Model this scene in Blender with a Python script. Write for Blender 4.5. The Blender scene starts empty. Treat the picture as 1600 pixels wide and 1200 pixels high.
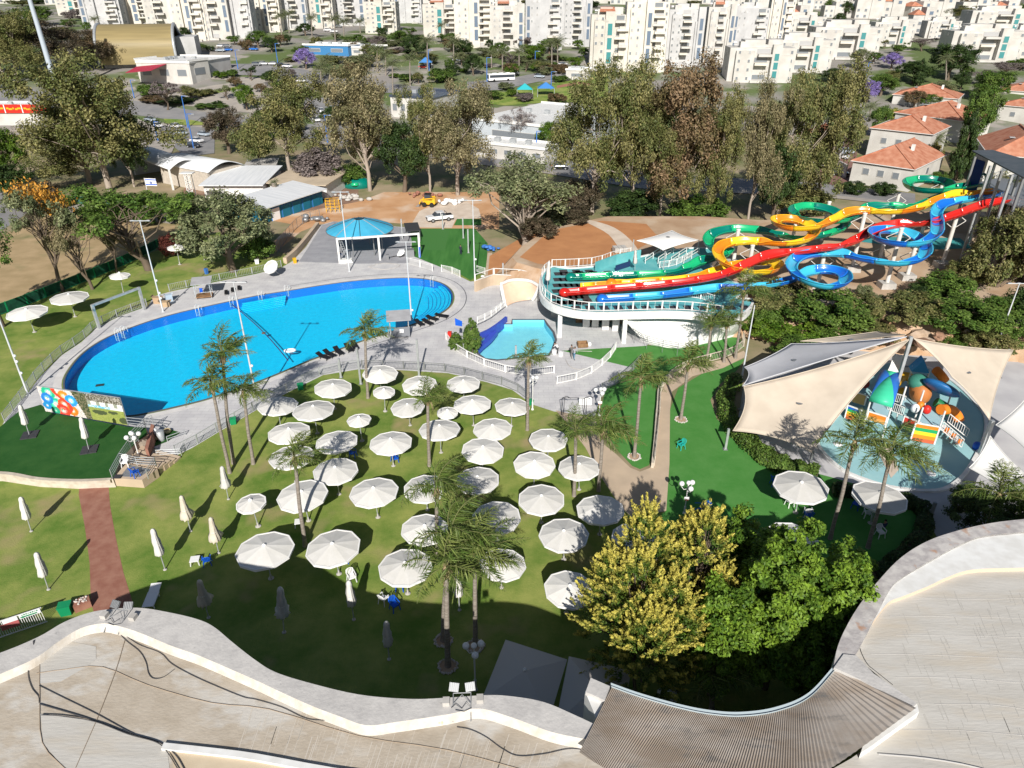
import bpy,bmesh,math,random
import numpy as np
from mathutils import Vector,Matrix
R=math.radians
scene=bpy.context.scene
col=scene.collection
H,F,TH=40.0,1110.0,R(29.0)
SN,CS=math.sin(TH),math.cos(TH)
cam_d=bpy.data.cameras.new('camera');cam=bpy.data.objects.new('camera',cam_d);col.objects.link(cam)
cam.location=(0,0,H);cam.rotation_euler=(R(90)-TH,0,R(0.0))
cam_d.sensor_width=36.0;cam_d.lens=36.0*F/1600.0
cam_d.clip_start=0.5;cam_d.clip_end=6000
scene.camera=cam
world=bpy.data.worlds.new('World');scene.world=world;world.use_nodes=True
wn=world.node_tree.nodes;wl=world.node_tree.links
sky=wn.new('ShaderNodeTexSky');sky.sky_type='NISHITA';sky.sun_disc=False
SUN_EL=R(33)
sky.sun_elevation=SUN_EL;sky.sun_rotation=R(180)
sky.air_density=1.0;sky.dust_density=1.0
bg=wn['Background'];bg.inputs['Strength'].default_value=0.055
wl.new(sky.outputs[0],bg.inputs['Color'])
sun_d=bpy.data.lights.new('sun','SUN');sun_d.energy=5.0;sun_d.angle=R(0.5);sun_d.color=(1.0,0.955,0.89)
sun=bpy.data.objects.new('sun',sun_d);col.objects.link(sun)
sun.rotation_euler=(R(90)-SUN_EL,0,0)
sun.location=(0,-60,80)
scene.view_settings.view_transform='Standard';scene.view_settings.look='None'
scene.view_settings.exposure=0.26;scene.view_settings.gamma=1.0
scene.render.engine='CYCLES'
scene.cycles.max_bounces=5;scene.cycles.diffuse_bounces=2;scene.cycles.glossy_bounces=2
scene.cycles.transparent_max_bounces=8;scene.cycles.transmission_bounces=2
TY=[0,235,310,370,420,700,1200,2200]
TZ=[0,0,9,15,19,31,43,75]
def T(y):return float(np.interp(y,TY,TZ))
def P(px,py,z=0.0):
 u=(px-800)/F;v=(py-600)/F
 s=SN+v*CS;Z=(H-z)/s
 return(u*Z,Z*(CS-v*SN))
def PV(px,py,z=0.0):
 x,y=P(px,py,z);return Vector((x,y,z))
def G(px,py):
 z=0.0;x,y=P(px,py,0)
 if y>235:
  lo,hi=200.0,2200.0
  v=(py-600)/F
  k=(SN+v*CS)/(CS-v*SN)
  for _ in range(50):
   m=(lo+hi)/2
   if H-k*m>T(m):lo=m
   else:hi=m
  y=lo;z=T(y);Z=y/(CS-v*SN);x=(px-800)/F*Z
 return x,y,z
def ZT(y,py):
 v=(py-600)/F
 return H-y*(SN+v*CS)/(CS-v*SN)
def WPX(y,z,wpx):
 return wpx/F*(y*CS+(H-z)*SN)
def tag(o,label=None,cat=None,group=None,kind=None):
 if label:o['label']=label
 if cat:o['category']=cat
 if group:o['group']=group
 if kind:o['kind']=kind
 return o
def empty(name,loc,rz=0,label=None,cat=None,group=None):
 o=bpy.data.objects.new(name,None);col.objects.link(o)
 o.location=loc;o.rotation_euler=(0,0,rz);o.empty_display_size=0.3
 return tag(o,label,cat,group)
KIDS={}
def link_child(o,parent):
 o.parent=parent
 KIDS.setdefault(parent.as_pointer(),[]).append(o)
def copy_tree(o,parent=None):
 c=o.copy();col.objects.link(c)
 if parent:link_child(c,parent)
 for ch in list(KIDS.get(o.as_pointer(),[])):copy_tree(ch,c)
 return c
def put(proto,used,loc,rz=0,scale=None,label=None,group=None):
 """first use moves the source itself, later uses copy it with its parts"""
 if proto.name not in used:used.add(proto.name);o=proto
 else:o=copy_tree(proto)
 o.location=loc;o.rotation_euler=(0,0,rz)
 if scale is not None:o.scale=scale if hasattr(scale,'__len__')else(scale,)*3
 if label:o['label']=label
 if group:o['group']=group
 return o
USED=set()
def drop_unused(o):
 for ch in list(KIDS.get(o.as_pointer(),[])):drop_unused(ch)
 bpy.data.objects.remove(o)
class MB:
 def __init__(s):s.v=[];s.f=[];s.m=[];s.sm=[]
 def add(s,vs,fs,mi=0,smooth=False):
  n=len(s.v);s.v+=[tuple(p)for p in vs]
  for f in fs:s.f.append(tuple(i+n for i in f));s.m.append(mi);s.sm.append(smooth)
  return s
 def box(s,c,d,rz=0,mi=0,taper=1.0):
  cx,cy,cz=c;hx,hy,hz=d[0]/2,d[1]/2,d[2]/2
  ca,sa=math.cos(rz),math.sin(rz);vs=[]
  for z,t in((-hz,1.0),(hz,taper)):
   for x,y in((-hx,-hy),(hx,-hy),(hx,hy),(-hx,hy)):
    x*=t;y*=t
    vs.append((cx+x*ca-y*sa,cy+x*sa+y*ca,cz+z))
  return s.add(vs,[(0,3,2,1),(4,5,6,7),(0,1,5,4),(1,2,6,5),(2,3,7,6),(3,0,4,7)],mi)
 def bar(s,a,b,w,h=None,mi=0,up=(0,0,1)):
  a=Vector(a);b=Vector(b);h=h or w;d=(b-a)
  if d.length<1e-6:return s
  d.normalize();u=Vector(up)
  if abs(d.dot(u))>0.99:u=Vector((1,0,0))
  x=d.cross(u).normalized()*w/2;y=x.cross(d).normalized()*h/2
  vs=[a-x-y,a+x-y,a+x+y,a-x+y,b-x-y,b+x-y,b+x+y,b-x+y]
  return s.add(vs,[(0,1,2,3),(7,6,5,4),(0,4,5,1),(1,5,6,2),(2,6,7,3),(3,7,4,0)],mi)
 def tube(s,pts,r,n=8,mi=0,cap=True,smooth=True):
  pts=[Vector(p)for p in pts];k=len(pts)
  rs=r if hasattr(r,'__len__')else[r]*k
  vs=[];px_=None
  for i,p in enumerate(pts):
   d=(pts[min(i+1,k-1)]-pts[max(i-1,0)])
   if d.length<1e-9:d=Vector((0,0,1))
   d.normalize()
   if px_ is None:
    u=Vector((0,0,1))if abs(d.z)<0.9 else Vector((1,0,0))
    x=d.cross(u).normalized()
   else:
    x=(px_-d*px_.dot(d)).normalized()
   px_=x;y=d.cross(x)
   for j in range(n):
    a=2*math.pi*j/n
    vs.append(p+(x*math.cos(a)+y*math.sin(a))*rs[i])
  fs=[]
  for i in range(k-1):
   for j in range(n):
    a=i*n+j;b=i*n+(j+1)%n
    fs.append((a,b,b+n,a+n))
  s.add(vs,fs,mi,smooth)
  if cap:s.add(vs[:n],[tuple(range(n))[::-1]],mi);s.add(vs[-n:],[tuple(range(n))],mi)
  return s
 def prism(s,poly,z0,z1,mi=0,side_mi=None,bottom=True):
  n=len(poly)
  a=sum(poly[i][0]*poly[(i+1)%n][1]-poly[(i+1)%n][0]*poly[i][1]for i in range(n))
  if a<0:poly=poly[::-1]
  f0=(lambda p:z0)if not callable(z0)else z0
  vs=[(p[0],p[1],z0)for p in poly]+[(p[0],p[1],z1)for p in poly]
  s.add(vs,[tuple(range(n,2*n))],mi)
  if bottom:s.add(vs,[tuple(range(n))[::-1]],mi)
  s.add(vs,[(i,(i+1)%n,n+(i+1)%n,n+i)for i in range(n)],mi if side_mi is None else side_mi)
  return s
 def lathe(s,c,prof,n=16,mi=0,smooth=True,sx=1.0,sy=1.0):
  cx,cy,cz=c;vs=[]
  for r,z in prof:
   for j in range(n):
    a=2*math.pi*j/n
    vs.append((cx+r*math.cos(a)*sx,cy+r*math.sin(a)*sy,cz+z))
  fs=[]
  for i in range(len(prof)-1):
   for j in range(n):
    a=i*n+j;b=i*n+(j+1)%n
    fs.append((a,b,b+n,a+n))
  return s.add(vs,fs,mi,smooth)
 def sphere(s,c,r,n=12,m=8,mi=0,sx=1,sy=1,sz=1):
  prof=[(max(1e-4,r*math.sin(math.pi*i/m)),-r*sz*math.cos(math.pi*i/m))for i in range(m+1)]
  return s.lathe(c,prof,n,mi,True,sx,sy)
 def build(s,name,mats,parent=None,label=None,local=True):
  """local: vertices are already in the parent's frame; otherwise they are world positions"""
  me=bpy.data.meshes.new(name)
  off=(0,0,0)
  vs=s.v
  if parent is not None and not local:
   m=parent.matrix_basis.inverted();vs=[tuple(m@Vector(p))for p in vs]
  me.from_pydata(vs,[],s.f)
  if not isinstance(mats,(list,tuple)):mats=[mats]
  for m in mats:me.materials.append(m)
  if len(mats)>1:me.polygons.foreach_set('material_index',s.m)
  me.polygons.foreach_set('use_smooth',s.sm)
  me.update()
  o=bpy.data.objects.new(name,me);col.objects.link(o)
  if parent is not None:link_child(o,parent)
  if label:o['label']=label
  return o
def grid_obj(name,V,nu,nv,mat,parent=None,smooth=True,local=True,thick=None):
 mb=MB();fs=[(j*nu+i,j*nu+i+1,(j+1)*nu+i+1,(j+1)*nu+i)for j in range(nv-1)for i in range(nu-1)]
 mb.add(V,fs,0,smooth);o=mb.build(name,mat,parent,local=local)
 if thick:
  md=o.modifiers.new('thickness','SOLIDIFY');md.thickness=thick;md.offset=0
 return o
def spline(pts,n=8,closed=False):
 pts=[Vector(p)for p in pts];k=len(pts);out=[]
 rng=range(k)if closed else range(k-1)
 for i in rng:
  p0=pts[(i-1)%k]if(closed or i>0)else pts[0]*2-pts[1]
  p1=pts[i];p2=pts[(i+1)%k]
  p3=pts[(i+2)%k]if(closed or i+2<k)else p2*2-p1
  for j in range(n):
   t=j/n
   out.append(0.5*((2*p1)+(p2-p0)*t+(2*p0-5*p1+4*p2-p3)*t*t+(3*p1-p0-3*p2+p3)*t**3))
 if not closed:out.append(pts[-1])
 return out
def lin(c):
 return tuple(((x/255)/12.92 if x/255<=0.04045 else((x/255+0.055)/1.055)**2.4)for x in c)
def mat(name,c,rough=0.7,c2=None,scale=3.0,detail=4,bump=0.0,bscale=None,metal=0.0,spec=0.3,ramp=(0.35,0.65),stretch=None,coat=0.0,c3=None,scale3=0.3,ramp3=(0.5,0.7),nr=0.5):
 m=bpy.data.materials.new(name);m.use_nodes=True
 n=m.node_tree.nodes;l=m.node_tree.links;b=n['Principled BSDF']
 b.inputs['Roughness'].default_value=rough;b.inputs['Metallic'].default_value=metal
 b.inputs['Specular IOR Level'].default_value=spec
 if coat:b.inputs['Coat Weight'].default_value=coat;b.inputs['Coat Roughness'].default_value=0.1
 b.inputs['Base Color'].default_value=(*c,1)
 tc=n.new('ShaderNodeTexCoord');src=tc.outputs['Object']
 if stretch:
  mp=n.new('ShaderNodeMapping');mp.inputs['Scale'].default_value=stretch;l.new(src,mp.inputs[0]);src=mp.outputs[0]
 last=None
 def layer(prev,cc,sc,rp,dt):
  tx=n.new('ShaderNodeTexNoise');tx.inputs['Scale'].default_value=sc;tx.inputs['Detail'].default_value=dt;tx.inputs['Roughness'].default_value=nr
  l.new(src,tx.inputs['Vector'])
  mr=n.new('ShaderNodeMapRange');mr.inputs[1].default_value=rp[0];mr.inputs[2].default_value=rp[1]
  l.new(tx.outputs['Fac'],mr.inputs[0])
  mx=n.new('ShaderNodeMix');mx.data_type='RGBA';l.new(mr.outputs[0],mx.inputs[0])
  if prev is None:mx.inputs[6].default_value=(*c,1)
  else:l.new(prev,mx.inputs[6])
  mx.inputs[7].default_value=(*cc,1)
  return mx.outputs[2]
 if c2:last=layer(last,c2,scale,ramp,detail)
 if c3:last=layer(last,c3,scale3,ramp3,3)
 if last:l.new(last,b.inputs['Base Color'])
 if bump:
  tx=n.new('ShaderNodeTexNoise');tx.inputs['Scale'].default_value=bscale or scale*3;tx.inputs['Detail'].default_value=3
  l.new(src,tx.inputs['Vector'])
  bp=n.new('ShaderNodeBump');bp.inputs['Strength'].default_value=bump;bp.inputs['Distance'].default_value=0.05
  l.new(tx.outputs['Fac'],bp.inputs['Height']);l.new(bp.outputs[0],b.inputs['Normal'])
 return m
def leafmat(name,ca,cb,trans=0.22,rough=0.55,var=0.45):
 m=bpy.data.materials.new(name);m.use_nodes=True
 n=m.node_tree.nodes;l=m.node_tree.links;b=n['Principled BSDF']
 b.inputs['Roughness'].default_value=rough;b.inputs['Specular IOR Level'].default_value=0.25
 at=n.new('ShaderNodeAttribute');at.attribute_name='tint'
 mx=n.new('ShaderNodeMix');mx.data_type='RGBA';mx.inputs[6].default_value=(*ca,1);mx.inputs[7].default_value=(*cb,1)
 l.new(at.outputs['Fac'],mx.inputs[0])
 gi=n.new('ShaderNodeNewGeometry');mr=n.new('ShaderNodeMapRange')
 mr.inputs[3].default_value=1-var;mr.inputs[4].default_value=1+var
 l.new(gi.outputs['Random Per Island'],mr.inputs[0])
 vm=n.new('ShaderNodeVectorMath');vm.operation='SCALE';l.new(mx.outputs[2],vm.inputs[0]);l.new(mr.outputs[0],vm.inputs['Scale'])
 l.new(vm.outputs[0],b.inputs['Base Color'])
 tr=n.new('ShaderNodeBsdfTranslucent');l.new(vm.outputs[0],tr.inputs['Color'])
 ms=n.new('ShaderNodeMixShader');ms.inputs[0].default_value=trans
 l.new(b.outputs[0],ms.inputs[1]);l.new(tr.outputs[0],ms.inputs[2]);l.new(ms.outputs[0],n['Material Output'].inputs[0])
 return m
def water_mat(name,tint,bump=0.25,scale=2.2,refl=1.0):
 m=bpy.data.materials.new(name);m.use_nodes=True
 n=m.node_tree.nodes;l=m.node_tree.links;n.remove(n['Principled BSDF'])
 tr=n.new('ShaderNodeBsdfTransparent');tr.inputs[0].default_value=(*tint,1)
 gl=n.new('ShaderNodeBsdfGlossy');gl.inputs['Roughness'].default_value=0.06
 fr=n.new('ShaderNodeFresnel');fr.inputs[0].default_value=1.33
 ms=n.new('ShaderNodeMixShader');tc=n.new('ShaderNodeTexCoord')
 tx=n.new('ShaderNodeTexNoise');tx.inputs['Scale'].default_value=scale;tx.inputs['Detail'].default_value=3
 l.new(tc.outputs['Object'],tx.inputs['Vector'])
 bp=n.new('ShaderNodeBump');bp.inputs['Strength'].default_value=bump;bp.inputs['Distance'].default_value=0.12
 l.new(tx.outputs['Fac'],bp.inputs['Height']);l.new(bp.outputs[0],gl.inputs['Normal']);l.new(bp.outputs[0],fr.inputs['Normal'])
 ge=n.new('ShaderNodeNewGeometry');mm=n.new('ShaderNodeMath');mm.operation='SUBTRACT';mm.use_clamp=True
 l.new(fr.outputs[0],mm.inputs[0]);l.new(ge.outputs['Backfacing'],mm.inputs[1])
 l.new(mm.outputs[0],ms.inputs[0]);l.new(tr.outputs[0],ms.inputs[1]);l.new(gl.outputs[0],ms.inputs[2])
 l.new(ms.outputs[0],n['Material Output'].inputs[0])
 return m
def attrmat(name,rough=0.6,attr='paint'):
 m=bpy.data.materials.new(name);m.use_nodes=True
 n=m.node_tree.nodes;b=n['Principled BSDF'];b.inputs['Roughness'].default_value=rough
 at=n.new('ShaderNodeAttribute');at.attribute_name=attr;m.node_tree.links.new(at.outputs['Color'],b.inputs['Base Color'])
 return m
M={}
M['white']=mat('white_paint',(0.78,0.78,0.76),0.5,c2=(0.68,0.67,0.64),scale=1.5)
M['whitewall']=mat('white_render',(0.59,0.575,0.54),0.8,c2=(0.48,0.46,0.425),scale=0.25,detail=6)
M['creamwall']=mat('cream_render',(0.70,0.66,0.58),0.8,c2=(0.60,0.56,0.49),scale=0.3,detail=6)
M['greywall']=mat('grey_render',(0.52,0.52,0.52),0.8,c2=(0.42,0.42,0.41),scale=0.3,detail=6)
M['stonewall']=mat('stone_cladding',(0.56,0.50,0.42),0.85,c2=(0.45,0.40,0.34),scale=2.0,bump=0.3)
M['fabric']=mat('umbrella_fabric',(0.72,0.705,0.67),0.85,c2=(0.64,0.625,0.58),scale=0.9,spec=0.1,detail=8,nr=.65)
def vary(m,a):
 n=m.node_tree.nodes;l=m.node_tree.links;b=n['Principled BSDF'];src=b.inputs['Base Color'].links[0].from_socket
 oi=n.new('ShaderNodeObjectInfo');mr=n.new('ShaderNodeMapRange');mr.inputs[3].default_value=1-a;mr.inputs[4].default_value=1.0+a*.4
 vm=n.new('ShaderNodeVectorMath');vm.operation='SCALE';l.new(oi.outputs['Random'],mr.inputs[0]);l.new(src,vm.inputs[0]);l.new(mr.outputs[0],vm.inputs['Scale']);l.new(vm.outputs[0],b.inputs['Base Color'])
vary(M['fabric'],.16)
M['fabric_trim']=mat('umbrella_edge',(0.80,0.79,0.77),0.8,spec=0.1)
M['fabric_beige']=mat('folded_beige_cloth',(0.66,0.60,0.50),0.85,c2=(0.58,0.52,0.42),scale=1.5,spec=0.1)
M['pole']=mat('galvanised_steel',(0.52,0.54,0.55),0.4,c2=(0.42,0.44,0.45),scale=2,metal=0.4)
M['greysteel']=mat('grey_steel',(0.30,0.31,0.32),0.45,metal=0.5)
M['bluesteel']=mat('blue_painted_pole',(0.05,0.17,0.50),0.45)
M['black']=mat('black_plastic',(0.015,0.015,0.017),0.5)
M['darkgrey']=mat('dark_grey_plastic',(0.05,0.05,0.055),0.55)
M['townglass']=mat('town_window',(0.20,0.22,0.24),0.25,spec=0.5)
M['glass']=mat('window_glass',(0.05,0.06,0.075),0.12,spec=0.6)
M['blueglass']=mat('blue_glazing',(0.14,0.19,0.26),0.2,spec=0.6)
M['tealglass']=mat('teal_glazing',(0.06,0.25,0.26),0.2,spec=0.6)
M['shutter']=mat('grey_shutter',(0.40,0.40,0.40),0.6)
M['tile']=mat('terracotta_tiles',(0.40,0.15,0.085),0.8,c2=(0.52,0.25,0.16),scale=0.7,detail=8,bump=0.25,bscale=8)
M['blueplastic']=mat('blue_plastic',(0.01,0.10,0.55),0.4)
M['whiteplastic']=mat('white_plastic',(0.80,0.80,0.80),0.4)
M['tealplastic']=mat('teal_plastic',(0.02,0.42,0.36),0.4)
M['greenplastic']=mat('green_plastic',(0.01,0.25,0.10),0.4)
M['yellow']=mat('yellow_paint',(0.75,0.42,0.02),0.45)
M['red']=mat('red_paint',(0.62,0.03,0.02),0.4)
M['orange']=mat('orange_paint',(0.80,0.22,0.02),0.45)
M['rubber']=mat('black_rubber',(0.02,0.02,0.02),0.8)
M['wood']=mat('brown_wood',(0.30,0.18,0.09),0.75,c2=(0.22,0.12,0.06),scale=2)
M['concrete']=mat('concrete',(0.50,0.48,0.45),0.85,c2=(0.40,0.38,0.35),scale=1.2,detail=6,bump=0.15)
M['kerb']=mat('stone_kerb',(0.58,0.52,0.43),0.85,c2=(0.46,0.40,0.32),scale=1.5)
M['bark_white']=mat('pale_bark',(0.42,0.36,0.30),0.85,c2=(0.24,0.19,0.15),scale=2.0,bump=0.3)
M['bark']=mat('grey_brown_bark',(0.17,0.13,0.095),0.9,c2=(0.10,0.075,0.055),scale=3,bump=0.4)
M['palmbark']=mat('palm_bark',(0.30,0.265,0.225),0.9,c2=(0.20,0.17,0.14),scale=2,bump=0.4,stretch=(1,1,5))
M['palmshaft']=mat('palm_crownshaft',(0.36,0.27,0.16),0.8,c2=(0.25,0.2,0.1),scale=3)
#  SETTING
from mathutils.geometry import tessellate_polygon
def poly_px(pts,z=0.0,sm=0):
 w=[PV(x,y,z)for x,y in pts]
 if sm:w=spline(w,sm,True)
 return[(p.x,p.y)for p in w]
def sheet(name,outer,z,m,holes=(),kind='structure',skirt=None,parent=None):
 """flat sheet with holes; skirt=(depth, spread) adds an edge going down"""
 lines=[[Vector((x,y,z))for x,y in outer]]+[[Vector((x,y,z))for x,y in h]for h in holes]
 vs=[p for ln in lines for p in ln]
 tr=tessellate_polygon(lines);fs=[]
 for a,b,c in tr:
  nz=(vs[b]-vs[a]).cross(vs[c]-vs[a]).z
  fs.append((a,b,c)if nz>0 else(a,c,b))
 mb=MB();mb.add(vs,fs)
 if skirt:
  n=len(outer);ar=sum(outer[i][0]*outer[(i+1)%n][1]-outer[(i+1)%n][0]*outer[i][1]for i in range(n))
  sg=1 if ar>0 else-1;low=[]
  for i in range(n):
   p=Vector(outer[i]);d=Vector(outer[(i+1)%n])-Vector(outer[i-1])
   nr=Vector((d.y,-d.x)).normalized()*sg*skirt[1]
   low.append((p.x+nr.x,p.y+nr.y,z-skirt[0]))
  mb.add([(x,y,z)for x,y in outer]+low,[((i,n+i,n+(i+1)%n,(i+1)%n)if sg>0 else(i,(i+1)%n,n+(i+1)%n,n+i))for i in range(n)],1)
 o=mb.build(name,m,parent)
 if kind:o['kind']=kind
 return o
M['earth']=mat('dry_earth',(0.30,0.23,0.145),0.95,c2=(0.13,0.165,0.055),scale=0.12,detail=12,nr=.68,c3=(0.40,0.31,0.21),scale3=0.05,bump=0.3,bscale=2)
M['cityground']=mat('town_ground',(0.27,0.25,0.23),0.95,c2=(0.11,0.15,0.05),scale=0.035,detail=6,ramp=(0.42,0.55),c3=(0.34,0.31,0.27),scale3=0.06,ramp3=(0.55,0.62))
M['lawn']=mat('lawn_grass',(0.10,0.185,0.024),0.95,c2=(0.28,0.31,0.08),scale=0.2,detail=12,ramp=(0.36,0.64),nr=.68,c3=(0.33,0.27,0.13),scale3=0.13,ramp3=(0.55,0.70),bump=0.5,bscale=9)
M['turf']=mat('bright_artificial_turf',(0.055,0.215,0.035),0.9,c2=(0.085,0.25,0.055),scale=0.5,detail=12,nr=.7,bump=0.3,bscale=10)
M['turfdark']=mat('deep_green_turf',(0.012,0.075,0.010),0.9,c2=(0.028,0.10,0.018),scale=0.5,detail=12,nr=.7,bump=0.3,bscale=10)
M['turfstripe']=mat('green_turf_strips',(0.035,0.15,0.025),0.9,c2=(0.06,0.20,0.04),scale=0.35,detail=5,stretch=(3,0.4,1))
def paving(name,a,b,sx=0.6):
 m=mat(name,a,0.8,c2=b,scale=0.5,detail=8,ramp=(0.35,0.7))
 n=m.node_tree.nodes;l=m.node_tree.links;bs=n['Principled BSDF']
 src=bs.inputs['Base Color'].links[0].from_socket
 br=n.new('ShaderNodeTexBrick');br.inputs['Scale'].default_value=1.0;br.offset=0.5
 br.inputs['Brick Width'].default_value=sx*2;br.inputs['Row Height'].default_value=sx
 br.inputs['Mortar Size'].default_value=0.018;br.inputs['Color1'].default_value=(1,1,1,1);br.inputs['Color2'].default_value=(0.93,0.93,0.94,1);br.inputs['Mortar'].default_value=(0.72,0.72,0.72,1)
 tc=n.new('ShaderNodeTexCoord');l.new(tc.outputs['Object'],br.inputs['Vector'])
 mx=n.new('ShaderNodeMix');mx.data_type='RGBA';mx.blend_type='MULTIPLY';mx.inputs[0].default_value=1
 l.new(src,mx.inputs[6]);l.new(br.outputs['Color'],mx.inputs[7]);l.new(mx.outputs[2],bs.inputs['Base Color'])
 return m
M['deck']=paving('pool_deck_paving',(0.62,0.61,0.60),(0.50,0.49,0.50))
M['plaza']=paving('grey_plaza_paving',(0.36,0.36,0.38),(0.30,0.30,0.32),1.2)
M['redpath']=mat('red_brick_path',(0.27,0.115,0.08),0.9,c2=(0.34,0.17,0.12),scale=1.2,detail=8,bump=0.3)
M['beigepath']=mat('beige_concrete_path',(0.55,0.43,0.31),0.85,c2=(0.47,0.37,0.27),scale=0.5,detail=8)
M['asphalt']=mat('asphalt',(0.20,0.20,0.205),0.9,c2=(0.28,0.27,0.265),scale=0.15,detail=10,nr=.65)
M['pave']=mat('pale_pavement',(0.40,0.36,0.31),0.9,c2=(0.32,0.29,0.26),scale=0.3,detail=6)
M['sand']=mat('orange_building_sand',(0.60,0.36,0.20),0.95,c2=(0.50,0.27,0.13),scale=0.25,detail=9,bump=0.4,bscale=1.5,c3=(0.66,0.55,0.44),scale3=0.12,ramp3=(0.55,0.7))
M['palesand']=mat('pale_crushed_stone',(0.66,0.56,0.46),0.95,c2=(0.55,0.45,0.36),scale=0.5,detail=8)
M['orangesoil']=mat('orange_soil',(0.50,0.235,0.10),0.95,c2=(0.42,0.19,0.08),scale=0.3,detail=8,bump=0.5,bscale=1.2)
M['slopesoil']=mat('light_brown_soil',(0.50,0.36,0.24),0.95,c2=(0.38,0.245,0.15),scale=0.2,detail=8,bump=0.4,bscale=1.5,c3=(0.55,0.45,0.34),scale3=0.15)
M['straw']=mat('dry_straw_field',(0.44,0.32,0.18),0.95,c2=(0.34,0.25,0.13),scale=0.35,detail=9,c3=(0.22,0.20,0.09),scale3=0.12,ramp3=(0.58,0.7),bump=0.4,bscale=3)
M['rock']=mat('rock_face',(0.44,0.33,0.24),0.95,c2=(0.22,0.13,0.08),scale=0.9,detail=9,bump=0.9,bscale=2.2,ramp=(0.45,0.6))
M['rockbank']=mat('soil_and_rock_bank',(0.40,0.24,0.13),0.95,c2=(0.52,0.38,0.27),scale=0.5,detail=12,nr=.7,bump=0.9,bscale=1.5)
POOL_PX=[(101,600),(112,574),(135,549),(170,527),(215,509),(262,494),(320,480),(400,463),(450,455),(505,446),(560,439),(620,435),(660,436),(687,442),(702,452),(707,464),(703,477),(690,488),(670,498),(640,508),(600,521),(560,534),(520,549),(480,564),(440,581),(400,597),(360,611),(320,624),(280,634),(240,643),(205,649),(165,650),(135,646),(112,632)]
POOL=poly_px(POOL_PX,0,4)
KPOOL_PX=[(801,500),(850,500),(854,508),(863,519),(867,531),(862,545),(856,555),(827,557),(797,560),(777,562),(759,560),(749,553),(744,543),(757,527),(775,512),(786,507),(801,507)]
KPOOL=poly_px(KPOOL_PX)
def ring(poly,d):
 n=len(poly);ar=sum(poly[i][0]*poly[(i+1)%n][1]-poly[(i+1)%n][0]*poly[i][1]for i in range(n))
 sg=1 if ar>0 else-1;out=[]
 for i in range(n):
  t=Vector(poly[(i+1)%n])-Vector(poly[i-1]);nr=Vector((t.y,-t.x)).normalized()*sg*d
  out.append((poly[i][0]+nr.x,poly[i][1]+nr.y))
 return out
NEAR=[(-420,-80),(420,-80),(420,235),(-420,235)]
POOLR=ring(POOL,0.05);KPOOLR=ring(KPOOL,0.05)
sheet('ground',NEAR,-0.03,M['earth'],[ring(POOL,0.2),ring(KPOOL,0.2)])
def terrain():
 xs=np.linspace(-1500,1500,61);ys=np.array([234.9,250,270,290,310,330,350,370,395,420,460,520,600,700,850,1000,1200,1600,2200,2600])
 V=[(x,y,T(y)-0.03)for y in ys for x in xs]
 o=grid_obj('hillside',V,61,len(ys),M['cityground']);o['kind']='structure'
 V=[(x,y,-0.05)for y in(-80,235)for x in(-1500,-419.9)];grid_obj('ground',V,2,2,M['cityground'])['kind']='structure'
 V=[(x,y,-0.05)for y in(-80,235)for x in(419.9,1500)];grid_obj('ground',V,2,2,M['cityground'])['kind']='structure'
terrain()
LAWN_PX=[(-160,1300),(-160,560),(-60,515),(0,492),(60,468),(130,440),(210,404),(300,372),(345,362),(440,395),(470,405),(500,418),(600,420),(720,425),(870,442),(900,500),(935,625),(940,700),(1000,800),(1040,800),(1300,800),(1500,830),(1600,1300)]
sheet('lawn',poly_px(LAWN_PX),-0.015,M['lawn'],[ring(POOL,0.12),ring(KPOOL,0.15)])
DECK_PX=[(-8,690),(8,655),(45,612),(62,589),(95,556),(128,534),(152,511),(190,493),(232,478),(240,463),(265,456),(330,442),(400,428),(440,418),(457,408),(478,386),(500,352),(520,346),(645,356),(642,398),(690,418),(735,440),(770,436),(850,436),(900,450),(1010,480),(1040,520),(1002,545),(1000,562),(962,600),(938,622),(930,650),(866,643),(832,632),(800,609),(760,597),(700,583),(620,578),(560,577),(505,586),(450,613),(400,641),(345,673),(300,700),(275,712),(240,700),(180,690),(90,680),(30,690)]
sheet('pool_deck',poly_px(DECK_PX),0.0,M['deck'],[ring(POOL,0.32),ring(KPOOL,0.3)])
def basin(poly,depth,floor_m,wall_m,cop_m,wl,wat,nm,cw=0.3):
 fl=sheet(nm+'_floor',ring(poly,0.01),-depth,floor_m)
 mb=MB();n=len(poly);r0=ring(poly,0.0)
 mb.add([(x,y,-depth)for x,y in r0]+[(x,y,0.0)for x,y in r0],[(i,i+n,(i+1)%n+n,(i+1)%n)for i in range(n)]+[((i+1)%n,(i+1)%n+n,i+n,i)for i in range(0)])
 w=mb.build(nm+'_wall',wall_m);w['kind']='structure'
 a,b=ring(poly,0.0),ring(poly,cw);mb=MB()
 vs=[(x,y,0.0)for x,y in a]+[(x,y,0.05)for x,y in a]+[(x,y,0.05)for x,y in b]+[(x,y,-0.02)for x,y in b]
 fs=[]
 for i in range(n):
  j=(i+1)%n
  for k in range(3):fs.append((k*n+i,k*n+j,(k+1)*n+j,(k+1)*n+i))
 mb.add(vs,fs);c=mb.build(nm+'_edge',cop_m);c['kind']='structure'
 s=sheet(nm+'_water',ring(poly,-0.004),-wl,wat)
 return s
M['poolfloor']=mat('pool_floor',(0.01,0.64,0.96),0.6,c2=(0.006,0.48,0.80),scale=1.6,detail=8,nr=.85,ramp=(.38,.66))  # darker mottling imitates water ripples and their light, put into the floor colour
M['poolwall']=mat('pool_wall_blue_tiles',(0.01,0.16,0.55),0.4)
M['poolcope']=mat('dark_coping_channel',(0.10,0.105,0.12),0.7)
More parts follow.
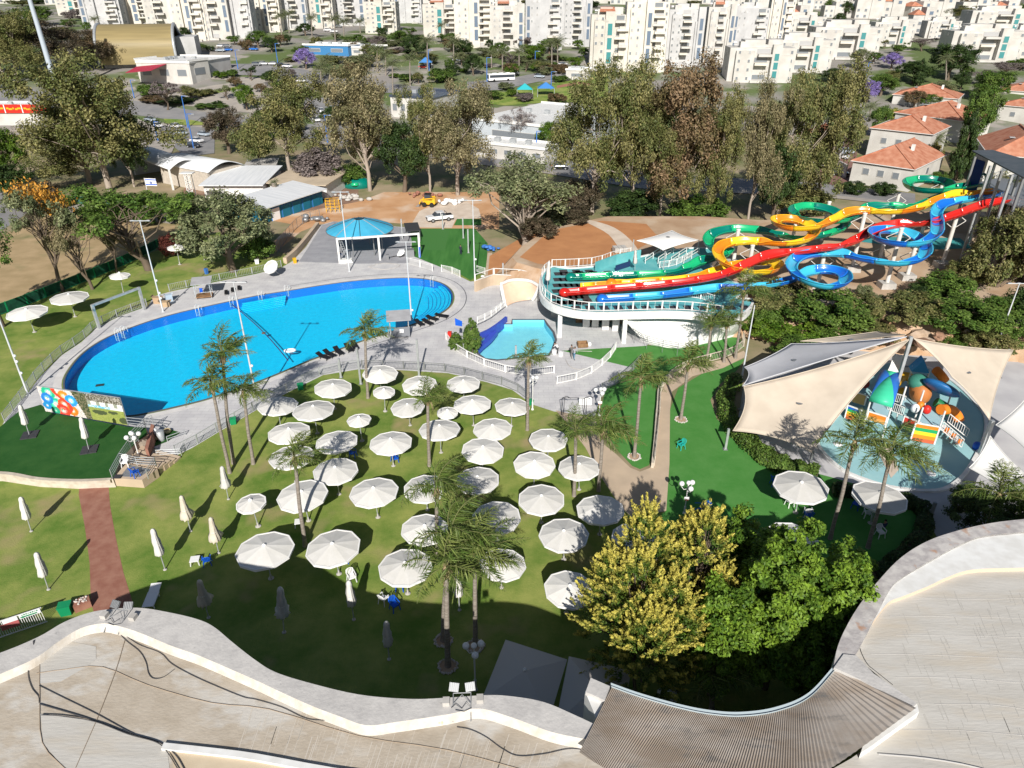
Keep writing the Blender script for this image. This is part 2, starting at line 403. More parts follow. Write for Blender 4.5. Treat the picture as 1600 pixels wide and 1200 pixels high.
basin(POOL,1.25,M['poolfloor'],M['poolwall'],M['poolcope'],0.10,water_mat('pool_water',(0.75,0.985,1.0),0.55,2.2),'pool',0.18)
M['kfloor']=mat('pale_aqua_floor',(0.30,0.72,0.80),0.6,c2=(0.26,0.66,0.76),scale=1)
basin(KPOOL,0.9,M['kfloor'],mat('aqua_wall',(0.16,0.55,0.70),0.5),M['poolcope'],0.35,water_mat('small_pool_water',(0.85,0.98,1.0),0.2,3),'small_pool',0.3)
def band(name,poly,d0,d1,z,m,i0=0,i1=None):
 a,b=ring(poly,d0),ring(poly,d1);n=len(poly);idx=list(range(n))if i1 is None else list(range(i0,i1))
 mb=MB();vs=[(x,y,z)for x,y in a]+[(x,y,z)for x,y in b]
 fs=[(i,(i+1)%n,n+(i+1)%n,n+i)for i in idx]
 ar=sum(poly[i][0]*poly[(i+1)%n][1]-poly[(i+1)%n][0]*poly[i][1]for i in range(n))
 if ar>0:fs=[f[::-1]for f in fs]
 mb.add(vs,fs);o=mb.build(name,m);o['kind']='structure'
band('pool_edge_strip',POOL,0.33,1.2,0.004,mat('pale_edge_slabs',(0.66,0.64,0.62),0.8,c2=(0.58,0.56,0.54),scale=1))
band('drain_channel',POOL,2.0,2.12,0.006,M['poolcope'],32,84)
band('waterline_tiles',POOL,-0.004,-0.03,-0.09,M['poolwall'])
def steps(name,a,b,n,dirv,w=0.35):
 mb=MB();a=PV(*a);b=PV(*b);d=Vector(dirv)
 for i in range(n):
  o=d*(0.2+w*i)
  mb.bar((a+o)+Vector((0,0,-0.5-0.12*i)),(b+o)+Vector((0,0,-0.5-0.12*i)),w*0.98,0.1,mi=0)
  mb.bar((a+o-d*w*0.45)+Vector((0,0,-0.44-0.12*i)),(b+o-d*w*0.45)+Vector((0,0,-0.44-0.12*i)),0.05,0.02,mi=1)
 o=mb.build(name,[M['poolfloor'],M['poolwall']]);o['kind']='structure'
steps('pool_steps',(378,469),(446,457),6,(0.15,-1,0),0.42)
mb=MB();q0=Vector((*POOL[0],0))
cx,cy=P(640,466)
for i in range(6):
 pts=[]
 for k in range(13):
  p=PV(*[(690,443),(697,447),(702,452),(706,458),(707,464),(706,471),(703,477),(698,483),(690,488),(684,492),(676,496),(668,499),(660,502)][k])
  c=Vector((cx,cy,0));pts.append(p+(c-p).normalized()*(0.5+0.62*i)+Vector((0,0,-0.20-0.14*i)))
 mb.tube(pts,0.05,4,mi=1)
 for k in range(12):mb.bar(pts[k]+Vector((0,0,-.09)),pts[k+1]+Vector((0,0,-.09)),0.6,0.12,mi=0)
mb.build('pool_steps',[M['poolfloor'],M['poolwall']])['kind']='structure'
sheet('plaza',poly_px([(467,409),(482,386),(503,352),(522,346),(644,357),(640,398),(640,411),(560,412)]),0.004,M['plaza'])
sheet('red_path',poly_px([(124,757),(165,753),(172,790),(181,840),(193,895),(206,955),(148,962),(140,880),(132,820)],0,3),-0.006,M['redpath'])
sheet('beige_path',poly_px([(868,641),(905,650),(930,650),(938,690),(962,709),(985,731),(1000,737),(1016,731),(1022,700),(1026,640),(1034,600),(1075,574),(1130,562),(1162,548),(1168,556),(1130,575),(1082,588),(1050,612),(1047,640),(1046,725),(1041,798),(990,810),(972,795),(940,747),(915,700),(885,660)]),0.008,M['beigepath'])
for i,(x,y,w_)in enumerate([(1036,722,24),(958,740,30)]):pass
sheet('artificial_turf',poly_px([(1047,640),(1046,725),(1041,798),(1000,830),(980,1000),(1300,1030),(1400,900),(1450,850),(1448,800),(1400,772),(1300,745),(1230,728),(1170,690),(1120,655),(1110,625),(1125,600),(1150,580),(1165,560),(1100,582),(1060,606)]),0.002,M['turf'])
sheet('artificial_turf',poly_px([(948,604),(1000,590),(1034,602),(1025,640),(1021,700),(1014,727),(1000,733),(988,728),(965,704),(950,680),(938,640)]),0.004,M['turf'])
sheet('artificial_turf',poly_px([(878,548),(1000,541),(1060,536),(1150,517),(1163,543),(1130,558),(1072,571),(1036,595),(1000,586),(960,600),(990,575)]),0.006,M['turf'])
sheet('striped_turf',poly_px([(641,357),(742,357),(762,380),(760,420),(735,438),(718,428),(690,418),(645,400)]),0.006,M['turfstripe'])
sheet('turf_strip',poly_px([(655,357.5),(703,357.5),(695,391),(664,391)]),0.010,mat('newer_turf_strip',(0.055,0.18,0.04),0.9))
sheet('striped_turf',poly_px([(709,352),(714,342),(752,342),(752,352)]),0.012,M['turfstripe'])
sheet('sand',poly_px([(500,350),(470,362),(430,395),(425,380),(455,350),(400,340),(480,322),(560,315),(600,300),(780,300),(780,358),(645,357),(640,350),(560,345)]),-0.008,M['sand'])
sheet('crushed_stone',poly_px([(640,355),(655,330),(680,318),(730,316),(748,326),(752,341),(712,343),(706,356)]),0.0,M['palesand'])
sheet('brown_path',poly_px([(762,395),(769,395),(770,437),(757,437)]),0.010,M['beigepath'])
sheet('straw_field',poly_px([(-120,505),(0,482),(100,446),(205,402),(280,366),(300,345),(270,322),(150,335),(90,330),(0,368),(-120,420)]),-0.012,M['straw'])
sheet('parking',poly_px([(90,330),(150,335),(270,350),(292,340),(285,318),(160,312),(60,318)]),-0.006,M['pave'])
sheet('road',poly_px([(-100,370),(-100,305),(0,290),(60,292),(62,320),(0,362)]),-0.004,M['asphalt'])
sheet('service_yard',poly_px([(285,300),(300,270),(420,262),(560,290),(560,315),(480,330),(400,345),(330,330)]),-0.002,mat('brown_yard',(0.22,0.12,0.085),0.9,c2=(0.30,0.2,0.14),scale=0.2))
sheet('sail_plaza',poly_px([(1165,600),(1240,548),(1420,542),(1600,548),(1760,620),(1680,860),(1470,850),(1442,800),(1400,774),(1300,746),(1262,736),(1215,706),(1150,668)]),0.010,mat('pale_grey_plaza',(0.55,0.54,0.54),0.8,c2=(0.46,0.45,0.46),scale=0.4,detail=6))
SPL_PX=[(1276,690),(1290,713),(1317,736),(1352,751),(1390,762),(1436,768),(1473,766),(1498,751),(1515,730),(1530,703),(1540,674),(1538,650),(1523,630),(1498,605),(1470,585),(1440,572),(1400,565),(1370,575),(1345,605),(1313,645),(1290,668)]
SPL=poly_px(SPL_PX,0,3)
sheet('splash_deck',SPL,0.05,[mat('aqua_rubber_floor',(0.33,0.56,0.58),0.7,c2=(0.29,0.52,0.55),scale=0.6),M['white']])
mb=MB();n=len(SPL)
for i in range(n):mb.bar((*SPL[i],0.07),(*SPL[(i+1)%n],0.07),0.35,0.26)
mb.build('splash_deck_kerb',M['white'])['kind']='structure'
RAISED_PX=[(800,402),(815,385),(855,358),(950,338),(1100,338),(1190,344),(1300,337),(1420,330),(1520,330),(1700,335),(1800,420),(1760,545),(1600,512),(1500,505),(1400,500),(1310,492),(1250,494),(1200,480),(1150,476),(1000,462),(920,446),(870,426),(835,418),(808,410)]
ZR=3.4
sheet('raised_ground',poly_px(RAISED_PX,ZR),ZR,[M['slopesoil'],M['rockbank']],skirt=(3.6,3.2))
sheet('orange_soil',poly_px([(765,400),(800,380),(860,345),(840,420),(800,432),(762,432)]),0.012,M['orangesoil'])
sheet('orange_soil',poly_px([(812,402),(860,360),(940,345),(1010,350),(1030,372),(990,392),(960,404),(890,419),(840,412)],ZR),ZR+0.02,M['orangesoil'])
sheet('gravel_track',poly_px([(905,342),(930,346),(960,356),(985,375),(998,396),(975,402),(965,385),(950,366),(925,352)],ZR,3),ZR+0.035,M['palesand'])
sheet('slope_turf',poly_px([(1345,378),(1360,370),(1500,372),(1520,388),(1450,390)],ZR),ZR+0.02,mat('teal_mat',(0.05,0.30,0.30),0.8))
def far_sheet(name,pts,dz,m):
 """follows the hillside: polygon cut into a strip mesh between its two long sides"""
 k=len(pts)//2;a=pts[:k];b=pts[k:][::-1];V=[]
 NS=6
 def resamp(l):
  out=[]
  for i in range(len(l)-1):
   for j in range(NS):t=j/NS;out.append((l[i][0]*(1-t)+l[i+1][0]*t,l[i][1]*(1-t)+l[i+1][1]*t))
  return out+[l[-1]]
 a,b=resamp(a),resamp(b)
 A_=[G(*p)for p in a];B_=[G(*p)for p in b]
 for t in(0,.25,.5,.75,1):
  for p,q in zip(A_,B_):
   x=p[0]*(1-t)+q[0]*t;y=p[1]*(1-t)+q[1]*t;V.append((x,y,T(y)+dz))
 o=grid_obj(name,V,len(a),5,m);o['kind']='structure'
M['marking']=mat('road_paint',(0.7,0.7,0.68),0.7)
far_sheet('road',[(-80,125),(214,158),(335,178),(520,198),(700,226),(860,246),(1000,270),(1290,287),(1430,303),(1430,322),(1290,306),(1000,292),(850,268),(700,248),(520,222),(330,196),(214,180),(-80,150)],0.05,M['asphalt'])
far_sheet('kerb_strip',[(500,221),(700,246),(850,266),(1000,290),(1290,304),(1430,320),(1430,324),(1290,309),(1000,295),(850,271),(700,251),(500,226)],0.12,M['pave'])
far_sheet('grass_verge',[(256,186),(300,188),(320,192),(318,196),(290,196),(258,193)],0.14,M['lawn'])
far_sheet('road',[(240,196),(300,197),(335,203),(335,240),(290,245),(255,215)],0.09,M['asphalt'])
far_sheet('pavement',[(215,186),(238,196),(276,222),(268,240),(240,232),(212,235)],0.12,M['pave'])
far_sheet('road',[(300,100),(400,100),(470,108),(560,126),(700,140),(700,152),(560,142),(470,128),(400,118),(300,116)],0.10,M['asphalt'])
far_sheet('pavement',[(330,119),(400,121),(470,132),(560,146),(560,150),(470,138),(400,128),(330,124)],0.06,M['pave'])
far_sheet('parking',[(250,150),(330,134),(385,126),(440,132),(440,178),(385,176),(330,170),(250,160)],0.07,M['pave'])
far_sheet('hedge_verge',[(312,146),(350,139),(380,134),(380,138),(350,144),(312,151)],0.10,M['lawn'])
far_sheet('road',[(480,150),(560,160),(600,200),(560,215),(500,205),(470,170)],0.11,M['asphalt'])
far_sheet('road',[(730,128),(780,126),(850,112),(960,96),(960,106),(850,126),(780,141),(730,143)],0.10,M['asphalt'])
far_sheet('park_lawn',[(740,142),(790,144),(860,130),(950,118),(950,160),(860,160),(790,165),(740,160)],0.06,M['lawn'])
far_sheet('pavement',[(870,134),(905,128),(940,134),(940,137),(905,132),(870,138)],0.10,M['redpath'])
far_sheet('road',[(1340,118),(1365,118),(1380,130),(1370,145),(1350,145),(1340,128)],0.10,M['asphalt'])
far_sheet('driveway',[(1285,225),(1320,215),(1340,225),(1335,285),(1300,290),(1280,280)],0.10,mat('brick_driveway',(0.22,0.12,0.10),0.9))
#  THE ROOF WE LOOK OVER (foreground building)
ZB=10.4
M['screed']=mat('stained_roof_screed',(0.50,0.44,0.36),0.85,c2=(0.39,0.33,0.255),scale=0.5,detail=14,nr=.68,ramp=(0.38,0.68),c3=(0.55,0.52,0.47),scale3=0.3,ramp3=(0.5,0.62),bump=0.3,bscale=5,stretch=(1,1.6,1))
M['screed2']=mat('pale_roof_screed',(0.55,0.53,0.49),0.85,c2=(0.46,0.435,0.39),scale=0.6,detail=14,nr=.68,ramp=(0.38,0.7),c3=(0.51,0.46,0.385),scale3=0.4,bump=0.25,bscale=5,stretch=(0.4,1.6,1))
M['parapet']=mat('weathered_parapet',(0.56,0.54,0.515),0.9,c2=(0.44,0.425,0.41),scale=1.1,detail=14,nr=.7,ramp=(0.4,0.65),bump=0.35,bscale=6,c3=(0.20,0.20,0.20),scale3=3.5,ramp3=(0.68,0.80))
M['parapet_stained']=mat('lichen_stained_parapet',(0.54,0.515,0.49),0.9,c2=(0.38,0.355,0.35),scale=1.6,detail=10,ramp=(0.38,0.6),bump=0.4,bscale=6,c3=(0.42,0.26,0.18),scale3=1.4,ramp3=(0.62,0.74))
M['cable']=mat('dark_cable',(0.06,0.06,0.065),0.6)
def plist(pts,z,n=5):
 return[Vector(p)for p in spline([PV(x,y,z)for x,y in pts],n)]
bld=empty('hotel_building',(0,15,0),label='big white building in the foreground with wavy concrete parapet and stained flat roof',cat='building')
OUT_L=[(-160,1075),(-80,1045),(0,1020),(60,995),(100,972),(140,957),(180,951),(222,950),(270,958),(310,968),(335,980),(365,1005),(400,1032),(430,1050),(480,1066),(560,1085),(640,1092),(700,1090),(760,1086),(800,1088),(850,1097),(900,1118),(932,1133)]
IN_L=[(-160,1120),(-80,1085),(0,1053),(55,1028),(90,1003),(125,982),(160,974),(185,978),(222,990),(265,1008),(310,1024),(350,1041),(400,1063),(445,1084),(490,1104),(530,1119),(572,1133),(620,1128),(700,1116),(748,1107),(800,1121),(860,1143),(921,1156)]
def strip(mb,a,b,mi=0,flip=False):
 n=len(a);vs=list(a)+list(b);fs=[(i,i+1,n+i+1,n+i)for i in range(n-1)]
 if flip:fs=[f[::-1]for f in fs]
 mb.add(vs,fs,mi)
def dz(l,d):return[Vector((p.x,p.y,p.z+d))for p in l]
def zat(l,z):return[Vector((p.x,p.y,z))for p in l]
def parapet(o_px,i_px,m,z=ZB,n=5,drop=0.42,mside=None):
 a=plist(o_px,z,n);b=plist(i_px,z,n);mb=MB()
 strip(mb,b,a);strip(mb,zat(a,z-0.7),a,0,True);strip(mb,b,zat(b,z-drop),0,True)
 return a,b,mb.build('parapet',m,bld,local=False)
aL,bL,o=parapet(OUT_L,IN_L,M['parapet'])
mb=MB();w0=dz(bL,-0.02);w1=[Vector((p.x,p.y-0.24,ZB-0.42))for p in bL];strip(mb,w1,w0);mb.build('upstand',mat('white_sealed_upstand',(0.62,0.59,0.54),0.7,c2=(0.50,0.45,0.38),scale=1.6,detail=12,nr=.65),bld,local=False)
M['facade']=M['whitewall']
mb=MB();strip(mb,zat(aL,0),zat(aL,ZB-0.65),0,True);mb.build('facade',M['whitewall'],bld,local=False)
def roof_sheet(pts_px,z,m,name='roof',label=None,extra=None):
 w=[PV(x,y,z)for x,y in pts_px];lines=[w];tr=tessellate_polygon(lines);fs=[]
 for a,b,c in tr:
  fs.append((a,b,c)if(w[b]-w[a]).cross(w[c]-w[a]).z>0 else(a,c,b))
 mb=MB();mb.add(w,fs);return mb.build(name,m,bld,label,local=False)
ZR1=ZB-0.43
roofpts=[(p[0],p[1]-4)for p in IN_L]
roof_sheet(roofpts+[(925,1180),(1080,1260),(1300,1400),(-400,1500)],ZR1,M['screed'],label='beige stained roof field with pale seams')
roof_sheet([(60,1024),(100,1000),(150,1010),(150,1030),(135,1042),(95,1065),(62,1068)],ZR1+0.012,M['screed2'],'roof_patch')
roof_sheet([(63,1115),(150,1127),(260,1160),(266,1210),(100,1200),(68,1162)],ZR1+0.012,M['screed2'],'roof_patch')
mb=MB()
for ln in([(195,1000),(180,1050),(155,1115),(140,1150),(118,1200)],[(62,1025),(62,1090),(66,1160),(103,1202)],[(57,1052),(100,1046),(160,1042),(230,1070),(330,1098),(420,1108),(560,1150),(700,1172),(860,1215)]):
 mb.tube(plist(ln,ZR1+0.02,3),0.018,5)
mb.build('roof_joint',mat('joint_mortar',(0.34,0.27,0.20),0.9),bld,local=False)
mb=MB();e=plist([(256,1160),(330,1168),(400,1177),(520,1199),(640,1215)],ZR1+0.16,3);strip(mb,dz([p+Vector((0,-.3,0))for p in e],0),e);strip(mb,dz(e,-0.15),e,0,True);strip(mb,dz([p+Vector((0,-.3,0))for p in e],-0.15),[p+Vector((0,-.3,0))for p in e])
mb.build('roof_kerb',M['white'],bld,local=False)
roof_sheet([(262,1166),(330,1172),(400,1181),(520,1203),(640,1250),(300,1300)],ZR1+0.02,mat('warm_bright_screed',(0.62,0.52,0.38),0.8,c2=(0.54,0.44,0.31),scale=0.6),'roof_patch')
mb=MB();rr=random.Random(4)
for i in range(150):
 px_=380+i*5.6+rr.uniform(-2,2);py0=np.interp(px_,[430,572,750,920,1200],[1085,1142,1117,1178,1260]);L=rr.uniform(18,70)
 y0=py0+rr.uniform(8,55)
 a,b=PV(px_,y0,ZR1+0.004),PV(px_-L*0.33,y0+L,ZR1+0.004);mb.bar(a,b,rr.uniform(0.015,0.045),0.008)
mb.build('roof_board_marks',mat('pale_board_marks',(0.56,0.51,0.44),0.9),bld,local=False)
GUT=[(955,1074),(1000,1090),(1060,1107),(1110,1117),(1160,1120),(1215,1112),(1265,1090),(1308,1044)]
LOW=[(905,1175),(935,1195),(985,1222),(1040,1236),(1110,1245),(1200,1236),(1290,1205),(1432,1106)]
g=plist(GUT,ZB-0.15,28);l_=plist(LOW,ZB+0.25,28);n=len(g)
V=[];NV=7
for j in range(NV):
 t=j/(NV-1)
 for i in range(n):
  p=g[i].lerp(l_[i],t);V.append((p.x,p.y,p.z+(0.035 if i%2 else-0.035)))
M['corrug']=mat('rusty_corrugated_sheets',(0.33,0.27,0.215),0.75,c2=(0.42,0.375,0.33),scale=0.5,detail=12,nr=.65,ramp=(0.4,0.62),c3=(0.22,0.205,0.19),scale3=0.9,ramp3=(0.55,0.7),stretch=(0.6,1.4,1))
def corr(name,G1,L1,m,per=150):
 V=[];NN=per*2+1
 gg=[G1[min(len(G1)-1,int(k/(NN-1)*(len(G1)-1)))].lerp(G1[min(len(G1)-1,int(k/(NN-1)*(len(G1)-1))+1)],(k/(NN-1)*(len(G1)-1))%1)for k in range(NN)]
 ll=[L1[min(len(L1)-1,int(k/(NN-1)*(len(L1)-1)))].lerp(L1[min(len(L1)-1,int(k/(NN-1)*(len(L1)-1))+1)],(k/(NN-1)*(len(L1)-1))%1)for k in range(NN)]
 for j in range(NV):
  t=j/(NV-1)
  for k in range(NN):
   p=gg[k].lerp(ll[k],t);V.append((p.x,p.y,p.z+(0.028 if k%2 else-0.028)+(0.014*(k//30%2))))
 return grid_obj(name,V,NN,NV,m,bld,smooth=False,local=False)
o=corr('corrugated_roof',g,l_,M['corrug'],118);o['label']='curved brown corrugated sheet roof with pale blue gutter'
mb=MB();strip(mb,g,[p+Vector((0,0.22,0.06))for p in g]);strip(mb,[p+Vector((0,0.22,-0.25))for p in g],[p+Vector((0,0.22,0.06))for p in g],0,True);strip(mb,g,dz(g,0.1))
mb.build('gutter',mat('pale_blue_gutter',(0.40,0.47,0.50),0.5),bld,local=False)
mb=MB();strip(mb,zat([p+Vector((0,.1,0))for p in g],0),zat([p+Vector((0,.1,0))for p in g],ZB-0.3),0,True);mb.build('facade',M['whitewall'],bld,local=False)
def block_px(mb,cap_px,z1,z0,mi_top=0,mi_side=1):
 w=[PV(x,y,z1)for x,y in cap_px];mb.prism([(p.x,p.y)for p in w],z0,z1,mi_top,mi_side)
mb=MB();block_px(mb,[(923,1059),(953,1072),(945,1094),(915,1081)],ZB,ZB-0.25);mb.build('wall_cap',M['parapet'],bld,local=False)
mb=MB();block_px(mb,[(925,1063),(951,1073),(943,1091),(935,1130),(914,1080)],ZB-0.25,0);mb.build('end_wall',M['white'],bld,local=False)
OUT_R=[(1302,1042),(1309,1010),(1322,980),(1343,945),(1372,908),(1408,871),(1450,845),(1500,828),(1550,817),(1600,811),(1680,803),(1800,798)]
IN_R=[(1336,1023),(1350,998),(1362,975),(1375,950),(1388,925),(1404,906),(1450,878),(1500,851),(1535,838),(1600,831),(1680,823),(1800,818)]
aR,bR,o=parapet(OUT_R,IN_R,M['parapet_stained'])
o['label']='curved parapet with grey and rusty lichen stains'
mb=MB();strip(mb,zat(aR,0),zat(aR,ZB-0.65),0,True);mb.build('facade',M['whitewall'],bld,local=False)
BAND=[(1334,1027),(1345,1003),(1360,978),(1374,958),(1390,940),(1410,932),(1450,916),(1480,902),(1520,890),(1600,887),(1680,884),(1800,880)]
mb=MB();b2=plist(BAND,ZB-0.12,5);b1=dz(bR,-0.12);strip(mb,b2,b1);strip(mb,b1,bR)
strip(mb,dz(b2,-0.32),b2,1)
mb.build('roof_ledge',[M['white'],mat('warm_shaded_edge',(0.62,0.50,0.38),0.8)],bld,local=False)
ZR2=ZB-0.40
rp=[(x,y-3)for x,y in BAND]
roof_sheet(rp+[(1900,1500),(700,1500),(1250,1230),(1330,1185),(1380,1150),(1432,1106)],ZR2,M['screed2'],label='pale roof field with faint grey seams')
mb=MB()
for y0,y1,x0 in((935,934,1440),(962,966,1390),(992,996,1400),(1022,1030,1360),(1058,1068,1400),(1100,1110,1460),(1140,1150,1410)):
 mb.tube(plist([(x0,y0),(x0+90,y0+1),(1620,y1),(1700,y1)],ZR2+0.006,3),0.012,4)
mb.tube(plist([(1372,1178),(1450,1185),(1530,1200),(1620,1230)],ZR2+0.02,3),0.04,5)
mb.build('roof_joint',mat('grey_joint',(0.42,0.41,0.40),0.9),bld,local=False)
mb=MB()
for i in range(90):
 x=rr.uniform(1410,1620);y=rr.uniform(905,1180);L=rr.uniform(8,34)
 mb.bar(PV(x,y,ZR2+0.003),PV(x+L*0.42,y+L,ZR2+0.003),rr.uniform(0.015,0.05),0.006)
mb.build('roof_streaks',mat('grey_streaks',(0.47,0.45,0.41),0.9),bld,local=False)
mb=MB();block_px(mb,[(1303,1043),(1318,1022),(1338,1024),(1365,1052),(1433,1099),(1425,1106),(1385,1086),(1345,1062)],ZB+0.08,ZB-0.5);mb.build('wall_cap',M['parapet'],bld,local=False)
mb=MB();block_px(mb,[(1433,1099),(1436,1112),(1358,1168),(1345,1176),(1350,1160),(1425,1106)],ZB+0.02,ZB-0.45);mb.build('roof_kerb',M['white'],bld,local=False)
mb=MB();mb.prism([(-45,-14),(45,-14),(45,14),(-45,14)],0,ZR1-0.12);mb.build('lower_walls',M['whitewall'],bld,local=False)
roof_sheet([(-2500,1130),(-160,1120),(-400,1500),(-3000,1500)],ZR1,M['screed'])
def roofcable(pts,lab,r=0.017,z=ZR1+0.04):
 mb=MB();mb.tube(plist(pts,z,6),r,6);return tag(mb.build('cable',M['cable']),lab,'cable','cables lying on the roof')
roofcable([(180,981),(196,1000),(218,1018),(228,1035),(232,1052),(240,1060),(255,1058),(272,1046)],'short black cable looping back on the beige roof below the left floodlights')
roofcable([(180,981),(215,1006),(250,1020),(268,1037),(300,1055),(340,1073),(380,1089),(400,1093),(440,1105),(480,1123),(520,1127),(560,1142),(600,1143),(640,1133),(690,1124),(715,1112)],'long black cable running along the parapet from the left floodlights to the right pair')
roofcable([(144,958),(140,967),(125,985),(100,1004),(75,1013),(54,1023),(46,1035),(44,1055),(50,1075),(60,1088),(61,1098)],'thin cable crossing the parapet joint at far left of the roof')
roofcable([(62,1100),(120,1117),(150,1127),(200,1145),(250,1160),(275,1180),(290,1205)],'thick dark cable bundle running to the bottom edge, the upper one',0.03)
roofcable([(64,1117),(100,1119),(150,1128),(200,1147),(245,1160),(262,1176),(280,1205)],'thick dark cable bundle running to the bottom edge, the lower one',0.022,ZR1+0.09)
roofcable([(61,1071),(95,1088),(150,1115),(210,1147),(255,1162)],'straight thin brown cable above the dark cable bundles',0.016)
roofcable([(714,1136),(735,1140),(760,1152),(785,1170),(810,1181),(850,1178),(890,1170),(920,1175),(960,1198)],'wavy cable lying on the beige roof at bottom centre')
roofcable([(1343,1010),(1347,1022),(1356,1038),(1370,1050),(1395,1070)],'short cable by the kink of the right roof',0.015,ZR2+0.03)
def floodpair(px,py,rz,lab,s=1.0):
 x,y=P(px,py,ZB);t=empty('roof_floodlight',(x,y,ZB),rz,lab,'floodlight','floodlights on the parapet')
 mb=MB()
 for sx in(-1,1):
  mb.tube([(0.42*sx*s,-0.75,-0.35),(0.42*sx*s,-0.1,0.05),(0.42*sx*s,0.35,0.25)],0.025,6)
 mb.tube([(-.42*s,0.35,.25),(.42*s,0.35,.25)],0.025,6);mb.tube([(-.42*s,-0.35,-.1),(.42*s,-.35,-.1)],0.025,6)
 mb.tube([(-.42*s,-0.1,.06),(0,.3,.2),(.42*s,-.1,.06)],0.018,6)
 mb.build('bracket',M['greysteel'],t)
 for sx in(-1,1):
  l=MB();l.box((0,0,0),(0.46,0.13,0.40));
  for k in range(5):l.box((-0.18+0.09*k,-0.09,0),(0.02,0.06,0.36))
  o=l.build('lamp',M['greysteel'],t);o.location=(0.38*sx*s,0.55,0.42);o.rotation_euler=(R(-50),0,R(10*sx))
  gl=MB();gl.box((0,0.07,0),(0.40,0.012,0.34));go=gl.build('lens',M['glass'],o)
 mb=MB();mb.box((-0.75*s,0.0,0.12),(0.32,0.36,0.24));mb.build('ballast_block',M['concrete'],t);mb=MB();mb.box((0.85*s,0.1,0.12),(0.32,0.36,0.24));mb.build('ballast_block',M['concrete'],t)
 mb=MB()
 mb.tube([(-.5,-.3,.05),(-.3,-.15,.1),(0,-.35,.05),(.2,-.1,.12),(.45,-.35,.06),(0.1,-.5,.04),(-.3,-.42,.05)],0.015,5);mb.build('cable_loop',M['cable'],t)
 return t
floodpair(184,966,R(-8),'pair of floodlights with tangled cables on the left parapet crest')
floodpair(722,1098,R(2),'pair of grey floodlights on a steel frame at the centre of the parapet')
mb=MB()
for i in range(5):mb.sphere(PV(684+i*2.2,1127+(i%2)*2,ZR1+0.1),0.09,7,5,sx=rr.uniform(.6,1.2),sz=rr.uniform(.6,1.3))
tag(mb.build('straw_tuft',mat('dry_tuft',(0.62,0.55,0.38),0.9)),'small dry yellowish tuft on the roof below the centre floodlights','debris')
mb=MB();mb.sphere(PV(52,1026,ZB-0.3),0.12,8,6);mb.tube([PV(53,1001,ZB+.02),PV(53,1026,ZB-.2),PV(56,1034,ZR1)],0.05,6)
tag(mb.build('cable_clamp',M['darkgrey']),'dark cable clamp on the joint of the left parapet','clamp')
#  PLANTS
def quads_mesh(name,C,size,rng,tint,mat_,up=0.35,asp=1.7,outward=None,dirs=None):
 """many separate leaf faces; C (N,3) centres, size scalar or (N,), tint (N,)"""
 N=len(C);C=np.asarray(C,float)
 nrm=rng.normal(size=(N,3));nrm[:,2]=np.abs(nrm[:,2])+up
 if outward is not None:nrm=nrm*0.8+outward*0.9
 nrm/=np.linalg.norm(nrm,axis=1)[:,None]
 a=dirs if dirs is not None else rng.normal(size=(N,3))
 a=a-(a*nrm).sum(1)[:,None]*nrm;a/=(np.linalg.norm(a,axis=1)[:,None]+1e-9)
 b=np.cross(nrm,a)
 s=np.ones(N)*size if np.isscalar(size)else np.asarray(size)
 s=s*rng.uniform(0.65,1.35,N)
 A=a*(s*asp/2)[:,None];B=b*(s/2)[:,None]
 V=np.empty((N,4,3));V[:,0]=C-A;V[:,1]=C+B*.9-A*.1;V[:,2]=C+A;V[:,3]=C-B*.9-A*.1
 me=bpy.data.meshes.new(name);me.vertices.add(N*4);me.vertices.foreach_set('co',V.reshape(-1))
 me.loops.add(N*4);me.loops.foreach_set('vertex_index',np.arange(N*4,dtype=np.int32))
 me.polygons.add(N);me.polygons.foreach_set('loop_start',np.arange(0,N*4,4,dtype=np.int32))
 try:me.polygons.foreach_set('loop_total',np.full(N,4,dtype=np.int32))
 except Exception:pass
 me.update(calc_edges=True);me.validate()
 at=me.attributes.new('tint','FLOAT','FACE');at.data.foreach_set('value',np.clip(tint,0,1).astype(np.float32))
 me.materials.append(mat_)
 return me
def mobj(name,me,parent=None):
 o=bpy.data.objects.new(name,me);col.objects.link(o)
 if parent:link_child(o,parent)
 return o
def clumps(rng,blobs,k,shell=(0.55,1.0),low=-0.5):
 """k clump centres spread over ellipsoid blobs; returns centres, clump scale, outward dirs"""
 vol=np.array([b[3]*b[4]*b[5]for b in blobs])**0.67;pr=vol/vol.sum()
 out=[];od=[]
 for _ in range(k):
  b=blobs[rng.choice(len(blobs),p=pr)]
  while True:
   d=rng.normal(size=3);d/=np.linalg.norm(d)
   if d[2]>low or rng.random()<0.25:break
  r=rng.uniform(*shell)
  out.append((b[0]+d[0]*r*b[3],b[1]+d[1]*r*b[4],b[2]+d[2]*r*b[5]));od.append(d)
 return np.array(out),np.array(od)
def crown_mesh(name,seed,blobs,k,per,cr,leaf,mat_,shell=(0.55,1.0),drop=1.0,up=0.35,asp=1.7,low=-0.5):
 rng=np.random.default_rng(seed);cc,od=clumps(rng,blobs,k,shell,low)
 C=np.repeat(cc,per,0);g=rng.normal(size=C.shape);g/=np.linalg.norm(g,axis=1)[:,None];g*=(rng.random(len(C))**0.45)[:,None]
 cs=rng.uniform(0.6,1.35,k)
 C=C+g*(np.repeat(cs,per)*cr)[:,None]*np.array([1,1,drop])
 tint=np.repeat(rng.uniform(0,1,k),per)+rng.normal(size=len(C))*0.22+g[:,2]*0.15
 return quads_mesh(name,C,leaf,rng,tint,mat_,up,asp,outward=np.repeat(od,per,0)*0.5+g*0.8),cc
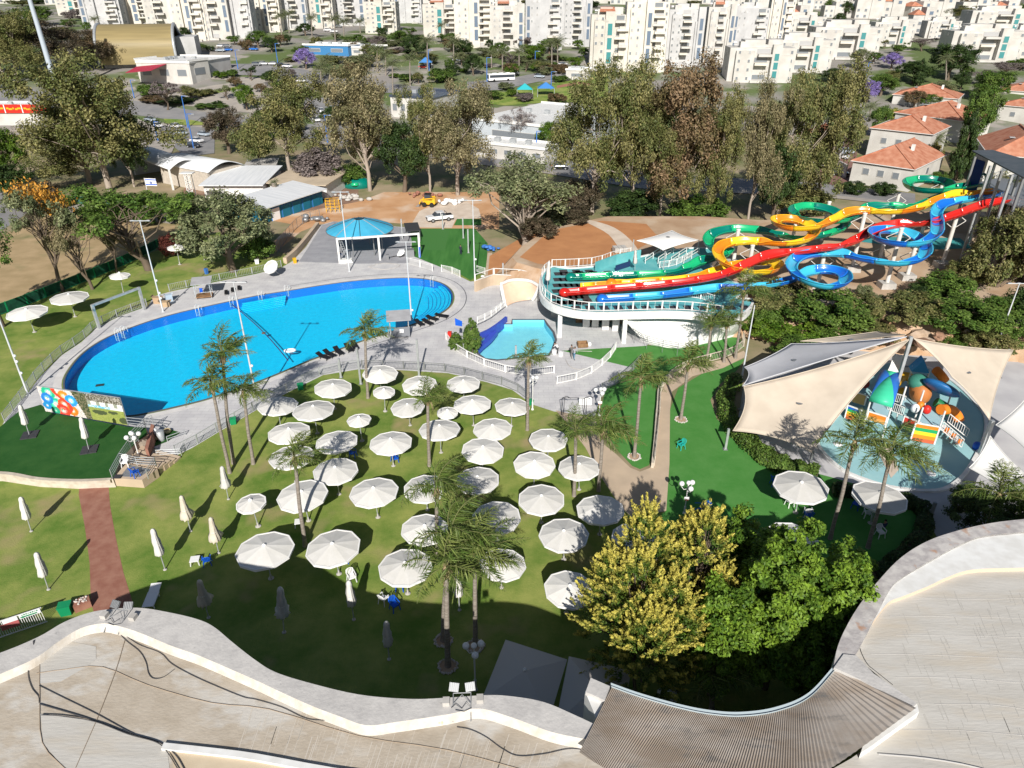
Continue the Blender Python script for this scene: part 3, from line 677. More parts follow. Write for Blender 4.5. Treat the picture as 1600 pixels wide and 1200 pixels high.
def trunk_mesh(seed,cc,h0,r0,mat_name,splits=10,lean=0.05,base=(0,0),fork=0.35,wig=0.06,topz=0.7):
 rng=random.Random(seed);mb=MB();top=Vector((cc[:,0].mean()+rng.uniform(-lean,lean),cc[:,1].mean(),topz))
 pts=[Vector((base[0],base[1],-0.02))]
 for i in range(1,6):
  t=i/5;pts.append(Vector((base[0]*(1-t)+top.x*t+rng.uniform(-wig,wig)*.4,base[1]*(1-t)+top.y*t+rng.uniform(-wig,wig)*.4,t*top.z)))
 mb.tube(pts,[r0*(1.15-0.9*i/5)for i in range(6)],7)
 idx=list(range(len(cc)));rng.shuffle(idx)
 for j in idx[:splits]:
  c=Vector(cc[j]);k=rng.randint(1,4);s=pts[k].lerp(pts[k+1],rng.random());
  if s.z>c.z-0.02:s=pts[1].lerp(pts[2],rng.random())
  m1=s.lerp(c,0.4)+Vector((rng.uniform(-wig,wig),rng.uniform(-wig,wig),0.03));m2=s.lerp(c,0.75)+Vector((rng.uniform(-wig,wig)*.7,rng.uniform(-wig,wig)*.7,0.03))
  rr_=r0*0.42*(1.1-k/6)
  mb.tube([s,m1,m2,c],[rr_,rr_*.7,rr_*.42,rr_*.15],5,cap=False)
 return mb
PROTO={}
LM={'euc':leafmat('olive_brown_leaves',(0.095,0.122,0.034),(0.245,0.225,0.088)),'eucred':leafmat('rusty_brown_leaves',(0.12,0.10,0.042),(0.26,0.175,0.10)),'eucdk':leafmat('dark_brown_leaves',(0.06,0.055,0.03),(0.14,0.105,0.07)),'eucyel':leafmat('pale_khaki_leaves',(0.13,0.13,0.055),(0.30,0.255,0.14)),'green':leafmat('mid_green_leaves',(0.055,0.115,0.018),(0.15,0.225,0.045)),'bright':leafmat('bright_green_leaves',(0.060,0.130,0.012),(0.140,0.215,0.025)),'dark':leafmat('dark_green_leaves',(0.026,0.055,0.014),(0.07,0.11,0.03)),'grey':leafmat('grey_green_leaves',(0.12,0.15,0.065),(0.25,0.265,0.135)),'purple':leafmat('purple_blossom',(0.22,0.17,0.42),(0.38,0.29,0.62)),'orange':leafmat('orange_blossom',(0.45,0.21,0.03),(0.62,0.33,0.06)),'twig':leafmat('bare_grey_twigs',(0.16,0.13,0.12),(0.26,0.22,0.21)),'palm':leafmat('palm_leaflets',(0.065,0.12,0.02),(0.22,0.26,0.07),var=0.35),'palmdry':leafmat('yellowing_palm_leaflets',(0.13,0.14,0.03),(0.30,0.22,0.07),var=0.3),'date':leafmat('grey_green_palm_leaflets',(0.12,0.15,0.075),(0.27,0.29,0.16),var=0.3),'yellow':leafmat('golden_green_sprays',(0.07,0.125,0.016),(0.56,0.49,0.10),var=0.35),'red':leafmat('dark_red_leaves',(0.09,0.025,0.02),(0.17,0.05,0.035)),}
def make_tree(key,seed,kind):
 t=empty('tree',(0,0,-500))
 r=random.Random(seed)
 if kind=='euc':
  b=[(r.uniform(-.30,.30),r.uniform(-.28,.28),z,r.uniform(.15,.27),r.uniform(.15,.26),r.uniform(.09,.16))for z in(.28,.36,.42,.5,.58,.66,.74,.82,.52,.64,.42,.72,.6,.8)]
  b.append((r.uniform(-.15,.15),0,.9,.18,.16,.09))
  me,cc=crown_mesh('crown',seed,b,210,170,0.07,0.0115,LM['euc'],(0.5,1.0),drop=1.0)
  tm=trunk_mesh(seed,cc,0,0.022,'bark_white',20,0.05);bark=M['bark_white']
 elif kind=='round':
  b=[(0,0,.55,.38,.38,.34),(-.2,.05,.5,.26,.25,.25),(.22,-.05,.52,.26,.26,.26),(0,-.15,.72,.24,.24,.2),(.05,.18,.66,.26,.26,.22)]
  me,cc=crown_mesh('crown',seed,b,120,130,0.075,0.017,LM['green'],(0.65,1.0),low=-0.75)
  tm=trunk_mesh(seed,cc,0,0.035,'bark',14);bark=M['bark']
 elif kind=='spread':
  b=[(r.uniform(-.36,.36),r.uniform(-.3,.3),r.uniform(.62,.88),.17,.16,.08)for _ in range(11)]
  me,cc=crown_mesh('crown',seed,b,85,95,0.06,0.016,LM['green'],(0.3,1.0))
  tm=trunk_mesh(seed,cc,0,0.028,'bark',34,0.05,wig=0.1,topz=0.6);bark=M['bark']
 elif kind=='sparse':
  b=[(r.uniform(-.3,.3),r.uniform(-.28,.28),r.uniform(.35,.85),.22,.2,.16)for _ in range(9)]
  me,cc=crown_mesh('crown',seed,b,170,70,0.06,0.014,LM['grey'],(0.3,1.0))
  tm=trunk_mesh(seed,cc,0,0.026,'bark_white',70,0.05,wig=0.09,topz=0.62);bark=M['bark_white']
 elif kind=='cypress':
  b=[(0,0,z,.5*w,.5*w,.1)for z,w in((.1,.7),(.22,.9),(.34,1),(.46,.95),(.58,.85),(.7,.7),(.82,.5),(.92,.28))]
  me,cc=crown_mesh('crown',seed,b,150,90,0.10,0.03,LM['dark'],(0.7,1.0),drop=0.6)
  tm=MB();tm.tube([(0,0,0),(0,0,.5),(0,0,.9)],[.06,.04,.01],6);bark=M['bark']
 elif kind=='bush':
  b=[(0,0,.45,.42,.42,.42),(-.22,.1,.35,.28,.28,.3),(.22,-.1,.4,.28,.26,.34),(.1,.2,.5,.26,.24,.3)]
  me,cc=crown_mesh('crown',seed,b,95,120,0.09,0.026,LM['green'],(0.6,1.0),low=-0.3)
  tm=trunk_mesh(seed,cc,0,0.03,'bark',12,topz=0.35);bark=M['bark']
 elif kind=='bare':
  b=[(r.uniform(-.3,.3),r.uniform(-.25,.25),r.uniform(.55,.9),.16,.16,.1)for _ in range(8)]
  me,cc=crown_mesh('crown',seed,b,130,26,0.05,0.007,LM['twig'],(0.2,1.0),asp=6)
  tm=trunk_mesh(seed,cc,0,0.022,'bark_white',60,0.05,wig=0.07,topz=0.6);bark=M['bark_white']
 tb=tm.build('trunk',bark,t);mobj('crown',me,t)
 PROTO[key]=t;return t
for k_,s_,kd in(('euc1',3,'euc'),('euc2',8,'euc'),('euc3',15,'euc'),('round1',4,'round'),('round2',9,'round'),('spread1',5,'spread'),('spread2',12,'spread'),('sparse1',6,'sparse'),('cyp',2,'cypress'),('bush1',7,'bush'),('bush2',17,'bush'),('bare1',21,'bare')):make_tree(k_,s_,kd)
LEAFOVR={}
def recolor(o,mkey):
 """same mesh, other leaf material on this object"""
 for ch in KIDS.get(o.as_pointer(),[]):
  if ch.name.startswith('crown'):
   ch.material_slots[0].link='OBJECT';ch.material_slots[0].material=LM[mkey]
NAMES={'euc':'eucalyptus_tree','rou':'leafy_tree','spr':'spreading_tree','spa':'sparse_tree','cyp':'cypress_tree','bus':'bush','bar':'bare_tree'}
def tree(key,bx,by,ytop,wpx,mkey,label,group=None,z=None,cat='tree',rz=None,depth=1.0):
 """base pixel, top pixel row, crown width in pixels"""
 if z is None:x,y,zz=G(bx,by)
 else:x,y=P(bx,by,z);zz=z
 h=ZT(y,ytop)-zz;w=WPX(y,zz+h*.6,wpx)*(1.22 if key[:3]=='euc' else 1.12)
 o=copy_tree(PROTO[key]);o.name=NAMES[key[:3]]
 o.location=(x,y,zz);r=random.Random(int(bx*7+by*13));o.rotation_euler=(0,0,r.uniform(0,6.28)if rz is None else rz)
 o.scale=(w,w*depth,h)
 recolor(o,mkey);tag(o,label,cat,group);return o
def palm_mesh(seed,nf,L,wind,droop,leaflet,mkey,updeg=(10,75),n_leaf=52,jitter=0.25):
 rng=random.Random(seed);nr=np.random.default_rng(seed);mb=MB();Cs=[];Ds=[];Ss=[];Ts=[]
 w=Vector(wind)
 for i in range(nf):
  az=2*math.pi*i/nf+rng.uniform(-.3,.3);el=R(rng.uniform(*updeg))
  d=Vector((math.cos(az)*math.cos(el),math.sin(az)*math.cos(el),math.sin(el)))
  ln=L*rng.uniform(.8,1.1);p=Vector((0,0,0));pts=[p.copy()];K=12
  for k in range(K):
   t=k/K;dd=(d+w*(0.35+1.3*t)+Vector((0,0,-droop*t*2.2))).normalized();p=p+dd*ln/K;pts.append(p.copy())
  mb.tube(pts,[0.035*(1-0.85*j/K)+.006 for j in range(K+1)],4,cap=False)
  dry=rng.random()<0.15
  for s in(-1,1):
   for j in range(n_leaf):
    t=0.12+0.88*j/n_leaf;f=t*K;a=int(min(f,K-1));c=pts[a].lerp(pts[a+1],f-a);tg=(pts[a+1]-pts[a]).normalized()
    side=tg.cross(Vector((0,0,1)));
    if side.length<.1:side=Vector((1,0,0))
    side.normalize();ll=leaflet*math.sin(math.pi*min(1,0.25+0.72*t))*rng.uniform(.8,1.15)
    ld=(side*s*1.0+tg*0.7+Vector((0,0,-0.55+rng.uniform(-.35,.25)))+w*0.9).normalized()
    Cs.append(c+ld*ll*.5);Ds.append(ld);Ss.append(ll);Ts.append((0.85 if dry else 0.25)+rng.uniform(-.25,.3))
 C=np.array([tuple(c)for c in Cs]);D=np.array([tuple(c)for c in Ds]);S=np.array(Ss)
 me=quads_mesh('fronds',C,S/12,nr,np.array(Ts),LM[mkey],0.5,12.0,dirs=D)
 return mb,me
def make_palm(key,seed,nf,L,wind,droop,leaflet,mkey,**kw):
 t=empty('palm_tree',(0,0,-500));mb,me=palm_mesh(seed,nf,L,wind,droop,leaflet,mkey,**kw)
 o=mobj('fronds',me,t);mb.build('frond_stems',mat('palm_stem_'+key,(0.16,0.17,0.06),.7),o)
 PROTO[key]=t;return t
WIND=(0.42,0.18,0.02)
make_palm('queen1',31,13,3.6,WIND,0.5,1.0,'palm')
make_palm('queen2',32,12,3.8,(0.55,-0.05,0.0),0.55,1.05,'palm')
make_palm('queen3',33,13,3.4,(0.34,0.3,0.05),0.45,0.95,'palm')
make_palm('date1',34,30,3.6,(0.08,0.05,0),0.45,0.8,'date',updeg=(-10,80),n_leaf=22)
def palm(key,bx,by,cx,cy,label,group='tall palms among the umbrellas',sc=1.0,r=0.17,z=None,skirt=True,mkey=None,rz=0.0):
 if z is None:x,y,zz=G(bx,by)
 else:x,y=P(bx,by,z);zz=z
 h=ZT(y,cy)-zz;px_off=(cx-800)/F*(y*CS+(H-zz-h)*SN)-x
 o=copy_tree(PROTO[key]);o.name='palm_tree';o.location=(x,y,zz);o.rotation_euler=(0,0,0)
 fr=KIDS[o.as_pointer()][0];fr.location=(px_off,0,h);fr.scale=(sc,)*3;fr.rotation_euler=(0,0,rz)
 if mkey:fr.material_slots[0].link='OBJECT';fr.material_slots[0].material=LM[mkey]
 mb=MB();K=10;pts=[Vector((px_off*(t/K)**1.3,0.06*math.sin(t),h*t/K-(0.02 if t==0 else 0)))for t in range(K+1)]
 mb.tube(pts,[r*(1.25 if t==0 else 1.0-0.25*t/K)for t in range(K+1)],10)
 for i in range(int(h/0.22)):
  t=(i+.5)/(h/0.22);k=min(K-1,int(t*K));p=pts[k].lerp(pts[k+1],t*K-k);mb.lathe(tuple(p),[(r*(1.03-.24*t),-.012),(r*(1.09-.24*t),0),(r*(1.03-.24*t),.012)],8)
 mb.build('trunk',M['palmbark'],o)
 if skirt:
  mb=MB();rr2=random.Random(int(bx))
  mb.tube([(px_off,0,h-.95*sc),(px_off,0,h-.45*sc),(px_off,0,h+.1)],[r*.8,r*1.5,r*.9],9)
  for i in range(9):
   a=rr2.uniform(0,6.28);mb.tube([(px_off,0,h-.7),(px_off+math.cos(a)*.3,math.sin(a)*.3,h-.35),(px_off+math.cos(a)*.5,math.sin(a)*.5,h-.75-rr2.random()*.5)],[.05,.04,.012],4)
  mb.build('crownshaft',M['palmshaft'],o)
 tag(o,label,'palm',group);return o
for a in[('queen1',359,739,330,600,'palm with a blown crown, left one of the three by the pool corner',{}),('queen3',365,724,347,552,'tallest of the three palms by the pool corner, crown over the water',{}),('queen2',396,725,380,612,'palm nearest the bin, right one of the three by the pool corner',{'sc':.8}),('queen1',575,622,570,520,'palm beside the row of black loungers at the lower pool edge',{'sc':1.0}),('queen1',477,853,460,716,'palm left of the middle umbrellas with a white stool at its foot',{'sc':.8}),('queen3',671,728,668,622,'thin palm between umbrellas in front of a small open umbrella',{'sc':.8}),('queen2',684,880,682,764,'tall wind blown palm in the middle of the umbrellas',{'sc':1.0}),('queen2',693,1000,704,838,'palm with pale trunk and stone ring, back one of the pair in the shade',{'sc':1.05,'r':.2}),('queen1',700,1040,697,885,'front palm of the pair in the shade, dark lower trunk in a stone ring',{'sc':.95,'r':.2}),('queen1',743,1008,742,868,'palm beside the white globe lamp in the shade',{'sc':1.1}),('queen1',824,672,826,560,'single palm in front of the small kids pool',{'sc':.75}),('queen3',897,775,900,672,'palm with a small white notice on its trunk',{'sc':.8}),('queen2',935,767,943,672,'palm beside the beige path with a heavy drooping crown',{'sc':1.0}),('queen1',991,714,1002,592,'palm on the turf wedge in a small stone ring',{'sc':.95}),('queen1',1064,655,1076,568,'palm on bright turf near the end of the beige path wall',{'sc':.95}),('queen3',1104,566,1112,505,'palm before the white ramp, left one of three',{'sc':.95}),('queen3',1131,566,1136,505,'palm before the white ramp, middle one of three',{'sc':.8}),('queen1',1149,560,1163,455,'tallest palm before the white ramp, right one of three',{'sc':1.1}),('queen1',1297,842,1336,690,'leaning palm in front of the big beige shade sail',{'sc':.95,'group':'palms by the splash deck'}),('queen2',1356,856,1392,712,'leaning palm in front of the aqua splash deck',{'sc':1.05,'group':'palms by the splash deck'}),('queen1',1548,850,1562,772,'dark feather palm behind the right parapet',{'sc':1.0,'group':'palms by the splash deck'}),('queen3',1112,1110,1108,1048,'low palm in deep shade just beyond the pale blue gutter',{'sc':1.05,'group':'palms in the shade of the hotel'}),('queen2',1106,1040,1112,985,'palm half hidden behind the yellow tree in shade',{'sc':.9,'group':'palms in the shade of the hotel'}),]:
 kw=dict(a[6]);palm(a[0],a[1],a[2],a[3],a[4],a[5],**kw)
ringm=mat('white_pebbles',(0.55,0.50,0.46),0.9)
def pebble_ring(px,py,r,lab):
 x,y=P(px,py);o=empty('stone_ring',(x,y,0),0,lab,'stone ring','stone rings round the palms');mb=MB();rr_=random.Random(int(px));
 for i in range(26):
  a=i/26*6.283;q=r+rr_.uniform(-.08,.08);mb.sphere((q*math.cos(a),q*math.sin(a),.05),rr_.uniform(.06,.11),6,4)
 mb.build('pebbles',ringm,o)['kind']='stuff'
 mb=MB();mb.lathe((0,0,0),[(0.01,.012),(r,.01)],18);mb.build('soil',M['slopesoil'],o)
for a in((700,1041,.62,'pebble ring at the foot of the front shaded palm'),(693,1001,.6,'pebble ring at the foot of the back shaded palm'),(743,1010,.6,'pebble ring at the foot of the palm by the globe lamp'),(991,714,.6,'pebble ring on the turf wedge between the paths'),(1064,656,.6,'pebble ring on bright turf by the path wall')):pebble_ring(*a)
TREES=[('euc1',172,298,70,180,'euc','huge olive eucalyptus with several white trunks at left',1.0),('euc2',140,285,178,140,'euc','lower wide eucalyptus crown in front of the huge one at left',1.0),('euc3',210,292,150,60,'dark','dark narrow tree at the right flank of the huge left eucalyptus',1.0),('euc2',30,128,8,90,'euc','tall eucalyptus at the top left corner beside the tall pale mast',1.0),('euc1',5,118,15,70,'euc','eucalyptus cut by the left edge near the top corner',1.0),('euc3',100,115,30,110,'eucdk','brownish dark eucalyptus right behind the tall pale mast',1.0),('euc1',160,105,45,80,'eucred','reddish brown tree left of the golden barrel roof',1.0),('round1',22,290,190,70,'bright','yellow green tree at the left edge below the red banner',1.0),('bush1',20,310,245,70,'dark','dark shrub mass at the left edge below the yellow green tree',1.0),('round2',358,240,163,70,'eucdk','round dark brown tree beside the white cars',1.0),('euc3',455,275,105,115,'euc','dense conical eucalyptus left of the roundabout road',1.0),('round2',408,260,195,60,'green','small green tree at the left foot of the conical eucalyptus',1.0),('euc2',578,298,92,120,'eucyel','pale khaki eucalyptus in the middle left clump',1.0),('round1',632,300,178,85,'dark','dark green tree between the two middle eucalypts',1.0),('euc1',715,305,118,112,'eucyel','broad khaki eucalyptus right of the dark green tree',1.0),('euc2',672,300,125,70,'euc','slim eucalyptus touching the left side of the broad khaki one',1.0),('bush2',500,290,222,90,'twig','greyish leafless shrub above the sandy work site',1.0),('bush1',545,290,250,60,'green','green shrub left of the bright green climbing frame',1.0),('sparse1',818,392,232,175,'grey','big grey green half bare tree beside the striped turf',1.0),('bush1',845,360,290,90,'grey','low grey foliage on the right side of the half bare tree',1.0),('euc1',925,335,88,120,'euc','eucalyptus at the left end of the long tree row',1.0),('euc2',985,335,85,110,'euc','eucalyptus second from the left in the long row',1.0),('euc3',1058,340,78,150,'eucred','reddish brown eucalyptus with the broadest top in the long row',1.0),('euc1',1030,345,160,90,'euc','lower eucalyptus in front of the reddish one',1.0),('euc3',1110,345,130,80,'euc','eucalyptus between the reddish one and the next gap',1.0),('euc2',1168,350,118,75,'eucyel','narrow khaki eucalyptus right of the sky blue glass',1.0),('euc1',1215,340,100,100,'euc','eucalyptus left half of the big right clump',1.0),('euc3',1272,335,86,112,'euc','rounded eucalyptus right half of the big right clump',1.0),('round1',1205,350,215,75,'dark','dark green tree at the base of the big right clump',1.0),('bush2',990,345,290,90,'dark','dark undergrowth bush below the long tree row, left one',1.0),('bush1',1090,352,300,90,'green','green undergrowth bush below the long tree row, right one',1.0),('bush2',1250,338,280,90,'euc','olive undergrowth bush at the foot of the right clump',1.0),('bush1',905,335,270,70,'eucdk','dark undergrowth bush beside the dark parked car',1.0),('round1',858,242,185,45,'bright','small bright green tree before the white hall',1.0),('bare1',806,232,168,75,'twig','leafless tree in front of the white flat roofed hall',1.0),('spread1',98,455,282,100,'grey','silk oak with orange blossom on top at left',1.0),('spread2',145,452,335,80,'eucyel','thin dark trunked tree right of the orange blossoming one',1.0),('spread1',182,425,345,50,'eucyel','slender sapling left of the tall light mast',1.0),('spread2',233,422,288,185,'green','wide flat crowned tree beside the tall light mast',1.0),('round1',365,424,288,150,'grey','large grey green tree left of the blue parasol',1.0),('bush2',405,405,345,60,'green','green lower foliage right of the large grey green tree',1.0),('spread1',5,510,345,110,'green','tree cut by the left edge above the white umbrellas',1.0),('bush1',288,345,290,70,'green','green shrub below the flag pole',1.0),('bush2',240,350,300,60,'green','green shrub left of the lattice mast',1.0),('bush1',175,345,300,90,'green','green shrub behind the parking strip at left',1.0),('bush1',60,330,275,80,'eucdk','dark shrub behind the orange blossom tree',1.0),('bush2',272,400,360,40,'red','dark red shrub by the green mesh fence',1.0),('round2',1590,478,300,110,'euc','olive tree at the right edge under the slide tower',1.0),('euc2',1565,470,318,100,'eucdk','dark loose tree hiding the foot of the slide tower',1.0),('round1',1545,482,318,118,'euc','dense olive tree in front of the slide tower legs',1.0),('round1',1612,440,255,80,'euc','tall olive tree cut by the right edge beside the tower',1.0),('euc2',1560,400,270,80,'euc','tall thin olive tree behind the slide tower foot',1.0),('cyp',1493,282,172,30,'dark','tall dark cypress between the red roofed houses',1.0),('cyp',1505,250,190,22,'green','slimmer cypress right behind the tall one',1.0),('round1',1515,235,130,60,'green','broad green tree behind the cypresses',1.0),('round2',1480,125,62,80,'dark','dark broad tree above the middle red roofed houses',1.0),('round1',1425,130,92,60,'dark','dark tree left of the date palm on the right',1.0),('round2',1548,160,105,65,'green','green tree above the right houses',1.0),('cyp',1432,135,92,16,'dark','small cypress beside the dark tree on the right',1.0),('round1',1353,160,122,42,'purple','purple jacaranda left of the red roofed houses',1.0),('round2',1392,108,80,34,'purple','purple jacaranda before the pale terraces on the right',1.0),('round1',478,108,72,34,'purple','purple jacaranda beside the blue shed',1.0),('round2',1370,215,160,40,'green','green tree left of the upper red roofed house',1.0),('bush2',1395,192,165,28,'yellow','yellowish shrub by the upper red roofed house',1.0),('round1',1375,150,112,50,'green','green tree above the purple jacaranda',1.0),('bush1',1445,262,215,40,'palmdry','yellow green shrub beside the white wall of the house',1.0),('bush1',1330,302,280,45,'dark','clipped dark bush at the road below the front red roof, left one',1.0),('bush2',1378,304,282,45,'dark','clipped dark bush at the road below the front red roof, right one',1.0),]
for t_ in TREES:
 tree(t_[0],t_[1],t_[2],t_[3],t_[4],t_[5],t_[6],cat='bush' if t_[0].startswith('bush')else 'tree')
o=[c for c in col.objects if c.get('label','').startswith('silk oak')][0]
rngo=np.random.default_rng(5);CC=np.concatenate([rngo.normal((cx_,cy_,cz_),(.09,.09,.05),(210,3))for cx_,cy_,cz_ in((.02,-.1,.90),(.12,0,.86),(-.12,.05,.92),(.22,-.15,.76),(.1,-.25,.80))])
mobj('blossom',quads_mesh('blossom',CC,0.022,rngo,rngo.random(len(CC)),LM['orange']),o)
BUSH=[('bush1',1300,528,498,70,'green','green shrub on the bank left of the sail mast',1.5),('bush2',1360,530,500,75,'euc','olive shrub on the bank behind the narrow sail',1.5),('bush1',1535,545,505,80,'euc','olive shrub on the bank above the right sail corner',1.0),('bush2',1590,540,500,70,'green','green shrub on the bank at the right edge',1.0),('bush1',1440,478,440,60,'dark','dark shrub right of the front column footing',3.4),('bush2',1505,440,400,70,'euc','olive shrub at the tower foot',3.4),('bush1',840,372,330,60,'eucdk','dark shrub on the left of the orange mound',3.0),('bush1',1225,530,478,110,'bright','bright green round bush left of the grey sail',0.0),('bush2',1285,512,448,130,'green','green bush below the blue slide bowl',2.0),('bush1',1215,488,432,100,'euc','olive bush at the end of the blue slide',2.5),('bush2',1190,515,470,60,'green','green bush behind the tall thin lamp pole',1.0),('bush1',1340,500,455,75,'euc','brownish green bush right of the blue bowl',3.0),('bush2',1468,478,418,100,'green','rounded green shrub under the slide columns',3.0),('bush1',1420,505,452,90,'euc','olive shrub on the rocky bank, centre',3.0),('bush2',1500,520,462,120,'green','wide green shrub above the right sail',2.5),('bush1',1560,508,462,80,'green','green shrub beside the right lamp pole',2.5),('bush2',1600,500,440,70,'dark','dark shrub at the right edge above the rocks',2.5),('bush1',1348,465,440,26,'grey','small grey green ball shrub in the sand',3.4),('bush2',1372,478,458,26,'grey','second small grey shrub in the sand',3.4),('bush1',1240,560,522,60,'green','green bush behind the pale sail corner',0.0),('bush1',1440,545,512,60,'euc','scrubby bush behind the mast of the sails',0.0),('bush2',1490,552,520,50,'green','scrubby bush behind the right beige sail',0.0),('bush2',905,348,318,50,'eucdk','dark scrub at the top of the orange mound',3.4),]
for b_ in BUSH:tree(b_[0],b_[1],b_[2],b_[3],b_[4],b_[5],b_[6],z=b_[7],cat='bush')
for a in((738,551,498,26,'conical dark green shrub at the kids pool wall'),(713,545,520,24,'low green shrub left of the conical one at the kids pool')):
 tree('cyp',a[0],a[1],a[2],a[3],'green',a[4],cat='bush')
def hedge(name,pts,w,h,lab,mkey='green',seed=1,n=9000,z=0.0):
 c=spline([PV(x,y,z)for x,y in pts],10);o=empty(name,c[0],0,lab,'hedge');rng=np.random.default_rng(seed)
 P_=np.array([tuple(p-c[0])for p in c]);i=rng.integers(0,len(P_)-1,n);t=rng.random(n)[:,None];b=P_[i]*(1-t)+P_[i+1]*t
 tg=P_[i+1]-P_[i];nr=np.stack([-tg[:,1],tg[:,0],0*tg[:,0]],1);nr/=np.linalg.norm(nr,axis=1)[:,None]+1e-9
 ang=rng.uniform(0,math.pi,n);rad=rng.uniform(.85,1.08,n)*(1+.12*np.sin(i*.9))
 C=b+nr*(np.cos(ang)*w/2*rad)[:,None];C[:,2]+=np.sin(ang)**.6*h*rad
 mobj('leaves',quads_mesh('leaves',C,0.16,rng,rng.random(n),LM[mkey],outward=nr*np.cos(ang)[:,None]+np.array([0,0,1])*np.sin(ang)[:,None]),o)
 mb=MB();mb.tube([tuple(Vector(p)+Vector((0,0,h*.4)))for p in P_],w*.33,6);mb.build('branches',M['bark'],o);return o
hedge('hedge',[(1148,600),(1132,630),(1140,665),(1170,700),(1205,728),(1240,742),(1275,752)],1.7,1.5,'long clipped hedge curving below the big beige sail')
hedge('hedge',[(1300,770),(1345,775),(1400,785),(1440,800),(1438,840),(1400,880),(1360,905)],1.3,1.0,'dark hedge round the shaded turf beside the splash deck','dark',2,7000)
for a in((1525,850,765,110,'dark','round1','dark bush behind the right parapet, left one'),(1590,850,770,90,'bright','round2','yellow green bush by the feather palm'),(1500,800,755,45,'green','bush1','small bush at the lower edge of the splash deck')):
 tree(a[5],a[0],a[1],a[2],a[3],a[4],a[6],cat='bush')
def spray_tree(px,py,ytop,wpx,lab,seed,mkey,nspray,cones=((0,0,1,1),),tipmul=1.0,leaf=0.085):
 x,y=P(px,py);h=ZT(y,ytop);w=WPX(y,h*.6,wpx)/2;rng=np.random.default_rng(seed);pyr=random.Random(seed)
 o=empty('golden_tree' if mkey=='yellow' else 'leafy_tree',(x,y,0),0,lab,'tree');Cs=[];Ts=[];Ds=[];Ss=[]
 mb=MB();mb.tube([(0,0,0),(.1,0,h*.3),(0,0,h*.7)],[.28,.22,.08],8)
 for s in range(nspray):
  cx_,cy_,cr,ch=cones[s%len(cones)]
  u=rng.random()**.75;az=rng.uniform(0,2*math.pi);rad=(1-u)**.62*w*cr*rng.uniform(.55,1.0);zc=h*ch*(0.22+0.70*u)
  c=np.array([cx_*w+math.cos(az)*rad,cy_*w+math.sin(az)*rad,zc])
  d=np.array([math.cos(az)*(1.15-u)*1.3,math.sin(az)*(1.15-u)*1.3,0.28+u*.9]);d+=rng.normal(size=3)*.22;d/=np.linalg.norm(d)
  L=rng.uniform(.8,1.7);n=84;t=rng.random(n);rr_=(0.24*(1-t)+.04)*rng.random(n)**.5;a2=rng.uniform(0,6.28,n)
  e1=np.cross(d,[0,0,1.0]);e1=e1/(np.linalg.norm(e1)+1e-6);e2=np.cross(d,e1)
  P_=c+d*(t*L)[:,None]+(e1*np.cos(a2)[:,None]+e2*np.sin(a2)[:,None])*rr_[:,None]
  Cs.append(P_);Ts.append(np.clip((t*1.5-.35)*tipmul*(.6+.65*u)+rng.normal(size=n)*.12,0,1));Ds.append(np.repeat(d[None],n,0)+(e1*np.cos(a2)[:,None]+e2*np.sin(a2)[:,None])*.6)
  if s%9==0:mb.tube([(0,0,zc*.5),tuple(c*.7+np.array([0,0,zc*.1])),tuple(c)],[.07,.05,.02],4,cap=False)
 C=np.concatenate(Cs);mb.build('trunk',M['bark'],o)
 mobj('crown',quads_mesh('crown',C,leaf,rng,np.concatenate(Ts),LM[mkey],.3,2.2,dirs=np.concatenate(Ds)),o);return o
spray_tree(985,1040,803,205,'golden yellow tree with feathery sprays, the left and larger one',71,'yellow',900,((-.1,-.35,.78,.9),(.05,.25,.72,1.0),(-.45,0,.5,.8),(.4,-.5,.55,.78),(0,-.9,.55,.7)),1.0)
spray_tree(1072,1010,790,150,'golden yellow tree with feathery sprays, the right and smaller one',72,'yellow',560,((0,0,.9,1.0),(.35,-.5,.6,.7),(-.3,.2,.6,.9)),.95)
LM['lime']=leafmat('lime_leaves',(0.06,0.13,0.014),(0.19,0.30,0.03),var=0.35)
def bigbush(px,py,ytop,wpx,lab,seed,mkey,k=260,per=110,leaf=.14,depth=1.0):
 x,y=P(px,py);h=ZT(y,ytop);w=WPX(y,h*.6,wpx)/2;r=random.Random(seed);o=empty('leafy_tree',(x,y,0),0,lab,'tree')
 b=[(r.uniform(-.55,.55)*w,r.uniform(-.55,.55)*w*depth,h*r.uniform(.35,.8),w*.42,w*.42,h*.2)for _ in range(14)]+[(0,0,h*.5,w*.7,w*.7,h*.4)]
 me,cc=crown_mesh('crown',seed,b,k,per,.42,leaf,LM[mkey],(.75,1.0),low=-.6)
 n=len(me.polygons);me2=me
 mb=trunk_mesh(seed,cc,0,.2,'bark',16,wig=.3,topz=h*.5);mb.build('trunk',M['bark'],o);mobj('crown',me,o);return o
bigbush(1195,1075,828,215,'large bright green leafy tree between the golden trees and the right parapet',81,'lime',520,130)
bigbush(1148,975,808,120,'green tree rising behind the golden trees',82,'lime',220,120)
bigbush(1150,1040,945,90,'dark green tree in the corner below the golden trees',83,'green',180,100)
bigbush(1255,1085,855,150,'bright green leafy tree between the big green one and the stained parapet',85,'lime',300,120)
bigbush(1110,1085,900,130,'green tree filling the gap below the golden trees',86,'lime',240,110)
bigbush(1290,1000,845,120,'lime green tree nearest the umbrellas on the right',84,'lime',200,110)
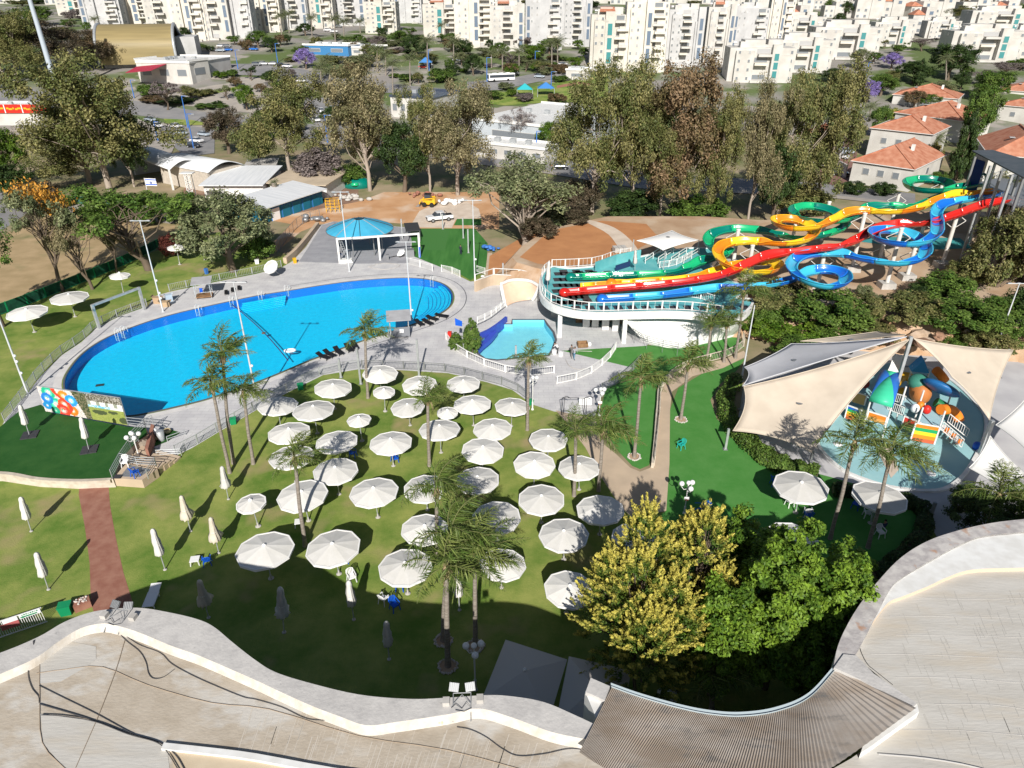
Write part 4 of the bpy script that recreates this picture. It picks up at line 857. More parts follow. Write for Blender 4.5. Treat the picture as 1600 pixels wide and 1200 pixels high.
#  UMBRELLAS AND CHAIRS
def canopy_mb(r,n=10,h=0.62,sag=0.018,seg=5):
 mb=MB();vs=[(0,0,h)]
 for k in range(1,seg+1):
  t=k/seg
  for j in range(n*2):
   a=2*math.pi*j/(n*2);rad=r*t*(1.0 if j%2==0 else math.cos(math.pi/n));z=h*(1-t)-(0 if j%2==0 else sag*t*(1.2-t*.4))
   vs.append((rad*math.cos(a),rad*math.sin(a),z))
 m=n*2;fs=[(0,1+j,1+(j+1)%m)for j in range(m)]
 for k in range(seg-1):
  for j in range(m):a=1+k*m+j;b=1+k*m+(j+1)%m;fs.append((a,a+m,b+m,b))
 mb.add(vs,fs);return mb
def make_umbrella(key,r,n=10,hz=2.62,h=0.62):
 t=empty('umbrella',(0,0,-500));c=canopy_mb(r,n,h);o=c.build('canopy',M['fabric'],t);o.location=(0,0,hz)
 mb=MB();vs=[]
 m=n
 for zz,rr in((0.02,r*1.003),(-0.17,r*1.01)):
  for j in range(m):a=2*math.pi*j/m;vs.append((rr*math.cos(a),rr*math.sin(a),zz))
 mb.add(vs,[(j,m+j,m+(j+1)%m,(j+1)%m)for j in range(m)])
 for j in range(m):
  a0,a1=2*math.pi*j/m,2*math.pi*(j+1)/m
  mb.bar((r*math.cos(a0),r*math.sin(a0),.015),(r*math.cos(a1),r*math.sin(a1),.015),0.09,0.04)
 mb.build('valance',M['fabric_trim'],o)
 mb=MB()
 for j in range(n):a=2*math.pi*j/n;mb.bar((r*.06*math.cos(a),r*.06*math.sin(a),h*.94-.05),(r*math.cos(a),r*math.sin(a),-.03),.03,.03)
 mb.build('ribs',M['pole'],o)
 mb=MB();mb.lathe((0,0,h),[(0.16,-.02),(.13,.05),(.04,.10),(.005,.14)],10);mb.build('cap',M['fabric_trim'],o)
 mb=MB();mb.tube([(0,0,0),(0,0,hz+h)],0.045,8);mb.build('pole',M['pole'],t)
 mb=MB();mb.lathe((0,0,0),[(0.01,.05),(.2,.05),(.22,0)],12);mb.tube([(0,0,0),(0,0,.35)],.07,8);mb.build('base',M['concrete'],t)
 PROTO[key]=t
make_umbrella('umb',2.0,10,2.62,.5);make_umbrella('umb_small',1.05,10,2.2,.34)
def open_umb(cx,cy,wpx,lab,grp='open white umbrellas on the main lawn',key='umb',tilt=None):
 hz=2.85 if key=='umb' else 2.35;x,y=P(cx,cy,hz);r=WPX(y,hz,wpx)/2*1.05;s=r/(2.0 if key=='umb' else 1.05)
 o=copy_tree(PROTO[key]);o.name='umbrella';o.location=(x,y,0);rr_=random.Random(int(cx*3+cy));o.rotation_euler=(R(rr_.uniform(-3,3)),R(rr_.uniform(-3,3)),rr_.uniform(0,.6))
 if tilt:o.rotation_euler=(R(tilt[0]),R(tilt[1]),0)
 o.scale=(s,s,s if key!='umb' else min(s,1.08));tag(o,lab,'umbrella',grp);return o
UM=[(592,580,52,'topmost open umbrella, striped by the shadow of the palm by the loungers'),(518,603,55,'open umbrella at the fence, third from the top left of the lawn'),(656,596,52,'open umbrella behind the thin palm crown, touching the fence line'),(724,594,50,'open umbrella nearest the fence below the kids pool'),(432,632,58,'shaded open umbrella at the fence by the green bin'),(490,640,61,'open umbrella right of the shaded one by the green bin'),(638,628,50,'open umbrella left of the thin palm crown'),(739,628,56,'open umbrella directly below the one nearest the kids pool'),(799,629,52,'open umbrella left of the single palm at the deck edge'),(451,674,62,'open umbrella at the left side, above the palm blown one'),(527,687,62,'open umbrella with a mottled palm shadow on its right half'),(611,689,63,'open umbrella with a blue chair just below it'),(687,669,61,'open umbrella behind the trunk of the thin palm'),(771,665,58,'open umbrella right of the palm, third row from the deck'),(753,699,63,'open umbrella with small shadow at its left corner'),(456,712,66,'open umbrella partly covered by the left palm crown'),(524,732,66,'open umbrella with a clear frond shadow across it'),(857,680,57,'open umbrella beside the brown path corner'),(835,719,62,'open umbrella, second in the right column going down'),(907,725,62,'open umbrella crossed by two palm trunk shadows'),(665,756,64,'open umbrella left of the big middle palm crown'),(748,744,64,'open umbrella right of the big middle palm crown'),(586,767,72,'open umbrella alone in the centre of the lawn'),(475,772,74,'open umbrella behind the trunk of the left palm'),(847,775,69,'open umbrella, third in the right column going down'),(940,793,71,'open umbrella with leaf shadows above the golden tree'),(662,821,70,'open umbrella just left of the middle palm trunk'),(777,803,72,'open umbrella in palm shadow right of the middle trunk'),(414,860,84,'lowest left open umbrella at the edge of the hotel shadow'),(523,853,80,'open umbrella with blue chairs below, second from the lower left'),(633,883,80,'lowest open umbrella in the middle with a blue chair under it'),(783,874,70,'open umbrella almost hidden by the low palm crowns'),(883,831,74,'open umbrella with tree shadow, left above the golden tree'),(990,832,66,'open umbrella hidden behind the golden tree top'),(887,913,76,'open umbrella cut by the left side of the golden tree'),]
for a in UM:open_umb(*a)
for a in((599,613,32,'small open umbrella under the palm by the black loungers'),(562,658,35,'small open umbrella in the middle upper lawn'),(699,643,31,'small open umbrella tucked behind the thin palm'),(396,788,43,'small open umbrella at the left end of the umbrellas')):
 open_umb(*a,grp='small open umbrellas on the lawn',key='umb_small')
for a in((1253,760,78,'open umbrella on the turf with a palm trunk shadow across it'),(1373,776,77,'open umbrella behind the two leaning palms'),(1237,840,78,'open umbrella half in hotel shadow behind the lime green tree')):
 open_umb(*a,grp='open umbrellas on the right turf')
for a in((43,488,55,'umb','left open umbrella on the far left lawn strip'),(108,465,52,'umb','second open umbrella on the far left lawn strip, by the white frame'),(187,437,28,'umb_small','small open umbrella on the left lawn strip behind the frame'),(276,392,25,'umb_small','small open umbrella near the dark red shrub'),(315,385,15,'umb_small','tiny open umbrella half hidden behind the grey green tree')):
 open_umb(a[0],a[1],a[2],a[4],grp='umbrellas on the far left lawn strip',key=a[3])
open_umb(433,407,22,'tilted small umbrella by the red sign near the plaza wall',grp='umbrellas on the far left lawn strip',key='umb_small',tilt=(38,-20))
def make_closed(key,seed,flare,mt,h=3.9):
 t=empty('closed_umbrella',(0,0,-500));r=random.Random(seed);mb=MB();n=20;rows=[]
 prof=[(.03,1.0),(.13,.975),(.17,.93),(.16,.86),(.18,.78),(.21,.70),(.24,.60),(.22+flare*.5,.50),(.20+flare,.42),(.13+flare,.37)]
 vs=[]
 for k,(rad,z)in enumerate(prof):
  for j in range(n):
   a=2*math.pi*j/n;q=rad*(1+(.38 if j%2 else-.18)*min(1,k/3))*r.uniform(.85,1.15)+(flare*.7 if(j in(2,3,4,9,10)and k>6)else 0)
   vs.append((q*math.cos(a),q*math.sin(a),h*z+r.uniform(-.03,.03)*(1 if k>7 else 0)))
 fs=[(k*n+j,(k+1)*n+j,(k+1)*n+(j+1)%n,k*n+(j+1)%n)for k in range(len(prof)-1)for j in range(n)]
 mb.add(vs,fs,0,True);mb.build('folded_canopy',mt,t)
 mb=MB();mb.lathe((0,0,h*.62),[(.26,-.05),(.27,.03)],12);mb.build('tie_strap',M['fabric_trim'],t)
 mb=MB();mb.tube([(0,0,0),(0,0,h)],.045,8);mb.build('pole',M['pole'],t)
 mb=MB();mb.lathe((0,0,0),[(.01,.06),(.13,.06),(.15,0)],10);mb.build('base',M['concrete'],t)
 PROTO[key]=t
make_closed('cl1',1,.06,M['fabric']);make_closed('cl2',2,.22,M['fabric_beige']);make_closed('cl3',3,.16,M['fabric'])
def closed(key,bx,by,tx,ty,lab,z=0.0,grp='closed umbrellas standing on the lawn'):
 x,y=P(bx,by,z);h=ZT(y,ty)-z;s=h/3.9;dx=(tx-800)/F*(y*CS+(H-h-z)*SN)-x
 o=copy_tree(PROTO[key]);o.name='closed_umbrella';o.location=(x,y,z);o.rotation_euler=(R(-1),math.atan2(dx,h),random.Random(int(bx)).uniform(0,6)*0);o.scale=(1.0*(.6+.4*s),1.0*(.6+.4*s),s);tag(o,lab,'umbrella',grp);return o
for a in[('cl1',49,830,31,777,'closed umbrella near the left edge, upper one left of the red path'),('cl1',76,921,55,864,'closed umbrella near the left edge, lower one left of the red path'),('cl1',258,890,237,827,'slim closed umbrella first right of the red path'),('cl2',298,830,282,775,'beige closed umbrella above and right of the slim one'),('cl2',342,864,328,809,'beige flared closed umbrella at the shadow edge'),('cl3',357,780,346,729,'closed umbrella at the foot of the three palms'),('cl2',326,965,310,907,'beige closed umbrella fully in shade next to the white lounger'),('cl3',444,988,437,918,'flared grey white closed umbrella in the middle of the shade'),('cl1',553,968,544,908,'closed umbrella lit above and shaded below, near the white chair'),('cl1',608,1030,603,972,'closed umbrella in the shade with a sunlit tip'),('cl1',718,953,714,893,'closed umbrella behind the hanging palm fronds')]:closed(*a)
def make_chair(key,m):
 t=empty('plastic_chair',(0,0,-500))
 mb=MB();mb.box((0,0,.43),(.44,.42,.035));mb.box((0,-.21,.40),(.44,.02,.07));mb.build('seat',m,t)
 mb=MB()
 for k in range(5):mb.bar((-.17+.085*k,.20,.44),(-.19+.095*k,.30,.84),.055,.02)
 mb.tube([(-.24,.22,.62),(-.22,.29,.82),(-.1,.32,.88),(.1,.32,.88),(.22,.29,.82),(.24,.22,.62)],.025,6);mb.build('backrest',m,t)
 for s in(-1,1):
  mb=MB();mb.bar((s*.25,-.2,.63),(s*.25,.24,.66),.06,.025);mb.bar((s*.25,-.2,.63),(s*.23,-.22,.42),.045,.03);mb.build('armrest',m,t)
  for q in(-1,1):
   mb=MB();mb.bar((s*.20,q*.19,.43),(s*.25,q*.25,0),.055,.045);mb.build('leg',m,t)
 PROTO[key]=t
make_chair('ch_w',M['whiteplastic']);make_chair('ch_b',M['blueplastic']);make_chair('ch_t',M['tealplastic'])
def chair(key,px,py,rz,lab,grp='plastic chairs on the grass',z=0.0,s=1.2,flip=False):
 x,y=P(px,py,z);o=copy_tree(PROTO[key]);o.name='plastic_chair';o.location=(x,y,z);o.rotation_euler=(0,0,R(rz));o.scale=(s,)*3
 if flip:o.rotation_euler=(R(88),0,R(rz));o.location.z=z+.35
 tag(o,lab,'chair',grp)
for a in[('ch_b',325,882,200,'blue plastic chair at the shadow edge right of a white one'),('ch_w',600,942,150,'white plastic chair in sun near the lower middle umbrella'),('ch_b',617,952,40,'blue plastic chair right of the white chair at the shadow edge'),('ch_b',625,921,180,'blue plastic chair under the lowest middle umbrella'),('ch_b',498,880,160,'blue plastic chair at the left below the umbrella with two chairs'),('ch_b',538,879,200,'blue plastic chair at the right below the umbrella with two chairs'),('ch_b',617,722,30,'blue plastic chair in the sun left of centre lawn'),('ch_b',552,714,80,'blue plastic chair in umbrella shade behind the frond shadowed umbrella'),('ch_w',1233,790,20,'white plastic chair below the umbrella with trunk shadow'),('ch_w',1261,806,170,'white plastic chair behind a blue one at the shadow edge'),('ch_b',1262,812,190,'blue plastic chair pushed against a white one'),('ch_b',1209,758,90,'blue plastic chair left of the turf umbrella'),('ch_b',1336,794,230,'blue plastic chair beside the left leaning palm'),('ch_w',1354,808,170,'white plastic chair between the two leaning palms'),('ch_w',1374,838,10,'white plastic chair nearest the seated person'),('ch_t',1064,701,300,'small teal plastic chair alone on the bright turf')]:chair(*a)
chair('ch_w',550,908,30,'white plastic chair behind the lit and shaded closed umbrella')
chair('ch_w',1256,800,0,'white plastic chair stacked behind, topmost at the shadow edge')if False else None
chair('ch_b',1087,800,100,'blue plastic chair tipped over beside the white globe lamp',flip=True,s=1.5)
def table(px,py,lab,z=0):
 x,y=P(px,py,z);t=empty('plastic_table',(x,y,z),.2,lab,'table','small white tables');mb=MB();mb.box((0,0,.45),(.7,.7,.04));mb.build('tabletop',M['whiteplastic'],t)
 for sx in(-1,1):
  for sy in(-1,1):mb=MB();mb.bar((sx*.27,sy*.27,.44),(sx*.33,sy*.33,0),.06);mb.build('leg',M['whiteplastic'],t)
table(306,880,'low white plastic table left of the blue chair at the shadow edge');table(468,821,'low white table beside the left palm trunk')
def lounger(px,py,rz,m,lab,grp,z=0.0,name='sun_lounger',back=35,s=1.0):
 x,y=P(px,py,z);t=empty(name,(x,y,z),R(rz),lab,'sun lounger',grp)
 mb=MB();mb.box((0,-.35,.33),(.66,1.3,.05));mb.bar((-.33,-1,.33),(-.33,.3,.33),.05,.09);mb.bar((.33,-1,.33),(.33,.3,.33),.05,.09);mb.build('seat',m,t)
 a=R(back);mb=MB();mb.bar((0,.28,.34),(0,.28+.72*math.cos(a),.34+.72*math.sin(a)),.66,.05);mb.build('backrest',m,t)
 for sx in(-1,1):
  for yy in(-.85,.2):mb=MB();mb.bar((sx*.28,yy,.33),(sx*.3,yy,0),.06);mb.build('leg',m,t)
 t.scale=(s,)*3;return t
lounger(240,936,8,M['whiteplastic'],'white reclining lounger alone at the edge of the hotel shadow','loungers on grass',s=1.15,back=8)
GB='black loungers beside the big pool'
for i,(px,py,rz)in enumerate([(505,560,60),(515,556,52),(529,552,38),(545,547,30),(554,543,25)]):
 lounger(px,py,rz,M['black'],['black lounger at the left end of the row of five','black lounger second from left in the row of five','black lounger in the middle of the row of five','black lounger second from right in the row of five','black lounger nearest the palm in the row of five'][i],GB,back=25)
for i,(px,py,rz)in enumerate([(655,507,35),(668,506,45),(675,500,55),(690,496,70)]):
 lounger(px,py,rz,M['black'],['black lounger beside the grey lifeguard hut','black lounger second from the lifeguard hut','black lounger third from the lifeguard hut','black lounger farthest from the lifeguard hut'][i],GB,back=10)
for i,(px,py)in enumerate([(354,459),(364,455),(374,452)]):
 lounger(px,py,20,M['black'],['small black lounger nearest the lifeguard stand on the far deck','middle one of three small black loungers on the far deck','right one of three small black loungers on the far deck'][i],GB,back=10,s=.75)
 #  POOL AREA EQUIPMENT
def globe_lamp(px,py,ty,lab,ng=4,m=None,z=0.0,grp='white globe lamps',sign=False):
 x,y=P(px,py,z);h=ZT(y,ty)-z;t=empty('globe_lamp',(x,y,z),0,lab,'lamp post',grp);m=m or M['white']
 mb=MB();mb.tube([(0,0,0),(0,0,h*.25)],.09,8);mb.tube([(0,0,h*.25),(0,0,h)],.055,8);mb.lathe((0,0,0),[(.16,0),(.14,.12),(.09,.18)],10);mb.build('post',m,t)
 for i in range(ng):
  a=2*math.pi*i/ng+.7;r_=.55 if i or ng<4 else .55
  c=(math.cos(a)*r_,math.sin(a)*r_,h-.05)
  mb=MB();mb.tube([(0,0,h-.45),(c[0]*.6,c[1]*.6,h-.62),(c[0],c[1],h-.35)],.03,6);o=mb.build('arm',m,t)
  mb=MB();mb.sphere(c,.23,14,10);mb.build('globe',mat_globe,o)
 mb=MB();mb.sphere((0,0,h+.18),.2,12,8);mb.build('globe',mat_globe,t)
 if sign:mb=MB();mb.box((0,-.1,h*.55),(.42,.03,.3));mb.box((0,-.12,h*.50),(.36,.012,.05),mi=1);mb.build('notice',[M['whiteplastic'],M['red']],t)
 return t
mat_globe=mat('milky_globe',(0.78,0.78,0.78),0.25,spec=0.5)
globe_lamp(218,716,680,'white globe lamp with several globes rising from the steps by the railings',4)
globe_lamp(1069,802,757,'white globe lamp on bright turf with a small red and white notice',3,sign=True)
globe_lamp(743,1078,1012,'globe lamp in deep shade beside the grey square parasol',3)
globe_lamp(936,650,610,'white globe lamp at the corner of the turf and the deck',3,sign=True)
globe_lamp(1578,527,492,'white globe lamp beside the rocks at the right edge',3)
globe_lamp(832,640,592,'thin globe lamp beside the single palm by the kids pool',2)
globe_lamp(1041,1118,1085,'globe lamp deep in shade beyond the gutter',3)
def mast(px,py,tx,ty,lab,r=.11,z=0.0,heads=3,face=1,cams=(),lowblue=False,grp='tall pale light masts round the pools'):
 x,y=P(px,py,z);h=ZT(y,ty)-z;t=empty('light_mast',(x,y,z),0,lab,'light mast',grp)
 mb=MB();mb.tube([(0,0,0),(0,0,h*.5),(0,0,h)],[r,r*.8,r*.5],10);mb.lathe((0,0,0),[(r*2.2,0),(r*2.2,.05),(r*1.2,.07)],10);mb.build('pole',mastm,t)
 if heads:
  w=.45*heads;mb=MB();mb.bar((-w,0,h),(w,0,h),.07);mb.build('crossarm',mastm,t)
  for i in range(heads):
   mb=MB();mb.box((0,0,0),(.42,.5,.14),taper=.8);o=mb.build('floodlight',M['greysteel'],t);o.location=(-w+.3+i*(2*w-.6)/max(1,heads-1),.25*face,h-.05);o.rotation_euler=(R(-25*face),0,0)
 for c in cams:mb=MB();mb.sphere((.22,-.1,h*c),.16,8,6);mb.tube([(0,0,h*c),(.22,-.1,h*c)],.04,5);mb.build('camera_dome',M['whiteplastic'],t)
mastm=mat('pale_painted_mast',(0.62,0.64,0.66),0.45,c2=(0.52,0.54,0.56),scale=1)
mast(44,617,0,430,'light mast at the left edge before the banner, with white cameras',cams=(.35,.3,.2))
mast(255,487,221,345,'light mast standing by the cardboard boxes at the far pool edge',cams=(.36,.22,.16))
mast(401,622,367,441,'light mast in front of the pool at lower left centre',cams=(.3,))
mast(546,424,532,300,'light mast in front of the blue parasol')
mast(643,498,634,378,'light mast beside the grey lifeguard hut',cams=(.12,))
mast(742,442,740,313,'light mast on the white wall by the striped turf',cams=(.3,))
mast(1158,596,1180,477,'light mast in front of the bushes left of the sails',heads=0)
mast(1550,560,1592,443,'light mast at the right by the rocks with three lamps')
mast(1350,545,1350,520,'short steel post behind the grey sail',heads=0,r=.08)if False else None
def post(px,py,ty,lab,w=.22,z=0.0,m=None,name='steel_post',cat='post',grp='steel posts'):
 x,y=P(px,py,z);h=ZT(y,ty)-z;t=empty(name,(x,y,z),0,lab,cat,grp)
 mb=MB();mb.box((0,0,h/2),(w,w,h));mb.build('shaft',m or M['pole'],t);mb=MB();mb.box((0,0,.03),(w*2,w*2,.06));mb.build('base_plate',M['greysteel'],t);return t
post(655,588,530,'grey steel post left of the kids pool path, the tall one')
post(564,600,543,'grey steel post behind the palm by the loungers')
post(533,590,560,'short grey steel post at the row of loungers')
post(725,547,506,'thick grey post beside the conical shrub with a blue flag')
post(806,556,540,'steel post at the front rim of the kids pool')
post(692,358,334,'thin steel post beside the white pickup');post(724,372,340,'thin post at the back of the striped turf');post(732,395,358,'thin post right of the man on the striped turf');post(786,445,411,'thin post behind the kids slide')
post(629,373,342,'steel post behind the blue parasol')
x,y=P(725,547);mb=MB();mb.add([(x-.1,y,ZT(y,502)),(x-1.0,y,ZT(y,497)),(x-.95,y-.1,ZT(y,508)),(x-.1,y,ZT(y,510))],[(0,1,2,3)]);o=mb.build('pennant',M['blueplastic']);md=o.modifiers.new('t','SOLIDIFY');md.thickness=.02;tag(o,'small blue pennant on the thick grey post by the kids pool','flag')
def frame(a,b,h,lab,w=.3,m=None,mid=None,name='portal',blue_foot=False):
 A=PV(*a);B=PV(*b);t=empty(name,A,0,lab,'frame');d=B-A;m=m or M['pole']
 for q in(Vector((0,0,0)),d)+((d*mid,)if mid else()):
  mb=MB();mb.box((q.x,q.y,h/2),(w,w,h),rz=math.atan2(d.y,d.x));mb.build('upright',m,t)
 mb=MB();mb.bar((-.1,0,h-w/2),(d.x,d.y,h-w/2),w*.9);mb.build('beam',m,t)
 if blue_foot:mb=MB();mb.box((d.x,d.y,h*.22),(w*1.08,w*1.08,h*.44));mb.build('blue_foot',M['blueplastic'],t)
 return t
frame((155,513),(226,484),ZT(P(155,513)[1],476),'white steel goal like frame on the left lawn by the pool fence',.32)
frame((531,411),(656,402),ZT(P(531,411)[1],372),'white steel portal frame in front of the blue parasol',.32,M['white'],.5,blue_foot=True)
def fence(pts,h,lab,m,name='metal_fence',step=2.4,bars=14,z=0.0,infill=None,closed=False,rail=.05,top_arch=False,barr=.014):
 c=spline([PV(x,y,z)for x,y in pts],12);t=empty(name,c[0],0,lab,'fence','railings and fences')
 L=[0]
 for i in range(1,len(c)):L.append(L[-1]+(c[i]-c[i-1]).length)
 n=max(1,round(L[-1]/step));P_=[np.array([np.interp(k*L[-1]/n,L,[q[a]for q in c])for a in range(3)])-np.array(c[0])for k in range(n+1)]
 mp=MB();panels=[]
 for k in range(n):
  a,b=Vector(P_[k]),Vector(P_[k+1]);mb=MB();d=(b-a);g=d*.03;a2,b2=a+g,b-g
  up=Vector((0,0,1))
  mb.bar(a2+up*h,b2+up*h,rail);mb.bar(a2+up*.12,b2+up*.12,rail);mb.bar(a2+up*.1,a2+up*h,rail);mb.bar(b2+up*.1,b2+up*h,rail)
  for j in range(1,bars):
   q=a2.lerp(b2,j/bars);mb.bar(q+up*.12,q+up*h,barr*2)
  panels.append(mb.build('panel',m,t))
  if infill:mi=MB();mi.bar(a2+up*(h*.5+.06),b2+up*(h*.5+.06),.012,h-.2);mi.build('mesh_infill',infill,panels[-1])
 for k in range(n+1):mb=MB();mb.box((P_[k][0],P_[k][1],(h+.08)/2+P_[k][2]),(.07,.07,h+.08));mb.build('fence_post',m,t)
 return t
gf=M['pole']
fence([(8,660),(45,611),(62,588),(95,555),(128,533),(150,512),(190,493),(230,478)],1.1,'grey bar fence curving along the left side of the pool deck',gf,bars=9,rail=.04)
fence([(265,455),(330,441),(400,427),(440,417)],1.1,'grey bar fence along the far lawn behind the lifeguard stand',gf,bars=9,rail=.04)
fence([(275,711),(300,699),(345,672),(400,640),(450,612),(505,585),(562,575)],1.1,'grey bar fence between the big pool and the umbrella lawn',gf,rail=.05)
fence([(566,576),(620,577),(700,582),(760,596),(800,608),(829,628)],1.1,'grey bar fence between the deck and the upper umbrellas',M['greysteel'],rail=.05)
fence([(636,413),(660,419),(676,424)],1.2,'white railing between the deck and the striped turf, left part',M['white'],bars=16)
fence([(690,425),(705,428),(719,434)],1.2,'white railing between the deck and the striped turf, right part',M['white'],bars=16)
fence([(745,425),(758,429)],1.1,'short white railing beside the mast on the wall',M['white'],bars=12)
panelm=mat('clear_panel_grey',(0.62,0.64,0.66),0.3)
fence([(697,531),(712,549),(735,562),(770,577),(805,585),(840,588),(866,583)],1.0,'white railing curving in front of the kids pool',M['white'],step=3,bars=10,rail=.09)
fence([(870,600),(900,594),(925,583),(950,563),(962,546)],1.0,'white railing on the low wall right of the kids pool',M['white'],step=2.6,bars=12,rail=.09)
fence([(746,506),(765,497),(782,484),(790,478)],1.0,'white railing on the blue curved wall of the kids pool',M['white'],step=1.6,bars=8,rail=.08,z=.6)
fence([(940,612),(960,603),(985,583),(1000,567)],1.1,'dark grey fence along the turf wedge',M['greysteel'],bars=10)
fence([(1022,728),(1026,690),(1030,650),(1036,604),(1075,575),(1130,560),(1160,545),(1160,530)],1.1,'cream railing on the edge of the long beige path',M['kerb'],bars=8,rail=.08)
mb=MB();c=spline([PV(x,y)for x,y in[(1019,731),(1023,690),(1027,640),(1034,602),(1074,573)]],6);
for i in range(len(c)-1):mb.bar(c[i]+Vector((0,0,.3)),c[i+1]+Vector((0,0,.3)),.25,.6)
tag(mb.build('low_wall',M['kerb']),'low cream wall along the left edge of the beige path','wall')
gm=mat('green_mesh',(0.008,0.085,0.045),0.8,c2=(0.004,0.04,0.025),scale=1.5)
fence([(-20,500),(40,478),(110,450),(200,412),(260,382),(300,366)],1.6,'dark green mesh fence between the lawn strip and the dry field',M['greenplastic'],name='mesh_fence',step=3,bars=1,infill=gm)
fence([(95,315),(150,322),(180,330)],1.6,'dull teal fence far behind the orange blossom tree',M['greenplastic'],name='mesh_fence',step=4,bars=1,infill=mat('teal_mesh',(.05,.16,.14),.8))
x,y=P(6,996);t=empty('gate_fence',(x,y,0),R(30),'white bar gate at the lower left corner with white and red notices','gate')
mb=MB()
for k in range(26):mb.bar((-.9+k*.14,0,.1),(-.9+k*.14,0,1.5),.035)
mb.bar((-1,0,1.5),(2.7,0,1.5),.06);mb.bar((-1,0,.12),(2.7,0,.12),.06);mb.build('bars',M['white'],t)
mb=MB();mb.box((1.95,-.05,1.35),(1.3,.04,.4));o=mb.build('notice',M['whiteplastic'],t);mb=MB();mb.box((1.95,-.08,1.27),(.85,.02,.10));mb.add([(1.3,-.08,1.27),(1.55,-.08,1.37),(1.55,-.08,1.17)],[(0,2,1)]);
for k in range(8):mb.box((1.5+k*.13,-.08,1.45),(.08,.02,.09 if k%3 else .05))
mb.build('arrow',M['greenplastic'],o)
mb=MB();mb.box((.75,-.05,1.35),(.9,.04,.35));mb.build('notice',M['whiteplastic'],t);mb=MB();mb.box((.65,-.05,.9),(1.1,.04,.5));mb.build('notice',mat('faded_red_notice',(.45,.12,.12),.6),t)
def bin_(px,py,m,lab,s=1.0):
 x,y=P(px,py);t=empty('bin',(x,y,0),.3,lab,'bin');mb=MB();mb.box((0,0,.4*s),(.7*s,.6*s,.8*s),taper=1.15);mb.build('tub',m,t);mb=MB();mb.box((0,0,.84*s),(.86*s,.76*s,.07));mb.box((0,-.36*s,.86*s),(.5*s,.06,.05));mb.build('lid',m,t)
bin_(105,958,M['greenplastic'],'green bin behind the left parapet');bin_(365,662,M['greenplastic'],'small green bin at the fence near the three palms',.8);bin_(470,608,M['greenplastic'],'green bin at the fence by the shaded umbrella',.8);bin_(829,632,M['greenplastic'],'green bin by the single palm',.7);bin_(402,412,M['whiteplastic'],'white bin on the lawn by the grey green tree',.8)
bin_(1390,1000-60,M['darkgrey'],'dark bin beside the shaded hedge',.9)if False else None
x,y=P(130,948);t=empty('brick_planter',(x,y,0),R(35),'small brown brick planter with pebbles behind the left parapet','planter');mb=MB();mb.box((0,0,.3),(1.1,.8,.6));mb.build('box',M['redpath'],t);mb=MB();rp_=random.Random(3)
for i in range(22):mb.sphere((rp_.uniform(-.45,.45),rp_.uniform(-.3,.3),.62),rp_.uniform(.05,.1),6,4)
mb.build('pebbles',ringm,t)['kind']='stuff'
ZP=0.9
PL_PX=[(-160,740),(-100,700),(-40,680),(0,667),(30,642),(64,632),(80,645),(200,667),(228,668),(230,680),(214,690),(190,716),(176,748),(120,750),(60,747),(0,738),(-80,742)]
sheet('turf_terrace',poly_px(PL_PX,ZP),ZP,[M['turfdark'],M['kerb']],skirt=(.93,.12))
mb=MB();c=spline([PV(x,y,ZP)for x,y in[(-100,742),(0,738),(60,747),(120,750),(174,748)]],6)
for i in range(len(c)-1):mb.bar(c[i]+Vector((0,-.1,-.1)),c[i+1]+Vector((0,-.1,-.1)),.38,.3)
tag(mb.build('stone_kerb',M['kerb']),'pale stone kerb round the front of the raised dark turf','kerb')
closed('cl1',46,680,30,633,'closed umbrella on a grey slab, left one on the dark turf terrace',z=ZP,grp='closed umbrellas on the dark turf')
closed('cl1',139,703,125,652,'closed umbrella on a grey slab, right one on the dark turf terrace',z=ZP,grp='closed umbrellas on the dark turf')
for px,py,w_ in((47,680,'left'),(140,703,'right')):
 x,y=P(px,py,ZP);t=empty('slab_base',(x,y,ZP),.3,'square of grey ballast slabs under the %s closed umbrella on dark turf'%w_,'umbrella base');
 for sx in(-1,1):
  for sy in(-1,1):mb=MB();mb.box((sx*.37,sy*.37,.05),(.7,.7,.1));mb.build('slab',M['darkgrey'],t)
A=PV(72,643,ZP);Bp=PV(200,665,ZP);hA=ZT(A.y,603);hB=ZT(Bp.y,622)
t=empty('banner',A,0,'big printed banner with colourful slides and white umbrellas facing the dark turf','banner');d=Bp-A
NU,NW=120,34;V=[]
for j in range(NW+1):
 for i in range(NU+1):
  u=i/NU;w_=j/NW;top=(hA-ZP)*(1-u)+(hB-ZP)*u;V.append((d.x*u-.03*d.y/d.length,d.y*u-.06,.08+(top-.08)*w_))
mb=MB();mb.add(V,[(j*(NU+1)+i,j*(NU+1)+i+1,(j+1)*(NU+1)+i+1,(j+1)*(NU+1)+i)for j in range(NW)for i in range(NU)])
o=mb.build('print',attrmat('banner_print',.5),t);at=o.data.color_attributes.new('paint','FLOAT_COLOR','CORNER')if False else o.data.attributes.new('paint','FLOAT_COLOR','FACE')
rb=random.Random(9);cols=[]
rings=[(.12,.8,.09,(.02,.45,.25)),(.17,.35,.10,(.02,.5,.3)),(.08,.55,.08,(.02,.2,.6)),(.30,.75,.07,(.7,.25,.03)),(.28,.4,.09,(.75,.1,.03)),(.36,.2,.07,(.8,.2,.02)),(.38,.6,.08,(.03,.3,.65)),(.24,.15,.09,(.7,.05,.03)),(.05,.25,.05,(.02,.25,.55)),(.14,.1,.05,(.03,.35,.2))]
